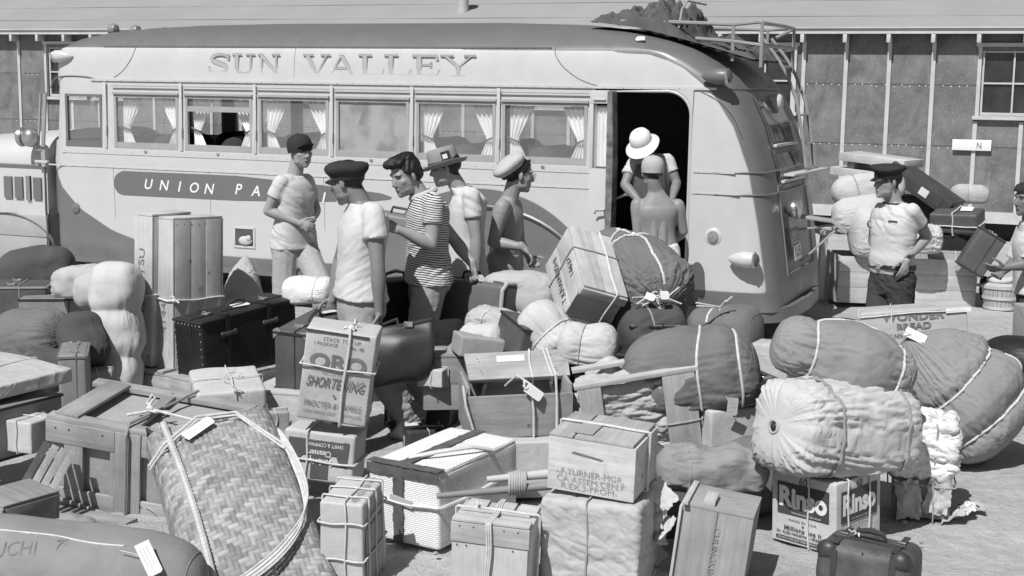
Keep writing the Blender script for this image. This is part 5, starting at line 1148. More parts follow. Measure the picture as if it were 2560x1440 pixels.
# ---------------------------------------------------------------- bundles, duffels, sacks
def bp(name, label, cat, a, b, da, db, rpx, mat, **k):
    """bundle whose axis runs from pixel a at distance da to pixel b at db; rpx its half thickness in photo pixels"""
    return bundle(name, label, cat, at(*a, da), at(*b, db), rpx*(da+db)/2/3500, mat, **k)
PI = math.pi
o, B, b = bp('canvas_duffel', 'big grey duffel with crossed cords slumping at the far right, knotted at its upper end', 'duffel', (2268, 842), (2498, 1108), 7.9, 7.85, 150, M_DUFL, seed=11, gather=(1.2, 0), ropes=(.42, .74), longs=((2.2, .05, .97), (.9, .5, .95)), wr=.018, prof=[(0, .35), (.12, .66), (.35, .95), (.6, 1.05), (1, .95)], rr=.0075, lump=.05, roll=.5)
stick_tag(o, b, 2292, 842, (.5, .2, .8), .13, .055)
o, B, b = bp('canvas_duffel', 'grey duffel with a deep waist cord lying on top of the white bundle', 'duffel', (1930, 846), (2280, 958), 6.7, 6.65, 98, M_DUFL, seed=23, gather=(.7, .4), ropes=(.27, .86), pinch=.16, wr=.03, rr=.007, longs=((1.9, .27, .93),), prof=[(0, .85), (.25, .92), (.55, 1.1), (1, .9)], lump=.05, floor=.5)
o, B, b = bp('white_bundle', 'white cotton bundle with a puckered end lying on the Rinso carton', 'bundle', (1932, 1066), (2226, 1080), 6.3, 6.72, 130, M_WHITE, seed=5, gather=(2.2, 1.0), glen=2.4, ropes=(.27, .80), pinch=.03, wr=.016, boxy=.62, rr=.0085, rope=plain('jute_rope', .26, .9, .2, 60, .6, 200), prof=[(0, .86), (.25, .97), (.6, 1.06), (1, 1.04)], squash=.95, lump=.025, endp=12, floor=.352, sag=.8)
q = MB(); e_ = B.p0-B.t*.004; 
q.tube([e_+B.t*.01+.03*(math.cos(a)*B.s+math.sin(a)*B.u) for a in np.linspace(0, 6.28, 15)[:-1]], .008, 6, True); q.build('puckered_mouth', M_OFFW, o, True); q = MB(); q.ell(e_+B.t*.006, (.012, .02, .02)); q.build('hole_shade', plain('mouth_shade', .03), o, True)  # dark blob stands for the shade inside the gathered mouth
o, B, b = bp('canvas_duffel', 'fat grey duffel marked H with two pale cords, in the middle of the heap', 'duffel', (1558, 938), (1905, 925), 7.2, 7.1, 118, M_DUF, seed=31, gather=(.9, .3), ropes=(.56, .83), pinch=.08, wr=.018, rr=.0075, longs=((-1.1, .5, .95),), lump=.04, prof=[(0, .82), (.3, .95), (.7, 1.05), (1, .95)], endp=5)
paint_on(o, b, 'H', B.at(np.array([.70]), np.array([1.9]))[0], CAMN(B.p0)*.6+V3((0, 0, .9)), (.2, .9, .5), .06, .035, M_INK, name='painted_letter')
stick_tag(o, b, 1828, 1010, (0, 0, 1), .055, .10)
o, B, b = bp('canvas_duffel', 'smaller grey duffel tied at the top behind the fat duffel marked H', 'duffel', (1722, 838), (1902, 838), 8.1, 7.9, 84, M_DUF, seed=37, ropes=(.38,), wr=.014, rr=.007, floor=.004)
q = MB(); p = at(1800, 768, 7.85); 
for e1 in ((1740, 757), (1742, 765), (1830, 742), (1815, 752)): q.tube([p+V3((0, 0, -.02)), p, at(*e1, 7.8)], .006, 6)
q.build('cord_end', M_ROPE, o, True, org=None)
o, B, b = bp('canvas_duffel', 'dark grey duffel with its knotted mouth towards us, right of the lettered case', 'duffel', (1565, 640), (1668, 752), 8.75, 8.15, 98, M_DUF, seed=41, gather=(0, 2.2), ropes=(.18,), wr=.03, lump=.07, rr=.008, prof=[(0, .85), (.5, 1.05), (.85, .98), (1, .8)], longs=((1.5, .15, .97),), endp=5, floor=.3)
q = MB(); g = np.random.RandomState(4); p = at(1640, 735, 7.95)
for k in range(7): q.tube([p+g.normal(size=3)*.01, p+g.normal(size=3)*.04+V3((0, -.02, -.02)), p+g.normal(size=3)*.06+V3((0, -.02, -.06))], .005, 6)
q.build('cord_end', M_ROPE, o, True); world_tag(o, at(1626, 742, 7.9), (-.3, -1, .5), (.3, 0, 1), .06, .04); world_tag(o, at(1662, 738, 7.88), (.2, -1, .5), (0, 0, 1), .05, .05)
o, B, b = bp('canvas_duffel', 'grey duffel with a loose cord lying behind the lettered case, before the bus door', 'duffel', (1485, 615), (1650, 668), 9.3, 9.05, 62, M_DUF, seed=43, ropes=(.35,), wr=.016, rr=.007, longs=((1.4, .3, .8),), floor=.3)
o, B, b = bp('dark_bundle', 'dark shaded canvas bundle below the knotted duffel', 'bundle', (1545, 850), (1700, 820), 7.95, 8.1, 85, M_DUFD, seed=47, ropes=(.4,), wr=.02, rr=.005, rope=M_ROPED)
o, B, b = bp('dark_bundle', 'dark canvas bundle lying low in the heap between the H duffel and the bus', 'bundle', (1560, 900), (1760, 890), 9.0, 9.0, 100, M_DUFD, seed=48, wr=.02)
# white and pale sacks in the middle
bp('white_sack', 'white cotton sack bulging out under the left edge of the lettered case', 'sack', (1322, 770), (1420, 880), 7.75, 7.6, 62, M_WHITE, seed=51, gather=(.6, .6), ropes=(.62,), wr=.03, lump=.09, rr=.006, floor=.2)
bp('white_sack', 'white cotton sack with a dark cord directly below the lettered case', 'sack', (1395, 855), (1545, 880), 7.55, 7.5, 62, M_WHITE, seed=53, gather=(.3, .8), ropes=(.4,), wr=.03, lump=.06, rr=.004, rope=M_ROPED, floor=.2)
bp('pale_sack', 'big pale canvas sack with torn left end behind the men with caps', 'sack', (1195, 728), (1400, 745), 8.9, 8.7, 62, M_OFFW, seed=55, gather=(.9, .3), wr=.028, lump=.07, prof=[(0, .7), (.2, .92), (.6, 1.05), (1, 1)], floor=.3)
bp('pale_sack', 'pale corded sack under the big torn canvas sack', 'sack', (1170, 800), (1335, 860), 8.4, 8.2, 58, M_OFFW, seed=57, gather=(1, .5), ropes=(.3,), wr=.032, lump=.1, rr=.006, floor=.2)
bp('laundry_heap', 'white laundry with a rolled sleeve heaped left of the pale corded sack', 'laundry', (1150, 850), (1262, 848), 7.9, 7.8, 42, M_WHITE, seed=59, gather=(.8, .8), wr=.045, lump=.16, floor=.2, group=None)
bp('laundry_heap', 'small knot of pale printed cloth above the white laundry', 'laundry', (1185, 838), (1255, 830), 8.1, 8.0, 26, M_OFFW, seed=60, gather=(.8, .8), wr=.05, lump=.2, floor=.2, group=None)
bp('sack', 'dull sack filling the middle of the heap below the white laundry', 'sack', (1110, 905), (1240, 900), 7.9, 7.9, 55, M_SACK, seed=61, wr=.03, lump=.1)
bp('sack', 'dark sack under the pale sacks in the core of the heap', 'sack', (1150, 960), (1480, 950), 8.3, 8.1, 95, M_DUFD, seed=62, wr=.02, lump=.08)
bp('laundry_heap', 'black rolled garment between the striped man and the white laundry', 'laundry', (1090, 850), (1165, 830), 8.15, 8.1, 40, cloth('black_cloth', .02, .5, 6), seed=63, wr=.04, lump=.14, floor=.2, group=None)
bp('pale_bundle', 'small white rolled blanket wedged at the right of the bench lid', 'bundle', (1482, 950), (1545, 915), 7.3, 7.2, 34, M_WHITE, seed=64, wr=.025, endp=9)
# right of the stencilled case
bp('sack', 'pale sacking bundle lying behind the cleated box', 'sack', (1640, 1172), (1918, 1178), 6.5, 6.6, 62, M_SACK, seed=65, ropes=(.24,), gather=(.2, 1.2), wr=.04, lump=.17, boxy=.7, pinch=.05, rr=.004, rope=M_ROPED)
bp('canvas_duffel', 'broad grey canvas duffel half hidden behind the Rinso carton', 'duffel', (1700, 1230), (1960, 1170), 6.95, 7.0, 110, M_DUF, seed=67, wr=.012, lump=.05)
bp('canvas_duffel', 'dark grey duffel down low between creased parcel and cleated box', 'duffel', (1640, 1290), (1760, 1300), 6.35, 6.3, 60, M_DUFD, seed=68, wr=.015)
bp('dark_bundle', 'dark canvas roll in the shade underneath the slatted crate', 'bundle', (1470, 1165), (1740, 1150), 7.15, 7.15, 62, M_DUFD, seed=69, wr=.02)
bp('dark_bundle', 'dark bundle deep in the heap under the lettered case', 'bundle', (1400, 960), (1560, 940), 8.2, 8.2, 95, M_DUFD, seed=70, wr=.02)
# left side
o, B, b = bp('canvas_duffel', 'wide grey canvas roll lettered UCHI filling the lower left corner', 'duffel', (-180, 1392), (515, 1468), 5.6, 5.45, 138, M_DUFL, seed=71, ropes=(), wr=.012, lump=.05, boxy=.75, longs=((1.15, .02, .75),), rr=.0045, squash=.9, endp=5)
cn = V3((0, -.55, .84)); paint_on(o, b, 'UCHI', at(45, 1390, 5.4), cn, (0, .84, .55), .17, .062, M_INKG, jitter=.002, name='painted_lettering'); paint_on(o, b, 'K', at(160, 1372, 5.4), cn, (1, .35, .0), .05, .04, M_INKG, jitter=.004, name='painted_mark')
stick_tag(o, b, 372, 1400, (.75, .6, .2), .14, .06)
def quilt():
    o, B, b = bp('quilt_roll', 'pale stitched quilt roll standing upright left of the tall boxes', 'quilt', (288, 1010), (292, 650), 8.75, 8.85, 66, cloth('quilt_cloth', .50, .12, 5, .05), seed=73, ropes=(.34, .66), pinch=.16, wr=.014, lump=.09, endp=8, boxy=.7, cord=False)
quilt()
bp('white_sack', 'pale pillow-like sack leaning left of the quilt roll', 'sack', (140, 716), (290, 700), 9.6, 9.3, 44, M_OFFW, seed=75, gather=(1.6, .6), wr=.03, lump=.16, boxy=.7, floor=.3)
bp('white_sack', 'pale sack sagging below the pillow-like sack beside the quilt roll', 'sack', (205, 738), (335, 712), 9.2, 9.0, 50, M_OFFW, seed=76, gather=(.3, .8), wr=.03, lump=.16, boxy=.7, floor=.2)
bp('dark_bundle', 'dark blanket bundle in front of the bus front wing', 'bundle', (-10, 690), (185, 660), 10.9, 10.9, 56, M_DUFD, seed=77, wr=.02, lump=.1, floor=.1)
bp('sack', 'grey sack with creased side near the left edge', 'sack', (-10, 850), (160, 845), 8.9, 8.7, 72, M_DUF, seed=78, gather=(0, 1), wr=.03, lump=.08)
bp('coat', 'dark coat draped over a case beside the quilt roll', 'coat', (190, 790), (225, 920), 8.7, 8.5, 58, M_DUFD, seed=79, gather=(.5, 1), wr=.035, lump=.08, group=None, floor=.05)
bp('white_sack', 'pointed pale paper sack behind the tall boxes and black suitcase', 'sack', (612, 640), (600, 800), 9.7, 9.5, 48, M_OFFW, seed=80, gather=(1.2, 0), ropes=(.3,), pinch=.03, wr=.016, rr=.003, prof=[(0, .2), (.3, .7), (.7, 1.1), (1, 1.1)], floor=.3)
# right background heap
bp('white_sack', 'long white mattress roll on the sacks below the planks', 'sack', (2080, 482), (2260, 462), 14.0, 14.1, 40, M_WHITE, seed=81, ropes=(.28, .62), pinch=.05, wr=.014, rr=.006, rope=M_ROPED, floor=.5)
bp('white_sack', 'white sack behind the smiling man beneath the mattress roll', 'sack', (2080, 548), (2215, 535), 13.9, 13.9, 50, M_WHITE, seed=82, gather=(1.4, .3), wr=.024, lump=.08, floor=.3)
bp('white_sack', 'largest white sack sitting in the bench behind the smiling man', 'sack', (2120, 585), (2280, 590), 13.75, 13.7, 72, M_WHITE, seed=83, gather=(.6, .6), ropes=(), wr=.022, lump=.08, floor=.3)
bp('white_sack', 'white sack with puckered end showing behind the smiling man\'s elbow', 'sack', (2250, 600), (2352, 600), 13.5, 13.5, 44, M_WHITE, seed=84, gather=(0, 1.6), ropes=(.75,), wr=.03, lump=.06, rr=.006, floor=.3)
bp('pale_bundle', 'pale pillow tied with string on the far suitcases', 'bundle', (2376, 487), (2472, 488), 14.6, 14.6, 28, M_OFFW, seed=85, ropes=(.45,), wr=.014, rr=.005, floor=.6)
bp('pale_bundle', 'white folded linen lying in the bench between suitcases', 'bundle', (2340, 640), (2425, 640), 13.9, 13.9, 18, M_WHITE, seed=86, wr=.02, lump=.1, floor=.3)

# ---------------------------------------------------------------- more cases and crates
def case(name, label, cat, a, d, dims, yaw, mat, r=.012, z=None, tilt=(0, 0), group=None, **k):
    """box-like piece whose base centre is under pixel a at distance d"""
    p = at(*a, d); o = thing(name, label, cat, (p[0], p[1], p[2] if z is None else z), (tilt[0], tilt[1], yaw), group)
    if mat is not None: softpart('shell' if 'suit' in name or 'trunk' in name else 'body', dims, mat, o, r=r, amp=.002, seed=int(a[0]), **k)
    return o, dims
def fitted(name, label, a, d, dims, yaw, mat, **k):
    b = list(at(*a, d))+list(k.pop('tilt', (0, 0)))+[yaw]+list(dims); return suitcase(tuple(b), label, mat, name=name, **k)
fitted('trunk', 'dark trunk with a bright upper edge at the left edge of the heap', (40, 810), 9.9, (.5, .34, .30), .15, M_BROWN, handle=False, trim=plain('lit_trunk_edge', .3, .4, .2, 8, .1))  # pale binding colour stands for light catching the trunk's top edge
o, D = case('paper_wrapped_case', 'flat paper-wrapped case jutting out at the left edge over dark luggage', 'case', (10, 985), 7.1, (.62, .60, .075), 0, None)
BX_ = (at(-30, 962, 7.15)); o.location = Vector(BX_); o.rotation_euler = (.05, .02, -.62)
softpart('wrapping', D, M_PAPER, o, r=.012, amp=.003); rope_loop(D, 'x', -.02, .004, parent=o, slack=.006)
q = MB(); q.box((-.12, -D[1]/2-.004, .03), (.30, .008, .05)); q.build('torn_edge', M_INK, o)
fitted('suitcase', 'black suitcase lying under the paper-wrapped case at the left edge', (-20, 1130), 7.0, (.40, .6, .28), -.5, plain('grey_board', .24, .5, .15, 6, .2), handle=True)
fitted('suitcase', 'grey rounded suitcase standing below the dark coat', (190, 1010), 8.2, (.16, .45, .34), .25, plain('grey_fibre', .22, .5, .15, 6, .1), handle=False, trim=plain('grey_edge', .16))
a, b2 = at(30, 1262, 6.45), at(118, 1108, 6.75); o = thing('slatted_board', 'dark slatted board leaning between black suitcase and long crate', 'board', (a+b2)/2, world=True)
for k in range(4): q = MB(); dx = V3((.045*k, -.01*k, -.012*k)); q.beam(a+dx, b2+dx, .036, .016, up=(.4, -.7, .5)); q.build('slat', wood('frame_dark', .10, 2) if k == 0 else W_MID[2], o, bevel=.002)
o, D = case('small_box', 'small dark wooden box with pencilled writing at the lower left edge', 'wooden box', (40, 1300), 6.0, (.22, .3, .12), -.6, None, tilt=(0, .1)); planks(MB(), D, 'flrbu', .012, 1).build('boards', W_WORN[0], o, bevel=.003); text('Wa.', .06, .03, face(D, 'f', .1, .5), M_INK, o, jitter=.003, name='handwriting')
fitted('suitcase', 'worn cardboard suitcase with a buckle behind the grey sack', (160, 800), 9.8, (.55, .3, .18), .1, plain('worn_fibre', .2, .6, .2, 7, .2), handle=False)
bp('dark_bundle', 'dark sack stuffed under the grey sack by the left edge', 'bundle', (60, 940), (190, 930), 8.2, 8.3, 60, M_DUFD, seed=90, wr=.03, lump=.1)
# dark trunk behind the striding leg, cartons in the heap
fitted('suitcase', 'black flat trunk standing beneath the leather bag beside the open crate', (1062, 1095), 8.75, (.42, .5, .46), -.15, M_BLACK, handle=False, trim=plain('trunk_rail', .16, .5, .2, 8, .1))
o, D = case('carton_box', 'pale carton wedged under the H duffel with a price ticket above it', 'carton', (1800, 1120), 7.1, (.30, .3, .24), .4, M_CARD)
fitted('suitcase', 'black suitcase end showing between H duffel and white bundle', (1885, 1075), 7.2, (.16, .4, .30), .3, M_BLACK, handle=False)
fitted('suitcase', 'grey suitcase with black binding between dark bundle and H duffel', (1630, 912), 7.95, (.30, .2, .25), .1, plain('grey_hide', .15, .5, .15, 6, .2), trim=plain('black_binding', .02))
o, D = case('deal_box', 'pale wooden box behind the waist-corded duffel', 'wooden box', (1930, 990), 7.6, (.30, .45, .26), -.5, None); planks(MB(), D, 'flrbu', .014, 2).build('boards', W_PALE[1], o, bevel=.002); rope_loop(D, 'y', .1, .004, parent=o)
fitted('suitcase', 'small dark suitcase end corded in white among the laundry', (1300, 885), 7.75, (.22, .3, .20), .5, M_BROWN, handle=False, tilt=(.2, .2))
o, D = case('carton_box', 'small printed carton lying under the white laundry', 'carton', (1190, 890), 7.75, (.26, .2, .12), .3, M_CARDD, tilt=(0, .15)); text('JOE', .05, .02, face(D, 'u', 0, .5, 0, .004), M_INK, o)
o, D = case('deal_box', 'wooden box low in the heap left of the open crate', 'wooden box', (1130, 1010), 7.9, (.34, .3, .30), .1, None); planks(MB(), D, 'flrbu', .014, 2).build('boards', W_WORN[0], o, bevel=.002)
fitted('suitcase', 'black gripsack seen below the lettered case at the right of the bench lid', (1500, 1010), 7.6, (.34, .3, .32), -.2, M_BLACK, handle=False)
# newspaper parcel behind the foreground man
o, B, b = bp('newspaper_parcel', 'newspaper parcel tied with string behind the dark brown suitcase', 'parcel', (712, 730), (832, 728), 8.9, 8.8, 38, None or M_WHITE, seed=91, ropes=(.7,), wr=.02, lump=.08, rr=.004, endp=6, floor=.3, group=None)
b.data.materials[0] = news
# torn newspaper package beside the soap carton
p = at(2300, 1240, 6.9); o = thing('torn_package', 'tall package with torn newspaper wrapping beside the big corded duffel', 'package', (p[0], p[1], .004), (0, 0, -.25)); D = (.28, .26, .46)
softpart('carton', D, card('dark_board', .20), o, r=.012, amp=.004)
g = np.random.RandomState(12)
def scrap(o, c, w, h, R, mat, seed, amp=.02, name='torn_paper'):
    n = 12; U, V_ = np.meshgrid(np.linspace(-.5, .5, n), np.linspace(-.5, .5, n)); gg = np.random.RandomState(seed)
    edge = 1+.07*np.sin(np.arctan2(V_, U)*5+seed)+.06*np.sin(np.arctan2(V_, U)*13+seed*2)
    P = np.stack([U.ravel()*w*edge.ravel(), V_.ravel()*h*edge.ravel(), np.zeros(n*n)], 1); P[:, 2] = amp*(pn(P*12, seed)+.8*ridge(P*16, seed, 2))
    f = [(j*n+i, j*n+i+1, (j+1)*n+i+1, (j+1)*n+i) for j in range(n-1) for i in range(n-1)]
    P = P@np.array(R).T+V3(c); th = P+np.array(R)[:, 2]*.002; m = n*n
    MB().add(P, f).add(th, [q[::-1] for q in f]).build(name, mat, o, True, ang=180)
RF = np.array(RX(PI/2).to_3x3())
for i, (x, z, w_, h_, mt) in enumerate(((-.06, .10, .12, .20, M_PAPER), (.08, .12, .12, .17, M_PAPER))): scrap(o, (x, -D[1]/2-.022, z), w_, h_, RF@np.array(RZ(g.normal()*.25).to_3x3()), mt, 20+i)
me = soft_box((D[0]+.05, D[1]+.05, .30), r=.035, n=50, amp=0, M=TR(0, 0, .20)); P = getv(me); N_ = getn(me); P = P+N_*(.020*ridge(P/V3((.17, .17, .11)), 8, 4, 1.5))[:, None]; P[:, 2] += .04*np.clip((.27-P[:, 2])/.07, 0, 1)*pn(P*14, 3); setv(me, P); link('newspaper_wrapping', me, news, o, None, True, 180)
for i in range(3): scrap(o, (.16+.05*i, -.12+.09*i, .03), .13, .09, np.array((RX(g.normal()*.3)@RY(g.normal()*.3)).to_3x3()), (M_PAPER, news)[i % 2], 70+i, .015)
rope_loop(D, 'z', -.12, .004, parent=o, slack=.022, mat=M_ROPED); rope_loop(D, 'x', .2, .004, parent=o, slack=.025, mat=M_ROPED)
# paper scraps by the cleated box
p = at(1650, 1330, 5.95); o = thing('paper_scraps', 'torn papers sticking out between creased parcel and cleated box', 'paper', p)
for i in range(7): scrap(o, (g.normal()*.02, g.normal()*.04, -.12+.05*i), .09, .13, np.array((RX(1.3+g.normal()*.4)@RY(g.normal()*.5)@RZ(g.normal()*.5)).to_3x3()), (M_WHITE, M_PAPER, news)[i % 3], 80+i, .012)
# long poles wrapped in paper
a, b2 = at(1092, 1240, 6.05), at(1400, 1212, 6.15); o = thing('umbrella_bundle', 'umbrella and pole bound with cloth strips lying on the rush trunk', 'umbrella', (a+b2)/2, world=True)
q = MB(); q.tube([a, a*.55+b2*.45, b2], [.013, .017, .020], 10); q.build('pole', plain('pole_varnish', .24, .4, .15, 8, .1), o, True)
q = MB(); q.tube([a*.6+b2*.4+V3((0, .02, .05)), b2+V3((0, .02, .05))], [.014, .024], 10); q.build('umbrella_cloth', M_WHITE, o, True)
q = MB(); c_ = a*.35+b2*.65; 
for k in range(7): q.tube([c_+(b2-a)*(.02*k-.06)+V3((0, .015+.034*math.cos(s), .022+.046*math.sin(s))) for s in np.linspace(0, 6.28, 15)[:-1]], .010, 6, True)
q.build('binding', M_OFFW, o, True)
for k in range(4): scrap(o, a*.6+b2*.4+V3((.03*k-.03, -.01, .05+.012*k))-V3(o.location), .07, .05, np.array((RX(g.normal()*.7+.5)@RY(g.normal()*.6)@RZ(g.normal())).to_3x3()), (M_WHITE, M_PAPER)[k % 2], 90+k, .02)

a, b2 = at(70, 1262, 6.85), at(330, 1306, 6.6); o = thing('loose_plank', 'split plank lying on the ground in front of the long crate', 'plank', (a+b2)/2, world=True); q = MB(); q.beam(a, b2, .09, .018); q.build('board', W_WORN[0], o, bevel=.003)
bp('sack', 'flat dull sack between the UCHI roll and the loose plank', 'sack', (-20, 1312), (240, 1318), 6.45, 6.4, 34, M_SACK, seed=92, wr=.03, lump=.16, boxy=.7)
a, b2 = at(190, 1316, 6.55), at(530, 1350, 6.4); o = thing('jute_rope', 'frayed jute rope lying along the foot of the long crate', 'rope', (a+b2)/2, world=True); q = MB(); q.tube([a+(b2-a)*t_+V3((0, .02*math.sin(t_*9), .006*math.sin(t_*17))) for t_ in np.linspace(0, 1, 40)], .011, 6); q.build('strand', M_SACK, o, True)
for nm, lab, cat, px, d, dm, yw, mt in (
    ('small_parcel', 'small brown paper parcel beside the black suitcase and the cleanser carton', 'parcel', (680, 1075), 7.35, (.16, .14, .11), .4, M_CARDD),
    ('small_carton', 'little pale carton on the deal box left of the open crate', 'carton', (1085, 962), 7.75, (.15, .14, .10), -.3, M_CARD),
    ('tin_box', 'dark tin box on the ground between striding leg and rush trunk', 'tin box', (1060, 1120), 7.9, (.22, .16, .12), .3, plain('dark_tin', .06, .35, .25, 7, .1)),
    ('small_parcel', 'flat white paper parcel lying on the sacks below the lettered case', 'parcel', (1300, 910), 7.55, (.20, .14, .05), .5, M_PAPER),
    ('small_carton', 'low cardboard carton between quilt roll and grey sack', 'carton', (240, 985), 8.5, (.20, .18, .16), .3, M_CARDD),
    ('small_carton', 'square carton at the left edge under the paper-wrapped case', 'carton', (75, 1120), 6.9, (.2, .2, .16), -.4, M_CARD)):
    o, D = case(nm, lab, cat, px, d, dm, yw, mt, r=.008); rope_loop(D, 'x', .05, .003, parent=o, slack=.003); rope_loop(D, 'y', .05, .003, parent=o, slack=.004)
fitted('suitcase', 'scuffed brown suitcase lying flat beyond the stencilled case', (1560, 1200), 6.75, (.42, .30, .16), .3, M_BROWN, handle=False)
bp('sack', 'lumpy grey sack in the gap left of the cleanser carton', 'sack', (640, 1120), (760, 1130), 7.2, 7.2, 46, M_SACK, seed=98, wr=.03, lump=.14, boxy=.75)
bp('pale_sack', 'pale canvas sack between bench lid and slatted crate', 'sack', (1420, 1010), (1500, 1030), 7.45, 7.4, 44, M_OFFW, seed=99, wr=.03, lump=.14)
fitted('suitcase', 'brown suitcase standing on end behind the H duffel near the bus', (1760, 935), 9.3, (.5, .2, .34), .2, M_BROWN, handle=True)
bp('dark_bundle', 'dark roll on the ground between H duffel and bread carton', 'bundle', (1880, 900), (2060, 905), 8.6, 8.5, 55, M_DUFD, seed=100, ropes=(.5,), wr=.02, rr=.006)
# small gladstone suitcase lower right
p = at(2170, 1440, 5.75); o = thing('suitcase', 'small worn dark suitcase with a leather handle at the lower right', 'suitcase', (p[0]+.02, p[1]+.06, .004), (0, 0, -.52), None); D = (.40, .26, .20); w, d, h = D
hide = plain('worn_hide', .075, .55, .4, 9, .5, 70, stain=.2); softpart('shell', D, hide, o, r=.05, amp=.005, bulge=.01)
q = MB(); 
for x in (-.12, .13): q.box((x, 0, h+.006), (.028, d*.9, .006)); q.box((x, -d/2-.004, h*.6), (.028, .006, h*.6))
q.build('strap', M_DARKLEA, o, bevel=.002)
q = MB(); q.tube([(-.065, 0, h+.012), (-.055, -.005, h+.04), (0, -.01, h+.05), (.055, -.005, h+.04), (.065, 0, h+.012)], [.008, .011, .014, .011, .008], 8); q.build('handle', M_DARKLEA, o, True)
for x in (-.12, .13): q = MB(); q.tube([(x-.02, -.03, h+.014), (x+.02, -.03, h+.014), (x+.02, .0, h+.016), (x-.02, .0, h+.016)], .003, 5, True); q.build('buckle', M_METAL, o, True)
for sx in (-1, 1): q = MB(); q.ell((sx*(w/2-.045), -d/2+.03, h-.035), (.05, .04, .045)); q.build('corner_cap', M_DARKLEA, o, True)
q = MB(); q.beam((0, -d/2, h-.02), (0, d/2, h+.004), .006, .004); q.beam((-w/2+.04, -.035, h+.012), (w/2-.04, -.035, h+.012), .005, .006); q.build('seam', M_INK, o)
q = MB(); q.tube(V3((-.06, -.01, h+.03))+np.cumsum(g.normal(size=(14, 3)), 0)*.007, .004, 5); q.build('string', M_ROPE, o, True)
# black bag right edge
o, B, b = bp('leather_bag', 'black leather bag at the right edge behind the corded duffel', 'bag', (2452, 926), (2600, 926), 9.2, 9.15, 82, M_BLACK, seed=95, wr=.02, lump=.06, endp=6, group=None)
o, D = case('carton_box', 'upright grey carton standing in the black bag at the right edge', 'carton', (2575, 940), 9.5, (.2, .2, .5), .2, M_CARDD)

# ---------------------------------------------------------------- right background: bench, planks, cases, basket
o, D = put('wooden_bench', 'bench', 'long plain wooden bench box with a raised end, loaded with sacks behind the smiling man', 'bench'); w, d, h = D
planks(MB(), (w, d, h), 'fb', .022, 3).build('side_board', W_PALE[0], o, bevel=.003)
for x in (-w/2+.012, w/2-.012): q = MB(); q.box((x, 0, h/2), (.024, d-.05, h)); q.build('end_board', W_PALE[1], o, bevel=.003)
q = MB(); q.box((0, 0, .03), (w-.06, d-.06, .02)); q.build('base_board', W_MID[0], o)
q = MB(); q.box((-w/2-.10, -.03, .32), (.06, .09, .64)); q.box((-w/2-.10, .42, .32), (.06, .09, .64)); q.box((-w/2-.10, .2, .66), (.10, .62, .04)); q.box((-w/2+.06, .45, .655), (.3, .09, .03)); q.build('end_frame', W_PALE[2], o, bevel=.004)
o, D = put('plank_stack', 'planks', 'stacked planks sticking out over the sacks against the barrack', 'planks'); w, d, h = D
for dz, sh, ww in ((0, 0, w), (-.16, -.06, w+.05)): q = MB(); q.box((sh, 0, h/2+dz), (ww, d, h*.9)); q.build('plank', W_PALE[0], o, bevel=.003)
for x in (-w*.35, w*.3): q = MB(); q.box((x, .02, -.055), (.08, d*.8, .10)); q.build('bearer', W_MID[1], o, bevel=.003)
q = MB(); q.box((-w*.3, .1, -.75), (.05, .05, 1.2)); q.box((w*.3, .1, -.75), (.05, .05, 1.2)); q.build('trestle_leg', W_MID[2], o, bevel=.003)
a, b2 = at(2258, 432, 14.5), at(2368, 508, 14.2); ax = nrm(b2-a); o = thing('long_case', 'long dark case sloping down from the planks behind the smiling man', 'case', (a+b2)/2, world=True)
q = MB(); q.beam(a-ax*.1, b2+ax*.1, .34, .17); q.build('body', plain('dark_painted_wood', .06, .5, .25, 5, .15), o, bevel=.008)
q = MB(); q.beam(a-ax*.05+V3((0, -.17, -.11)), b2+V3((0, -.17, -.12)), .02, .03); q.build('bottom_rail', W_MID[0], o)
y_ = nrm(np.cross((0, 0, 1), ax)); 
for s_, ww in ((.62, .10), (.92, .09)): q = MB(); c_ = a+(b2-a)*s_-y_*.174*np.sign(y_[1]); q.beam(c_-ax*ww/2, c_+ax*ww/2, .004, .08 if s_ < .8 else .10); q.build('paper_label', M_TAG if s_ < .8 else M_INK, o)
o, D = put('roped_suitcase', 'roped', 'dark suitcase corded lengthwise on the far heap', 'suitcase'); softpart('shell', D, plain('faded_black', .085, .5, .2, 5, .2), o, r=.03, amp=.003); rope_loop(D, 'z', -.1, .007, parent=o, slack=.006); rope_loop(D, 'x', .0, .007, parent=o, slack=.006); hang_tag(o, TR(.1, 0, D[2]+.02)@RX(.4), .12, .07)
fitted('suitcase', 'black suitcase under the roped suitcase in the bench', (2385, 625), 13.95, (.5, .3, .16), -.2, M_BLACK, handle=False)
o, D = case('deal_box', 'small pale box corded in front of the far black suitcase', 'wooden box', (2385, 660), 13.8, (.45, .25, .12), -.2, None); planks(MB(), D, 'flrbu', .012, 1).build('boards', W_MID[0], o, bevel=.002); rope_loop(D, 'x', .0, .006, parent=o)
fitted('suitcase', 'tilted grey suitcase propped in the right end of the bench', (2420, 676), 13.5, (.27, .18, .42), -.1, plain('grey_case', .09, .5, .2, 5, .1), handle=False, tilt=(0, .52))
fitted('suitcase', 'dark case standing under the mattress roll at the back of the heap', (2310, 560), 14.6, (.6, .3, .3), -.3, M_BROWN, handle=False)
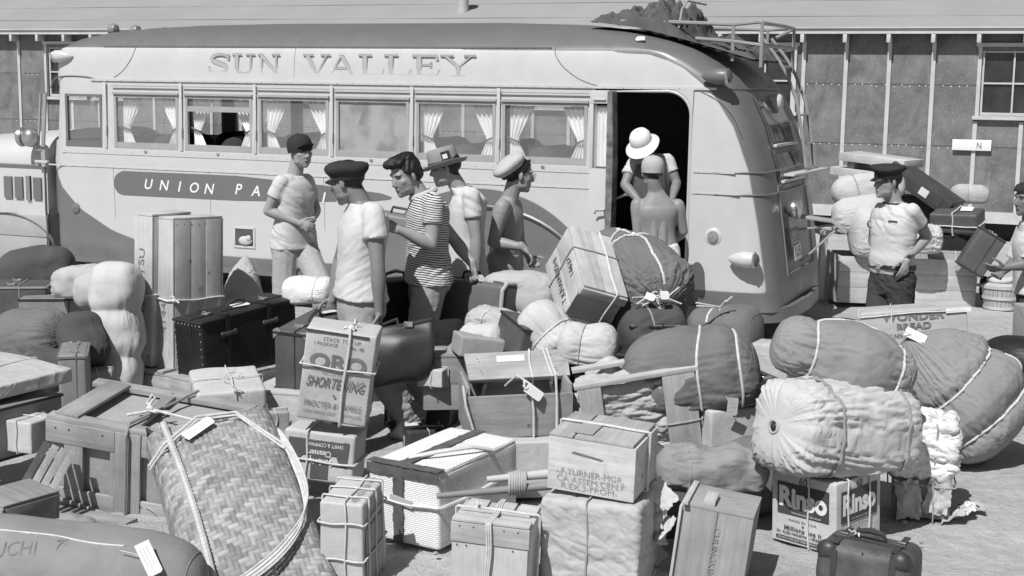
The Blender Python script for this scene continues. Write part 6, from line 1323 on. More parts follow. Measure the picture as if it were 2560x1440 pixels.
def bushel():
    p = gnd(2498, 772); o = thing('bushel_basket', 'round slatted bushel basket on the ground at the right edge', 'basket', (p[0], p[1], .0)); q = MB(); n = 26; R = .17
    for k in range(n):
        a = k*2*PI/n; da = PI/n*.9; ring = []
        for z, r in ((.005, R*.84), (.08, R*.92), (.16, R), (.235, R*1.05)): ring.append([(math.cos(a-da)*r, math.sin(a-da)*r, z), (math.cos(a+da)*r, math.sin(a+da)*r, z), (math.cos(a+da)*(r-.006), math.sin(a+da)*(r-.006), z), (math.cos(a-da)*(r-.006), math.sin(a-da)*(r-.006), z)])
        q.loft(ring)
    q.build('staves', wood('basket_stave', .45, 2), o)
    for z, r in ((.02, R*.87), (.12, R*.98), (.225, R*1.06)): q = MB(); q.lathe([(r-.004, z-.014), (r+.006, z-.014), (r+.006, z+.014), (r-.004, z+.014)], 36); q.build('hoop', W_PALE[0], o)
    q = MB(); q.lathe([(.01, .225), (R*.9, .235), (R*1.04, .24), (R*.8, .262), (.01, .27)], 30); q.build('lid', W_PALE[0], o, True)
    s_ = MB(); s_.ell((0, 0, .285), (.14, .12, .05)); me = s_.mesh('contents'); P = getv(me); P[:, 2] += .012*waves(P, 40, 4); setv(me, P); link('cloth_cover', me, M_WHITE, o, None, True, 180)
bushel()
bp('coat', 'dark coat hanging down behind the bushel basket', 'coat', (2462, 690), (2458, 752), 13.6, 13.6, 11, cloth('black_cloth', .02, .5, 6), seed=97, wr=.02, group=None)
# roof load under canvas
MI = np.array(Matrix.Translation(Vector(BO))@RZ(-PSI)); bl = lambda x, y, z: tf(MI, V3((x, y, z)))
def tarp():
    X = np.linspace(5.66, 7.12, 130); Y = np.linspace(.38, 1.72, 90); GX, GY = np.meshgrid(X, Y); roof = ip(GX, [(5.6, 2.66), (6.1, 2.60), (6.6, 2.48), (7.1, 2.34)])
    hh = ip(GX, [(5.66, 0), (5.74, .10), (5.86, .24), (5.98, .22), (6.1, .31), (6.26, .27), (6.38, .30), (6.46, .20), (6.52, .09), (6.62, .05), (6.9, .10), (7.05, .08), (7.12, .0)])
    ey = np.clip((GY-.38)/.14, 0, 1)**.4*np.clip((1.72-GY)/.25, 0, 1)**.6; P = np.stack([GX, GY, roof], -1).reshape(-1, 3)
    Q = P*V3((1, .55, 0)); f1 = ridge(Q*3.2, 5, 2, 1.3).reshape(GX.shape); f2 = ridge(P*V3((1, .8, 0))*8, 8, 3, 1.3).reshape(GX.shape)
    hh = hh*(.62+.5*pn(P*2.3, 17).reshape(GX.shape)+.18*ridge(P*4.5, 21, 3).reshape(GX.shape)); z = roof+hh*ey*(1+.30*f1)+(.012+.06*np.clip(hh*4, 0, 1))*ey*(f1*.7+f2*.5)+.004; P[:, 2] = z.ravel(); P[:, 1] += .04*f1.ravel()*np.clip(hh.ravel()*3, 0, 1)
    nx = len(X); f = [(j*nx+i, j*nx+i+1, (j+1)*nx+i+1, (j+1)*nx+i) for j in range(len(Y)-1) for i in range(nx-1)]
    W_ = tf(MI, P); L0 = tf(MI, np.stack([GX, GY, roof-.01], -1).reshape(-1, 3)); o = thing('tarpaulin_load', 'crumpled canvas draped over luggage on the bus roof, inside the rack', 'tarpaulin', W_.mean(0), world=True)
    q = MB(); q.add(W_, f); q.add(L0, [g_[::-1] for g_ in f]); q.build('tarpaulin', cloth('tarpaulin', .095, .5, 4, .25, stain=.35), o, True, ang=180)
    q = MB(); q.tube(tf(MI, V3([(6.45, .42, 2.60), (6.45, .50, 2.76), (6.44, .7, 2.84), (6.44, 1.3, 2.84)])), .010, 6); q.build('rope', M_ROPED, o, True)
tarp()

# ---------------------------------------------------------------- people
def skin_mat(name, v, hair=.018):
    v *= .86
    m, t, N, L, b = nodes(name); an = N.new('ShaderNodeAttribute'); an.attribute_name = 'hair_and_shade'; a2 = N.new('ShaderNodeAttribute'); a2.attribute_name = 'lip'
    c = coords(t); base_ = ramp(t, noise_(t, c, 14, 4), v*.92, v*1.06)
    base_ = mth(t, 'MULTIPLY', base_, mth(t, 'SUBTRACT', 1, mth(t, 'MULTIPLY', a2.outputs['Fac'], .38)))
    k = an.outputs['Fac']; val = mth(t, 'ADD', mth(t, 'MULTIPLY', base_, mth(t, 'SUBTRACT', 1, k)), mth(t, 'MULTIPLY', k, hair))
    base(t, b, val); b.inputs['Roughness'].default_value = .5; b.inputs['Specular IOR Level'].default_value = .35
    L.new(bump(t, noise_(t, c, 120, 3), .08, .003), b.inputs['Normal']); return m
HAIR = plain('black_hair', .014, .5, .4, 30, .5, 160, stretch=(3, .6, 3))
def striped():
    m, t, N, L, b = nodes('striped_jersey'); c = N.new('ShaderNodeTexCoord'); sp = N.new('ShaderNodeSeparateXYZ'); L.new(c.outputs['Object'], sp.inputs[0])
    n0 = noise_(t, c.outputs['Object'], 7, 3); z = mth(t, 'ADD', sp.outputs[2], mth(t, 'MULTIPLY', n0, .018)); z = mth(t, 'ADD', z, mth(t, 'MULTIPLY', sp.outputs[0], .10))
    s = mth(t, 'SINE', mth(t, 'MULTIPLY', z, 2*math.pi/.0142)); base(t, b, ramp(t, s, .05, .62, -.25, .15)); b.inputs['Roughness'].default_value = .95
    r1 = noise_(t, c.outputs['Object'], 6, 3, .5, .8); L.new(bump(t, mth(t, 'ABSOLUTE', mth(t, 'SUBTRACT', r1, .5)), .5, .03), b.inputs['Normal']); return m
TEE = cloth('white_jersey', .52, .2, 5, .03, stain=.03)
def basis(f, pitch=0, roll=0):
    """head frame: columns right, forward, up; f is where the face looks (level), pitch down and roll in radians"""
    f = nrm((f[0], f[1], 0)); r = np.cross(f, (0, 0, 1)); u = np.array([0, 0, 1.0])
    f2 = f*math.cos(pitch)-u*math.sin(pitch); u2 = u*math.cos(pitch)+f*math.sin(pitch)
    r3 = r*math.cos(roll)-u2*math.sin(roll); u3 = u2*math.cos(roll)+r*math.sin(roll)
    return np.stack([r3, f2, u3], 1)
HL = [(-.10, -.062), (-.05, -.05), (-.02, -.03), (.02, .012), (.04, .03), (.058, .072), (.1, .078)]
def hair_sd(q):
    """how far a point in the head frame is inside the hair (metres)"""
    h = np.interp(q[:, 1], [p[0] for p in HL], [p[1] for p in HL]); return q[:, 2]-h
def limb(mb, a, b, prof, n=14):
    """one tapered limb from a to b, prof = (place along, radius)"""
    a, b = V3(a), V3(b); L = np.linalg.norm(b-a); t = (b-a)/L; x = nrm(np.cross(t, [0.3, 0.9, 0.2] if abs(t[1]) < .9 else [1, 0, 0])); y = np.cross(t, x)
    ph = np.arange(n)*2*math.pi/n; ring = np.cos(ph)[:, None]*x+np.sin(ph)[:, None]*y; tt = np.linspace(0, 1, 12); ra = ip(tt, prof)
    ra = np.convolve(np.pad(ra, 1, 'edge'), [.25, .5, .25], 'valid'); R = []
    for e in (.15, .6, 1.1): R.append(a-t*ra[0]*math.cos(e)+ring*ra[0]*math.sin(e))
    for q, r in zip(tt, ra): R.append(a+t*L*q+ring*r)
    for e in (1.1, .6, .15): R.append(b+t*ra[-1]*math.cos(e)+ring*ra[-1]*math.sin(e))
    return mb.loft(R)
def head_shapes(mb, c, B, k, neck):
    E = lambda p, r, R=None: mb.ell(c+B@(V3(p)*k), V3(r)*k, B if R is None else B@R, 16, 10)
    E((0, -.012, .030), (.0765, .096, .088)); E((0, .024, -.025), (.0680, .068, .088)); E((0, .038, -.070), (.052, .050, .046)); E((0, .066, -.094), (.026, .022, .022))
    mb.cap(c+B@(V3((0, .082, .020))*k), c+B@(V3((0, .103, -.026))*k), .008*k, .0115*k); E((0, .092, -.033), (.0165, .011, .008))
    E((0, .072, .030), (.056, .018, .014))
    for s in (-1, 1):
        E((s*.040, .052, -.016), (.025, .026, .025)); E((s*.0775, -.006, -.006), (.0065, .018, .031), np.array(RZ(-s*.32).to_3x3())); E((s*.037, .026, -.064), (.027, .042, .032))
    E((0, .081, -.060), (.024, .013, .008)); E((0, .079, -.072), (.020, .012, .009))
    mb.cap(c+B@(V3((0, -.028, -.045))*k), V3(neck)+V3((0, 0, -.03)), .053*k, .060*k)
def hand(mb, w, d, n, curl=.5, side=1, k=1.0, spread=.14, thumb=.8):
    """palm, four jointed fingers and a thumb; d from wrist to knuckles, n out of the palm, side=+1 right hand"""
    d = nrm(d); n = nrm(V3(n)-d*(V3(n)@d)); s = np.cross(d, n)*side
    c = w+d*.05*k; mb.ell(c, (.036*k, .052*k, .016*k), np.stack([s, d, n], 1), 12, 8); mb.cap(w-d*.02*k, w+d*.03*k, .026*k, .026*k, 10)
    for i, (x, L0) in enumerate(((-.031, .074), (-.0105, .084), (.0105, .079), (.031, .062))):
        p = w+d*(.088-.004*abs(i-1.3))*k+s*(-x)*k; a = curl*(.75+.12*i); dd = nrm(d-s*x*spread*20*(1-curl)*.35); ang = a*.9
        for j, q in enumerate((.45, .32, .23)):
            dr = dd*math.cos(ang)+n*math.sin(ang); e = p+dr*L0*q*k; mb.cap(p, e, (.0098-.0008*j)*k, (.0092-.0010*j)*k, 8); p = e; ang += a*1.15
    p = w+d*.03*k+s*.030*k; dr = nrm(d*.62+s*.75*thumb+n*.35)
    for L0, r in ((.040, .012), (.032, .0105), (.024, .009)):
        e = p+dr*L0*k; mb.cap(p, e, r*k, r*.9*k, 8); p = e; dr = nrm(dr*.8+d*.35+n*.25*curl)
def wrinkled(me, amp, seed, f=9, st=(1, 1, .55), low=None):
    P = getv(me); N_ = getn(me); q = P*V3(st)
    m = np.clip(.4+.9*pn(P*3.2, seed), 0.08, 1); ca, sa = math.cos(.6), math.sin(.6); sg = 1 if seed % 2 else -1
    D_ = np.stack([(P[:, 0]*ca*sg+P[:, 2]*sa)*f*.85, P[:, 1]*f*1.2, (P[:, 2]*ca-P[:, 0]*sa*sg)*f*3.2], 1); a = amp*(1.25*m*ridge(D_, seed+4, 3, 1.3)+.7*pn(P*f*.7, seed+2))
    setv(me, P+N_*a[:, None]); return me
def person(label, J, face, pitch=0, roll=0, k=1.0, skin=.30, hands=None, shirt=None, hem=-.12, sleeve=.52, pants=None, chest=1.0, hair=True, shoes=True, belt=False, bend=0, tuck=False, smile=False, wr=.0085, sleeve_r=.063, trim=None, name='person'):
    J = {a: V3(b) for a, b in J.items()}; c = J['head']; B = basis(face, pitch, roll)
    P0 = (J['hipL']+J['hipR'])/2; C0 = (J['shL']+J['shR'])/2; N0 = J['neck']
    org = V3((P0[0], P0[1], min(J['anL'][2], J['anR'][2])-.09)); o = thing(name, label, 'person', org, None, None, True)
    xs_ = nrm(J['shR']-J['shL']); xh = nrm(J['hipR']-J['hipL'])
    def fine(S):                                          # more rings between the given sections
        t0 = np.linspace(0, len(S)-1, 4*(len(S)-1)+1); A_ = np.array([[np.interp(t_, range(len(S)), [q_[c_] for q_ in S]) for c_ in range(4)] for t_ in t0])
        for _ in range(3): A_[1:-1] = .25*A_[:-2]+.5*A_[1:-1]+.25*A_[2:]
        return A_
    def sect(s, hw, hd, fo=0, off=0, n=44):
        u = nrm(C0-P0); x = nrm(xh*(1-np.clip(s, 0, 1))+xs_*np.clip(s, 0, 1)); f = nrm(np.cross(u, x)); x = np.cross(f, u)*1.0
        cc = P0+(C0-P0)*min(s, 1.0) if s <= 1 else C0+(N0-C0)*(s-1)/.16
        cc = cc+f*(fo+bend*math.sin(np.clip(s, 0, 1)*math.pi)); ph = np.arange(n)*2*math.pi/n
        ca, sa = np.cos(ph), np.sin(ph); e = .82
        return cc+(np.sign(ca)*np.abs(ca)**e*(hw*k*chest+off))[:, None]*x+(np.sign(sa)*np.abs(sa)**e*(hd*k*chest+off))[:, None]*f
    TS = [(-.14, .10, .085, 0), (-.05, .155, .105, -.01), (.05, .168, .112, -.012), (.25, .152, .10, 0), (.45, .138, .09, .004), (.65, .150, .104, .006), (.82, .168, .112, .0), (.95, .172, .098, -.008), (1.03, .135, .078, -.012), (1.10, .085, .066, -.008), (1.16, .058, .058, 0)]
    mb = MB(); mb.loft([sect(*t_, off=(-.013*smooth01(-.12, -.02, t_[0])*(1-smooth01(1.04, 1.12, t_[0])) if shirt is not None else 0)) for t_ in fine(TS)]); head_shapes(mb, c, B, k, N0)
    if shirt is None:                                     # bare back: shoulder blades and the two columns beside the spine
        u_ = nrm(C0-P0); f_ = nrm(np.cross(u_, xs_))
        for s_ in (-1, 1):
            mb.cap(C0-u_*.08+xs_*s_*.036-f_*.066, P0+u_*.04+xs_*s_*.034-f_*.080, .032, .036)
    for sd in 'LR':
        sh, el, wr_ = J['sh'+sd], J['el'+sd], J['wr'+sd]; inw = nrm(C0-sh)
        so = -.008 if shirt is not None else 0
        limb(mb, sh+inw*.05, sh+(el-sh)*.12, [(0, (.055+so)*k), (1, (.058+so)*k)]); limb(mb, sh, el, [(0, (.055+so)*k), (.2, (.057+so)*k), (.45, .050*k), (.8, .042*k), (1, .039*k)]); limb(mb, el, wr_, [(0, .039*k), (.2, .043*k), (.4, .041*k), (.8, .030*k), (1, .026*k)])
        h = (hands or {}).get(sd, {}); hand(mb, wr_, h.get('d', wr_-el), h.get('n', C0-wr_), h.get('curl', .45), 1 if sd == 'R' else -1, k, thumb=h.get('thumb', .8))
        hp, kn, an = J['hip'+sd], J['kn'+sd], J['an'+sd]; limb(mb, hp, kn, [(0, .083*k), (.5, .072*k), (1, .055*k)]); limb(mb, kn, an, [(0, .054*k), (.3, .056*k), (.8, .04*k), (1, .036*k)])
        ff = nrm(V3((face[0], face[1], 0))); mb.cap(an+V3((0, 0, -.045)), an+ff*.14+V3((0, 0, -.06)), .036*k, .028*k)
    me = remesh(mb, .0052*k, 6, .5); P = getv(me); q = ((P-c)@B)/k; near = np.linalg.norm(q, axis=1) < .17
    ha = np.clip(hair_sd(q)/.006+.5, 0, 1)*near*(np.abs(q[:, 0]) < .0765)*(q[:, 2] > -.07)
    for s in (-1, 1):
        eye = 1-np.sqrt(((q[:, 0]-s*.031)/.0165)**2+((q[:, 2]-.008-.12*(np.abs(q[:, 0])-.03))/.0062)**2+((q[:, 1]-.080)/.034)**2); ha = np.maximum(ha, np.clip(eye*2.2, 0, 1)*near*.95)
        br = 1-np.sqrt(((q[:, 0]-s*.034)/.021)**2+((q[:, 2]-.027+.10*(np.abs(q[:, 0])-.03))/.0060)**2+((q[:, 1]-.080)/.036)**2); ha = np.maximum(ha, np.clip(br*2, 0, 1)*near*.9)
    nos = 1-np.sqrt(((np.abs(q[:, 0])-.008)/.006)**2+((q[:, 2]+.042)/.005)**2+((q[:, 1]-.104)/.02)**2); ha = np.maximum(ha, np.clip(nos, 0, 1)*near*.45)  # shade of the nostrils painted into the same mask as the hair
    mo = 1-np.sqrt((q[:, 0]/.024)**2+((q[:, 2]+.066)/.0030)**2+((q[:, 1]-.092)/.03)**2); ha = np.maximum(ha, np.clip(mo*2, 0, 1)*near*.6)  # shade between the lips painted in as a dark line
    lip = np.clip((1-np.sqrt((q[:, 0]/.027)**2+((q[:, 2]+.066)/.012)**2+((q[:, 1]-.092)/.03)**2))*2, 0, 1)*near
    setattr_(me, 'hair_and_shade', ha); setattr_(me, 'lip', lip); setv(me, P-org)
    link('body', me, skin_mat('skin', skin), o, None, True, 180)
    if hair:
        th = np.linspace(.03, 2.1, 44); ph = np.linspace(0, 2*math.pi, 73)[:-1]; q0 = np.array([[(math.sin(t_)*math.sin(a), math.sin(t_)*math.cos(a), math.cos(t_)) for a in ph] for t_ in th])
        r_ = q0*V3((.0805, .0995, .090))+V3((0, -.012, .032)); r_ = r_*(1+.010*np.sin(ph*37)[None, :, None]*np.sin(th)[:, None, None]); ok = hair_sd(r_.reshape(-1, 3)).reshape(r_.shape[:2]) > -.002
        nph = len(ph); f = [(i*nph+j, (i+1)*nph+j, (i+1)*nph+(j+1) % nph, i*nph+(j+1) % nph) for i in range(len(th)-1) for j in range(nph) if ok[i, j] and ok[i+1, j] and ok[i, (j+1) % nph]]
        mb = MB(); mb.add((c+(r_.reshape(-1, 3)*k)@B.T), f); mb.build('hair', HAIR, o, True, ang=180)
    def loose(mat, nm, m_, seed, amp, f=9, vox=.009):
        me = remesh(m_, vox, 3, .5); wrinkled(me, amp, seed, f); setv(me, getv(me)-org); return link(nm, me, mat, o, None, True, 180)
    sd_ = int(abs(c[0])*100)+3
    if shirt is not None:
        m_ = MB(); SS = [(hem, .196, .142, -.008), (hem+.05, .190, .137, -.008)]+[r_ for r_ in [(.08, .190, .137, -.01), (.2, .182, .130, -.002)] if r_[0] > hem+.07]+[(.45, .162, .114, .004), (.65, .170, .120, .006), (.82, .182, .124, 0), (.95, .186, .112, -.008), (1.02, .160, .098, -.010), (1.07, .118, .088, -.010), (1.115, .086, .078, -.006), (1.135, .076, .072, -.004)]
        if tuck: SS = [(.12, .160, .112, 0), (.2, .168, .12, .004), (.35, .172, .126, .008)]+SS[4:]
        m_.loft([sect(*t_, off=.004) for t_ in fine(SS)])
        for sd in 'LR':
            sh, el = J['sh'+sd], J['el'+sd]; inw = nrm(C0-sh); limb(m_, sh+inw*.08, sh+(el-sh)*.1, [(0, .068*k), (1, .060*k)]); m_.cap(sh-(el-sh)*.02, sh+(el-sh)*sleeve, .061*k, sleeve_r*k, flat=True); m_.ell(sh, (.060*k,)*3)
        loose(shirt, 'shirt', m_, sd_, wr, 4.5)
        if trim:
            q_ = MB(); q_.tube(sect(1.128, .080, .076, -.005, .004, 40), .006, 6, True); q_.build('neck_trim', trim, o, True)
            for sd in 'LR':
                sh, el = J['sh'+sd], J['el'+sd]; t_ = nrm(el-sh); a_ = nrm(np.cross(t_, (0, 1, .1))); b_ = np.cross(t_, a_); q_ = MB(); q_.tube([sh+(el-sh)*sleeve*.98+(a_*math.cos(s_)+b_*math.sin(s_))*(sleeve_r*k+.001) for s_ in np.linspace(0, 6.28, 25)[:-1]], .006, 6, True); q_.build('sleeve_trim', trim, o, True)
    if pants is not None:
        m_ = MB(); m_.loft([sect(*t_, off=.006) for t_ in fine([(-.16, .11, .10, 0), (-.08, .168, .118, -.012), (.04, .178, .124, -.014), (.16, .164, .112, -.006), (.24, .152, .102, -.002)])])
        for sd in 'LR':
            hp, kn, an = J['hip'+sd], J['kn'+sd], J['an'+sd]; m_.cap(hp+(P0-hp)*.1, kn, .108*k, .088*k); m_.cap(kn, an+V3((0, 0, -.03)), .088*k, .086*k, flat=True); m_.ell(kn, (.088*k,)*3)
        loose(pants, 'trousers', m_, sd_+50, wr*1.1, 8)
    if belt:
        m_ = MB(); R1 = sect(.205, .170, .118, 0, .012, 40); R2 = sect(.27, .167, .115, 0, .012, 40); R3 = sect(.27, .165, .113, 0, .003, 40); R4 = sect(.205, .168, .116, 0, .003, 40); m_.loft([R1, R2, R3, R4], wrap=True); m_.build('belt', plain('belt_leather', .02, .6, .2, 9, .1), o, True)
        m_ = MB(); p = (R1[10]+R2[10])/2; m_.box(p, (.05, .02, .04)); m_.build('buckle', M_METAL, o, bevel=.004)
    if shoes:
        ff = nrm(V3((face[0], face[1], 0)))
        for sd in 'LR':
            an = J['an'+sd]; m_ = MB(); m_.cap(an+V3((0, 0, -.05))-ff*.05, an+ff*.10+V3((0, 0, -.058)), .046, .042); m_.ell(an+ff*.13+V3((0, 0, -.062)), (.05, .05, .03)); me = remesh(m_, .012, 2); Q = getv(me); Q[:, 2] = np.maximum(Q[:, 2], an[2]-.088); setv(me, Q-org); link('shoe', me, plain('shoe_leather', .05, .4, .2, 9, .1), o, None, True, 180)
    o['_c'] = list(map(float, c)); o['_B'] = [list(map(float, r)) for r in B]; o['_k'] = k
    return o
def hat(o, kind, mats, tilt=(0, 0), dz=0, dy=0, sz=1):
    """headgear in the head frame (x right, y forward, z up)"""
    c, B, k = V3(o['_c']), np.array(o['_B']), o['_k']; M = Matrix(((B[0][0], B[0][1], B[0][2], c[0]), (B[1][0], B[1][1], B[1][2], c[1]), (B[2][0], B[2][1], B[2][2], c[2]), (0, 0, 0, 1)))@Matrix.Scale(k, 4)@TR(0, dy, dz)@RX(tilt[0])@RY(tilt[1])@Matrix.Scale(sz, 4)
    def visor(y0, L, w, z, drop, mat, up=0, par=None):
        R = []
        for s in np.linspace(0, 1, 7):
            row = []
            for a in np.linspace(-1.15, 1.15, 17):
                x = math.sin(a)*(w+.0*s); y = y0*math.cos(a)*(1)+L*s*math.cos(a)**1.3; row.append((x*(1-.10*s), y, z-drop*s-.018*(abs(a)/1.15)**2*(1+s*.3)+up*s*s))
            R.append(row)
        R = np.array(R); t_ = R+V3((0, 0, .004)); q = MB(); n = R.shape[1]; f = [(i*n+j, i*n+j+1, (i+1)*n+j+1, (i+1)*n+j) for i in range(6) for j in range(n-1)]
        q.add(tf(M, R.reshape(-1, 3)), f); q.add(tf(M, t_.reshape(-1, 3)), [g_[::-1] for g_ in f]); q.build('visor', mat, par, True, ang=180)
    if kind in ('peaked', 'flat'):
        q = MB(); pr = [(.084, .030), (.086, .045), (.088, .062), (.108, .078), (.121, .094), (.118, .112), (.10, .124), (.05, .130), (.004, .130)]
        if kind == 'flat': pr = [(.084, .020), (.087, .040), (.098, .055), (.112, .074), (.117, .094), (.110, .112), (.085, .126), (.045, .134), (.004, .136)]
        q.lathe(pr, 40, M, sy=1.20); me = q.mesh('cap'); P = getv(me); P += nrm(B[:, 2])*(.005*waves(P, 28, 3))[:, None]; setv(me, P-V3(o.location)); h = link('cap', me, mats[0], o, None, True, 60); h['_w'] = 1; h.location = (0, 0, 0)
        del h['_w']; h2 = h
        q = MB(); q.lathe([(.0885, .026), (.0890, .056), (.0870, .056), (.0865, .026)], 40, M, sy=1.20); q.build('cap_band', mats[1], o, True)
        visor(.100, .052, .080, .034, .022, mats[1], par=o)
    elif kind == 'ball':
        q = MB(); q.lathe([(.087, -.004), (.089, .02), (.090, .04), (.086, .075), (.070, .106), (.04, .123), (.004, .128)], 36, M, sy=1.2); q.build('cap', mats[0], o, True)
        for a in np.arange(6)*PI/3: q = MB(); q.tube(tf(M, [(.089*math.cos(a)*s_, .107*math.sin(a)*s_, .040+.088*math.sqrt(max(0, 1-s_**2.4))) for s_ in np.linspace(1, .05, 12)]), .0016, 4); q.build('cap_seam', mats[1], o)
        q = MB(); q.ell(tf(M, [(0, 0, .129)])[0], (.008, .008, .005)); q.build('cap_button', mats[0], o, True)
        if len(mats) > 2: visor(.098, .068, .084, .034, -.004, mats[2], up=.006, par=o)
    elif kind == 'fedora':
        ph = np.arange(48)*2*PI/48; R = []
        for r, z in ((.088, .022), (.0875, .05), (.084, .10), (.079, .135), (.066, .148), (.03, .138), (.004, .126)): R.append([(r*math.cos(a)*(1-.12*(z > .1)*max(0, math.sin(a))), r*1.2*math.sin(a), z) for a in ph])
        q = MB(); q.loft(tf(M, np.array(R).reshape(-1, 3)).reshape(len(R), 48, 3)); q.build('hat', mats[0], o, True)
        R = []
        for r, dzz in ((.0, .0), (.33, -.006), (.66, -.004), (1, .012)): R.append([((.086+.052*r)*math.cos(a), (.104+.058*r)*math.sin(a), .026+dzz+.018*r*math.cos(a)**2) for a in ph])
        for r, dzz in ((1, .016), (.5, .0), (0, .006)): R.append([((.086+.052*r)*math.cos(a), (.104+.058*r)*math.sin(a), .026+dzz+.018*r*math.cos(a)**2) for a in ph])
        q = MB(); q.loft(tf(M, np.array(R).reshape(-1, 3)).reshape(len(R), 48, 3), caps=False); q.build('hat_brim', mats[0], o, True)
        q = MB(); q.lathe([(.0900, .030), (.0893, .062), (.085, .062), (.086, .030)], 40, M, sy=1.2); q.build('hat_band', mats[1], o, True)
        q = MB(); q.box((0, 0, 0), (.004, .06, .06)); me = q.mesh('hat_patch'); me.transform(M@TR(-.085, -.02, .088)@RY(.12)); me.transform(Matrix.Translation(-o.location)); link('hat_patch', me, mats[1], o)
        q = MB(); q.box((0, 0, 0), (.004, .032, .030)); me = q.mesh('hat_tag'); me.transform(M@TR(-.089, -.015, .085)@RY(.12)); me.transform(Matrix.Translation(-o.location)); link('hat_tag', me, M_TAG, o)
    elif kind == 'pith':
        ph = np.arange(48)*2*PI/48; pr = [(.100, .035), (.102, .06), (.096, .095), (.076, .128), (.04, .146), (.004, .150)]
        q = MB(); q.lathe(pr, 48, M, sy=1.18); q.build('helmet', mats[0], o, True); R = []
        for r, dzz in ((0, 0), (.5, -.022), (1, -.045), (1, -.051), (.5, -.029), (0, -.006)): R.append([((.100+.058*r)*math.cos(a), (.118+.085*r)*math.sin(a), .036+dzz-.012*r*abs(math.sin(a))) for a in ph])
        q = MB(); q.loft(tf(M, np.array(R).reshape(-1, 3)).reshape(len(R), 48, 3), wrap=True); q.build('helmet_brim', mats[0], o, True)
        q = MB(); R0 = [((.158)*math.cos(a), (.203)*math.sin(a), -.012-.012*abs(math.sin(a))) for a in ph]; q.tube(tf(M, R0), .004, 5, True); q.build('brim_edge', mats[1], o, True)
        q = MB(); q.ell(tf(M, [(0, 0, .152)])[0], (.013, .013, .007)); q.build('helmet_button', mats[0], o, True)
A = at
DENL = cloth('pale_denim', .36, .45, 6, .08); DEN = cloth('denim', .20, .5, 6, .1); DENM = cloth('faded_denim', .33, .5, 6, .1); DKP = cloth('dark_wool', .055, .4, 6, .12)
CAPD = cloth('dark_cap_cloth', .035, .4, 9, .2); CAPG = cloth('pale_cap_cloth', .40, .3, 9, .1); CAPW = cloth('white_cap_cloth', .44, .3, 9, .06); FELT = cloth('grey_felt', .24, .25, 7, .1); PITH = cloth('pith_cloth', .68, .15, 9, .03); VIS = plain('patent_leather', .02, .25, .2, 8, .05)
# 1 slim youth in front of the bus name
d = 10.4
o = person('slim man in dark cap and white T-shirt, hands at his belt, against the bus', dict(head=A(752, 379, d), neck=A(735, 436, d+.03), shR=A(702, 458, d-.12), shL=A(766, 454, d+.13), elR=A(671, 527, d-.12), wrR=A(743, 556, d-.14), elL=A(790, 525, d+.22), wrL=A(777, 551, d-.02), hipR=A(712, 618, d-.06), hipL=A(760, 614, d+.06), knR=A(710, 745, d-.10), knL=A(800, 710, d-.18), anR=V3((*A(705, 880, d-.05)[:2], .09)), anL=V3((*A(835, 850, d-.1)[:2], .09))), (.62, -.75), pitch=.04, skin=.36, shirt=TEE, pants=DENL, hands={'R': dict(n=(.3, .8, -.3), curl=.7), 'L': dict(d=(-.7, -.6, -.2), n=(0, .6, -.6), curl=.7)}, hem=-.03, chest=.94)
hat(o, 'ball', (CAPD, CAPD, CAPD), tilt=(.14, .1), dz=.002, dy=-.008)
# 2 foreground man with the leather bag
d = 8.1
o = person('stocky man in black peaked cap and white T-shirt carrying a leather bag', dict(head=A(868, 455, d), neck=A(906, 503, d), shL=A(934, 534, d-.18), shR=A(890, 528, d+.19), elL=A(945, 668, d-.24), wrL=A(948, 775, d-.24), elR=A(850, 650, d+.3), wrR=A(832, 740, d+.25), hipL=A(905, 768, d-.09), hipR=A(890, 768, d+.09), knL=A(905, 930, d-.12), knR=A(950, 935, d+.12), anL=V3((*A(875, 1090, d-.2)[:2], .09)), anR=V3((*A(1030, 1080, d+.2)[:2], .12))), (-.90, .34), pitch=.28, k=1.04, skin=.23, shirt=TEE, pants=DENL, hands={'L': dict(d=(.03, 0, -1), n=(-.9, .1, .1), curl=1.25)}, hem=.10, sleeve=.48, sleeve_r=.074, chest=1.05)
hat(o, 'flat', (CAPD, VIS), tilt=(.20, -.06), dz=-.008, dy=-.004, sz=.93)
q = MB(); e = A(1020, 1068, d+.2); q.cap(e+V3((-.06, 0, .03)), e+V3((.04, 0, -.03)), .105, .110, flat=True); me = remesh(q, .01, 2); setv(me, getv(me)-V3(o.location)); link('trouser_cuff', me, cloth('cuff_white', .62, .3, 8), o, None, True, 180)
# 3 striped shirt
d = 8.6
o = person('bareheaded young man with swept-back black hair in a striped shirt', dict(head=A(1014, 440, d), neck=A(1056, 486, d+.03), shL=A(1086, 510, d-.17), shR=A(1052, 502, d+.18), elL=A(1078, 612, d-.22), wrL=A(1003, 577, d-.28), elR=A(1140, 605, d+.20), wrR=A(1182, 662, d+.10), hipL=A(1078, 700, d-.08), hipR=A(1062, 700, d+.10), knL=A(1050, 850, d-.1), knR=A(1065, 860, d+.15), anL=V3((*A(1030, 1040, d-.1)[:2], .09)), anR=V3((*A(1090, 1050, d+.2)[:2], .09))), (-.72, -.62), pitch=.30, roll=.05, k=1.02, skin=.34, shirt=striped(), pants=DENM, hands={'L': dict(d=(-.75, -.2, .25), n=(.1, .6, -.6), curl=.6), 'R': dict(d=(.2, 0, -1), n=(-.8, -.4, 0), curl=1.2)}, hem=-.03, sleeve=.5, hair=False)
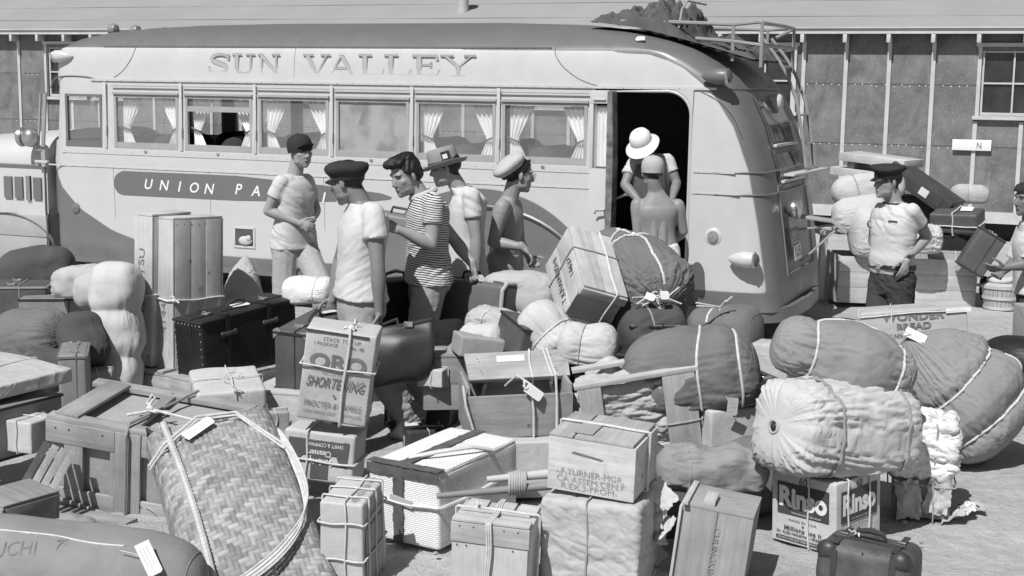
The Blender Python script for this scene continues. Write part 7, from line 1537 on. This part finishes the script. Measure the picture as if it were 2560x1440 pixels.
def pompadour(o):
    c, B, k = V3(o['_c']), np.array(o['_B']), o['_k']; mb = MB(); E = lambda p, r: mb.ell(c+B@(V3(p)*k), V3(r)*k, B, 18, 12)
    E((0, -.016, .046), (.081, .099, .080)); E((0, .040, .098), (.066, .062, .038)); E((.01, .082, .098), (.052, .036, .028)); E((0, -.02, .105), (.062, .075, .034)); E((0, -.06, .0), (.072, .055, .055))
    for s in (-1, 1): E((s*.068, .0, .036), (.016, .045, .034))
    me = remesh(mb, .005, 3); P = getv(me); N_ = getn(me); q = ((P-c)@B)/k; P = P+N_*(.0032*np.sin(q[:, 0]*260+6*np.sin(q[:, 1]*22)))[:, None]; me2 = me; setv(me2, P)
    bm = bmesh.new(); bm.from_mesh(me2); sdv = hair_sd(q); dead = [v for v in bm.verts if sdv[v.index] < -.004]; bmesh.ops.delete(bm, geom=dead, context='VERTS'); bm.to_mesh(me2); bm.free(); setv(me2, getv(me2)-V3(o.location)); link('hair', me2, HAIR, o, None, True, 180)
    q = MB(); 
pompadour(o)
c_ = V3(o['_c']); n_ = A(1058, 490, 8.63); q = MB(); q.tube([n_+V3((.082*math.cos(a)*.9, .075*math.sin(a), .012+.03*math.cos(a))) for a in np.linspace(0, 6.28, 25)[:-1]], .018, 7, True); q.build('collar', cloth('collar_cloth', .5, .3, 8), o, True)
# 4 fedora
d = 9.3
o = person('man in grey felt hat with a tag on it and white T-shirt, looking down', dict(head=A(1114, 421, d), neck=A(1150, 465, d+.02), shL=A(1178, 492, d-.17), shR=A(1162, 488, d+.19), elL=A(1190, 598, d-.20), wrL=A(1190, 690, d-.20), elR=A(1130, 590, d+.25), wrR=A(1100, 660, d+.2), hipL=A(1166, 680, d-.08), hipR=A(1160, 680, d+.08), knL=A(1150, 830, d-.1), knR=A(1165, 830, d+.1), anL=V3((*A(1130, 960, d-.1)[:2], .09)), anR=V3((*A(1190, 955, d+.1)[:2], .09))), (-1, -.10), pitch=.18, skin=.34, shirt=TEE, pants=DEN, hem=-.03, sleeve=.5)
hat(o, 'fedora', (FELT, CAPD), tilt=(-.10, .05), dz=-.006)
# 5 white cap, bare back
d = 9.6
o = person('shirtless youth in white cap with glasses, facing right with one hand hanging forward', dict(head=A(1298, 437, d), neck=A(1274, 492, d), shR=A(1256, 518, d-.17), shL=A(1286, 514, d+.19), elR=A(1232, 605, d-.18), wrR=A(1308, 618, d-.26), elL=A(1300, 610, d+.28), wrL=A(1320, 640, d+.2), hipR=A(1254, 668, d-.08), hipL=A(1272, 666, d+.08), knR=A(1270, 800, d-.1), knL=A(1290, 790, d+.1), anR=V3((*A(1250, 930, d-.1)[:2], .09)), anL=V3((*A(1320, 920, d+.1)[:2], .09))), (.95, .22), pitch=.12, skin=.31, pants=DENM, hands={'R': dict(d=(.7, -.1, -.75), n=(-.6, .0, -.6), curl=.45)}, chest=.95)
hat(o, 'flat', (CAPW, VIS), tilt=(.80, .10), dz=.004, dy=-.024, sz=.93)
c_, B_, k_ = V3(o['_c']), np.array(o['_B']), 1; q = MB()
for s in (-1, 1): q.tube([c_+B_@V3((s*.033+.022*math.cos(a), .105, .006+.019*math.sin(a))) for a in np.linspace(0, 6.28, 17)[:-1]], .0018, 5, True); q.tube([c_+B_@V3((s*.055, .103, .008)), c_+B_@V3((s*.076, .02, .012))], .0016, 4)
q.build('glasses', M_METAL, o, True)
# 6 pith helmet, in the doorway
d = 11.75
o = person('man in white pith helmet and dark vest bending forward in the bus doorway', dict(head=A(1606, 362, d-.18), neck=A(1630, 392, d), shR=A(1585, 408, d-.02), shL=A(1668, 400, d+.02), elR=A(1562, 462, d-.12), wrR=A(1600, 505, d-.25), elL=A(1692, 458, d-.04), wrL=A(1680, 500, d-.22), hipR=A(1610, 530, d+.16), hipL=A(1662, 530, d+.16), knR=A(1606, 620, d+.05), knL=A(1672, 620, d+.05), anR=A(1606, 700, d+.12), anL=A(1680, 700, d+.12)), (-.25, -.97), pitch=.5, roll=.22, skin=.24, shirt=TEE, pants=DKP, sleeve=.55, hem=-.02)
hat(o, 'pith', (PITH, CAPD), tilt=(-.05, 0), dz=.004, sz=.90)
P0 = A(1625, 450, d-.10); q = MB(); q.loft([[P0+V3((x*w_, y_*.13, z)) for x, y_ in ((-.13, .3), (-.12, -.5), (-.04, -.9), (.04, -.9), (.12, -.5), (.13, .3))] for z, w_ in ((-.16, 1.05), (-.05, 1.1), (.06, 1.05), (.13, .8))]); me = remesh(q, .012, 3); setv(me, getv(me)-V3(o.location)); link('vest', me, cloth('vest_cloth', .10, .4, 7), o, None, True, 180)
# 7 bare back at the door
d = 11.05
o = person('shirtless man in pale cap seen from behind at the open bus door', dict(head=A(1631, 432, d), neck=A(1640, 474, d), shL=A(1594, 512, d+.0), shR=A(1694, 514, d+.0), elL=A(1594, 580, d-.02), wrL=A(1605, 620, d+.22), elR=A(1708, 578, d+.03), wrR=A(1690, 600, d+.26), hipL=A(1622, 640, d), hipR=A(1668, 640, d), knL=A(1618, 760, d), knR=A(1672, 760, d), anL=V3((*A(1612, 860, d)[:2], .09)), anR=V3((*A(1676, 860, d)[:2], .09))), (-.08, 1), pitch=.12, skin=.29, pants=cloth('white_trunks', .6, .4, 6), chest=.97)
hat(o, 'ball', (CAPG, CAPG, CAPG), tilt=(.12, 0), dz=.008, dy=-.010)
# 8 smiling man, right
d = 10.0
o = person('smiling man in dark peaked cap and white ringer T-shirt with one hand on his hip', dict(head=A(2219, 454, d), neck=A(2237, 503, d+.02), shL=A(2278, 528, d-.13), shR=A(2200, 526, d+.14), elL=A(2318, 592, d+.02), wrL=A(2268, 645, d-.16), elR=A(2183, 600, d+.30), wrR=A(2205, 650, d+.24), hipR=A(2204, 705, d+.08), hipL=A(2252, 708, d-.08), knR=A(2186, 850, d), knL=A(2256, 850, d-.08), anR=V3((*A(2170, 985, d+.05)[:2], .09)), anL=V3((*A(2260, 985, d-.1)[:2], .09))), (-.95, -.32), pitch=.03, skin=.33, shirt=TEE, pants=DKP, hands={'L': dict(d=(-.25, -.35, -.9), n=(-.4, .9, 0), curl=.4)}, tuck=True, belt=True, sleeve=.5, trim=plain('dark_trim', .03))
hat(o, 'peaked', (CAPD, VIS), tilt=(-.02, -.05), dz=.002, sz=.94)
trimk = plain('dark_trim', .03); 
w_ = A(2270, 640, 9.85); q = MB(); q.tube([w_+V3((.033*math.cos(s), .033*math.sin(s), .012*math.cos(s))) for s in np.linspace(0, 6.28, 17)[:-1]], .006, 5, True); q.ell(w_+V3((-.005, -.034, 0)), (.016, .006, .016)); q.build('wristwatch', M_DARKLEA, o, True)
q = MB(); p_ = A(2232, 553, 9.87); q.box(p_, (.07, .012, .007), RZ(-.8).to_3x3()); q.build('pocket_trim', trimk, o)
# 9 person at the right edge
d = 10.0
o = person('person in white patterned blouse with dark hair at the right edge', dict(head=A(2569, 498, d), neck=A(2576, 548, d), shL=A(2601, 580, d-.15), shR=A(2561, 575, d+.18), elL=A(2576, 660, d-.2), wrL=A(2516, 668, d-.2), elR=A(2541, 650, d+.25), wrR=A(2506, 680, d+.1), hipL=A(2586, 720, d-.08), hipR=A(2576, 720, d+.08), knL=A(2576, 860, d-.1), knR=A(2586, 850, d+.1), anL=V3((*A(2571, 985, d-.1)[:2], .09)), anR=V3((*A(2596, 985, d+.1)[:2], .09))), (-.93, -.3), pitch=.06, skin=.20, shirt=cloth('patterned_blouse', .58, .6, 5, .25), pants=DKP, hem=-.08, sleeve=.9, sleeve_r=.08)
q = MB(); c_, B_ = V3(o['_c']), np.array(o['_B']); q.lathe([(.083, .062), (.085, .075), (.070, .105), (.04, .122), (.004, .126)], 30, Matrix(((B_[0][0], B_[0][1], B_[0][2], c_[0]), (B_[1][0], B_[1][1], B_[1][2], c_[1]), (B_[2][0], B_[2][1], B_[2][2], c_[2]), (0, 0, 0, 1))), sy=1.2); q.build('head_band', CAPD, o, True)

# ---------------------------------------------------------------- what they carry
a, b2 = at(905, 905, 7.7), at(1092, 868, 7.75)
o = thing('leather_bag', 'black leather gladstone bag held by the man in the black peaked cap', 'bag', (a+b2)/2-V3((0, 0, .16)), world=True); ax = nrm(b2-a); R = []
for s in np.linspace(0, 1, 26):
    c_ = a+(b2-a)*s; w_ = .11*(1-.1*abs(2*s-1)); e_ = (1-abs(2*s-1)**22)**.5*.93+.07; y_ = nrm(np.cross((0, 0, 1), ax)); ring = []
    for ph in np.linspace(0, 2*PI, 33)[:-1]:
        yy, zz = math.cos(ph), math.sin(ph); tpr = (.22+.78*np.clip((.85-zz)/1.0, 0, 1)**.7); ring.append(c_+y_*np.sign(yy)*abs(yy)**.7*w_*tpr*e_+V3((0, 0, 1))*np.sign(zz)*abs(zz)**.75*.17*e_)
    R.append(ring)
me = MB().loft(R).mesh('bag_body'); P = getv(me); N_ = getn(me); P += N_*(.016*waves(P*V3((.8, 1, 1.3)), 7, 4)-.014*np.clip(1-1.3*np.abs(waves(P*V3((.7, 1, 1.5)), 8, 14)), 0, 1)**2+.004*(1-2*np.abs(waves(P, 24, 6))))[:, None]; setv(me, P-V3(o.location)); link('bag_body', me, plain('black_hide', .030, .40, .3, 5, .15, 40), o, None, True, 180)
q = MB(); z_ = V3((0, 0, .165)); q.beam(a+z_+ax*.03, b2+z_-ax*.03, .025, .016); q.build('frame', M_DARKLEA, o, bevel=.003)
hx = at(957, 812, 7.78); q = MB(); m0 = a*.66+b2*.34+z_; q.tube([m0-ax*.06, m0-ax*.055+V3((0, 0, .04)), hx, m0+ax*.055+V3((0, 0, .04)), m0+ax*.06], .009, 8); q.build('handle', M_DARKLEA, o, True)
q = MB(); q.box(m0+ax*.12+V3((0, -.012, .0)), (.05, .03, .03)); q.build('clasp', M_METAL, o, bevel=.004)
p = at(1170, 775, 8.75); o = thing('suitcase', 'rounded striped suitcase with pale binding hanging from the striped man\'s hand', 'suitcase', (p[0], p[1], p[2]-.21), (0, .12, .95)); D = (.17, .62, .40); w, d_, h = D
sm = plain('striped_fibre', .12, .5, .15, 6, .2); softpart('shell', D, sm, o, r=.04, amp=.002)
for y in (-d_/2+.012, d_/2-.012):
    q = MB(); pts = [(-w/2-.002, y, .04), (-w/2-.002, y, h-.04), (-w/2+.04, y, h+.002), (w/2-.04, y, h+.002), (w/2+.002, y, h-.04), (w/2+.002, y, .04), (w/2-.04, y, -.002), (-w/2+.04, y, -.002)]; q.tube(pts, .013, 7, True); q.build('rim_binding', plain('pale_binding', .42, .5, .15, 8, .1), o, True)
q = MB(); q.tube([(0, -.08, h), (0, -.07, h+.045), (0, 0, h+.06), (0, .07, h+.045), (0, .08, h)], .010, 8); q.build('handle', M_DARKLEA, o, True)
for y in (-.2, .2): q = MB(); q.box((0, y, h+.006), (.05, .05, .012)); q.build('latch', M_METAL, o, bevel=.003)
hang_tag(o, TR(-.05, -.1, h+.02)@RX(.9), .07, .05)
p = at(992, 720, 8.95); o = thing('suitcase', 'large flat grey case carried under the striped man\'s right arm', 'suitcase', (p[0]-.02, p[1], p[2]-.02), (0, .12, -.35)); D = (.50, .17, .50); softpart('shell', D, plain('grey_fibre_case', .19, .5, .12, 4, .1), o, r=.02, amp=.002); q = MB(); q.box((D[0]/2+.002, 0, D[2]/2), (.012, D[1]*.9, D[2]*.96)); q.build('dark_side', M_BLACK, o, bevel=.004)
q = MB(); q.tube([(-.08, 0, D[2]), (-.07, 0, D[2]+.04), (.07, 0, D[2]+.04), (.08, 0, D[2])], .009, 7); q.build('handle', M_DARKLEA, o, True)
p = at(990, 850, 8.5); o, D = fitted('suitcase', 'black suitcase standing between the two men in front of the bus', (985, 860), 8.7, (.16, .5, .42), -.9, M_BLACK)
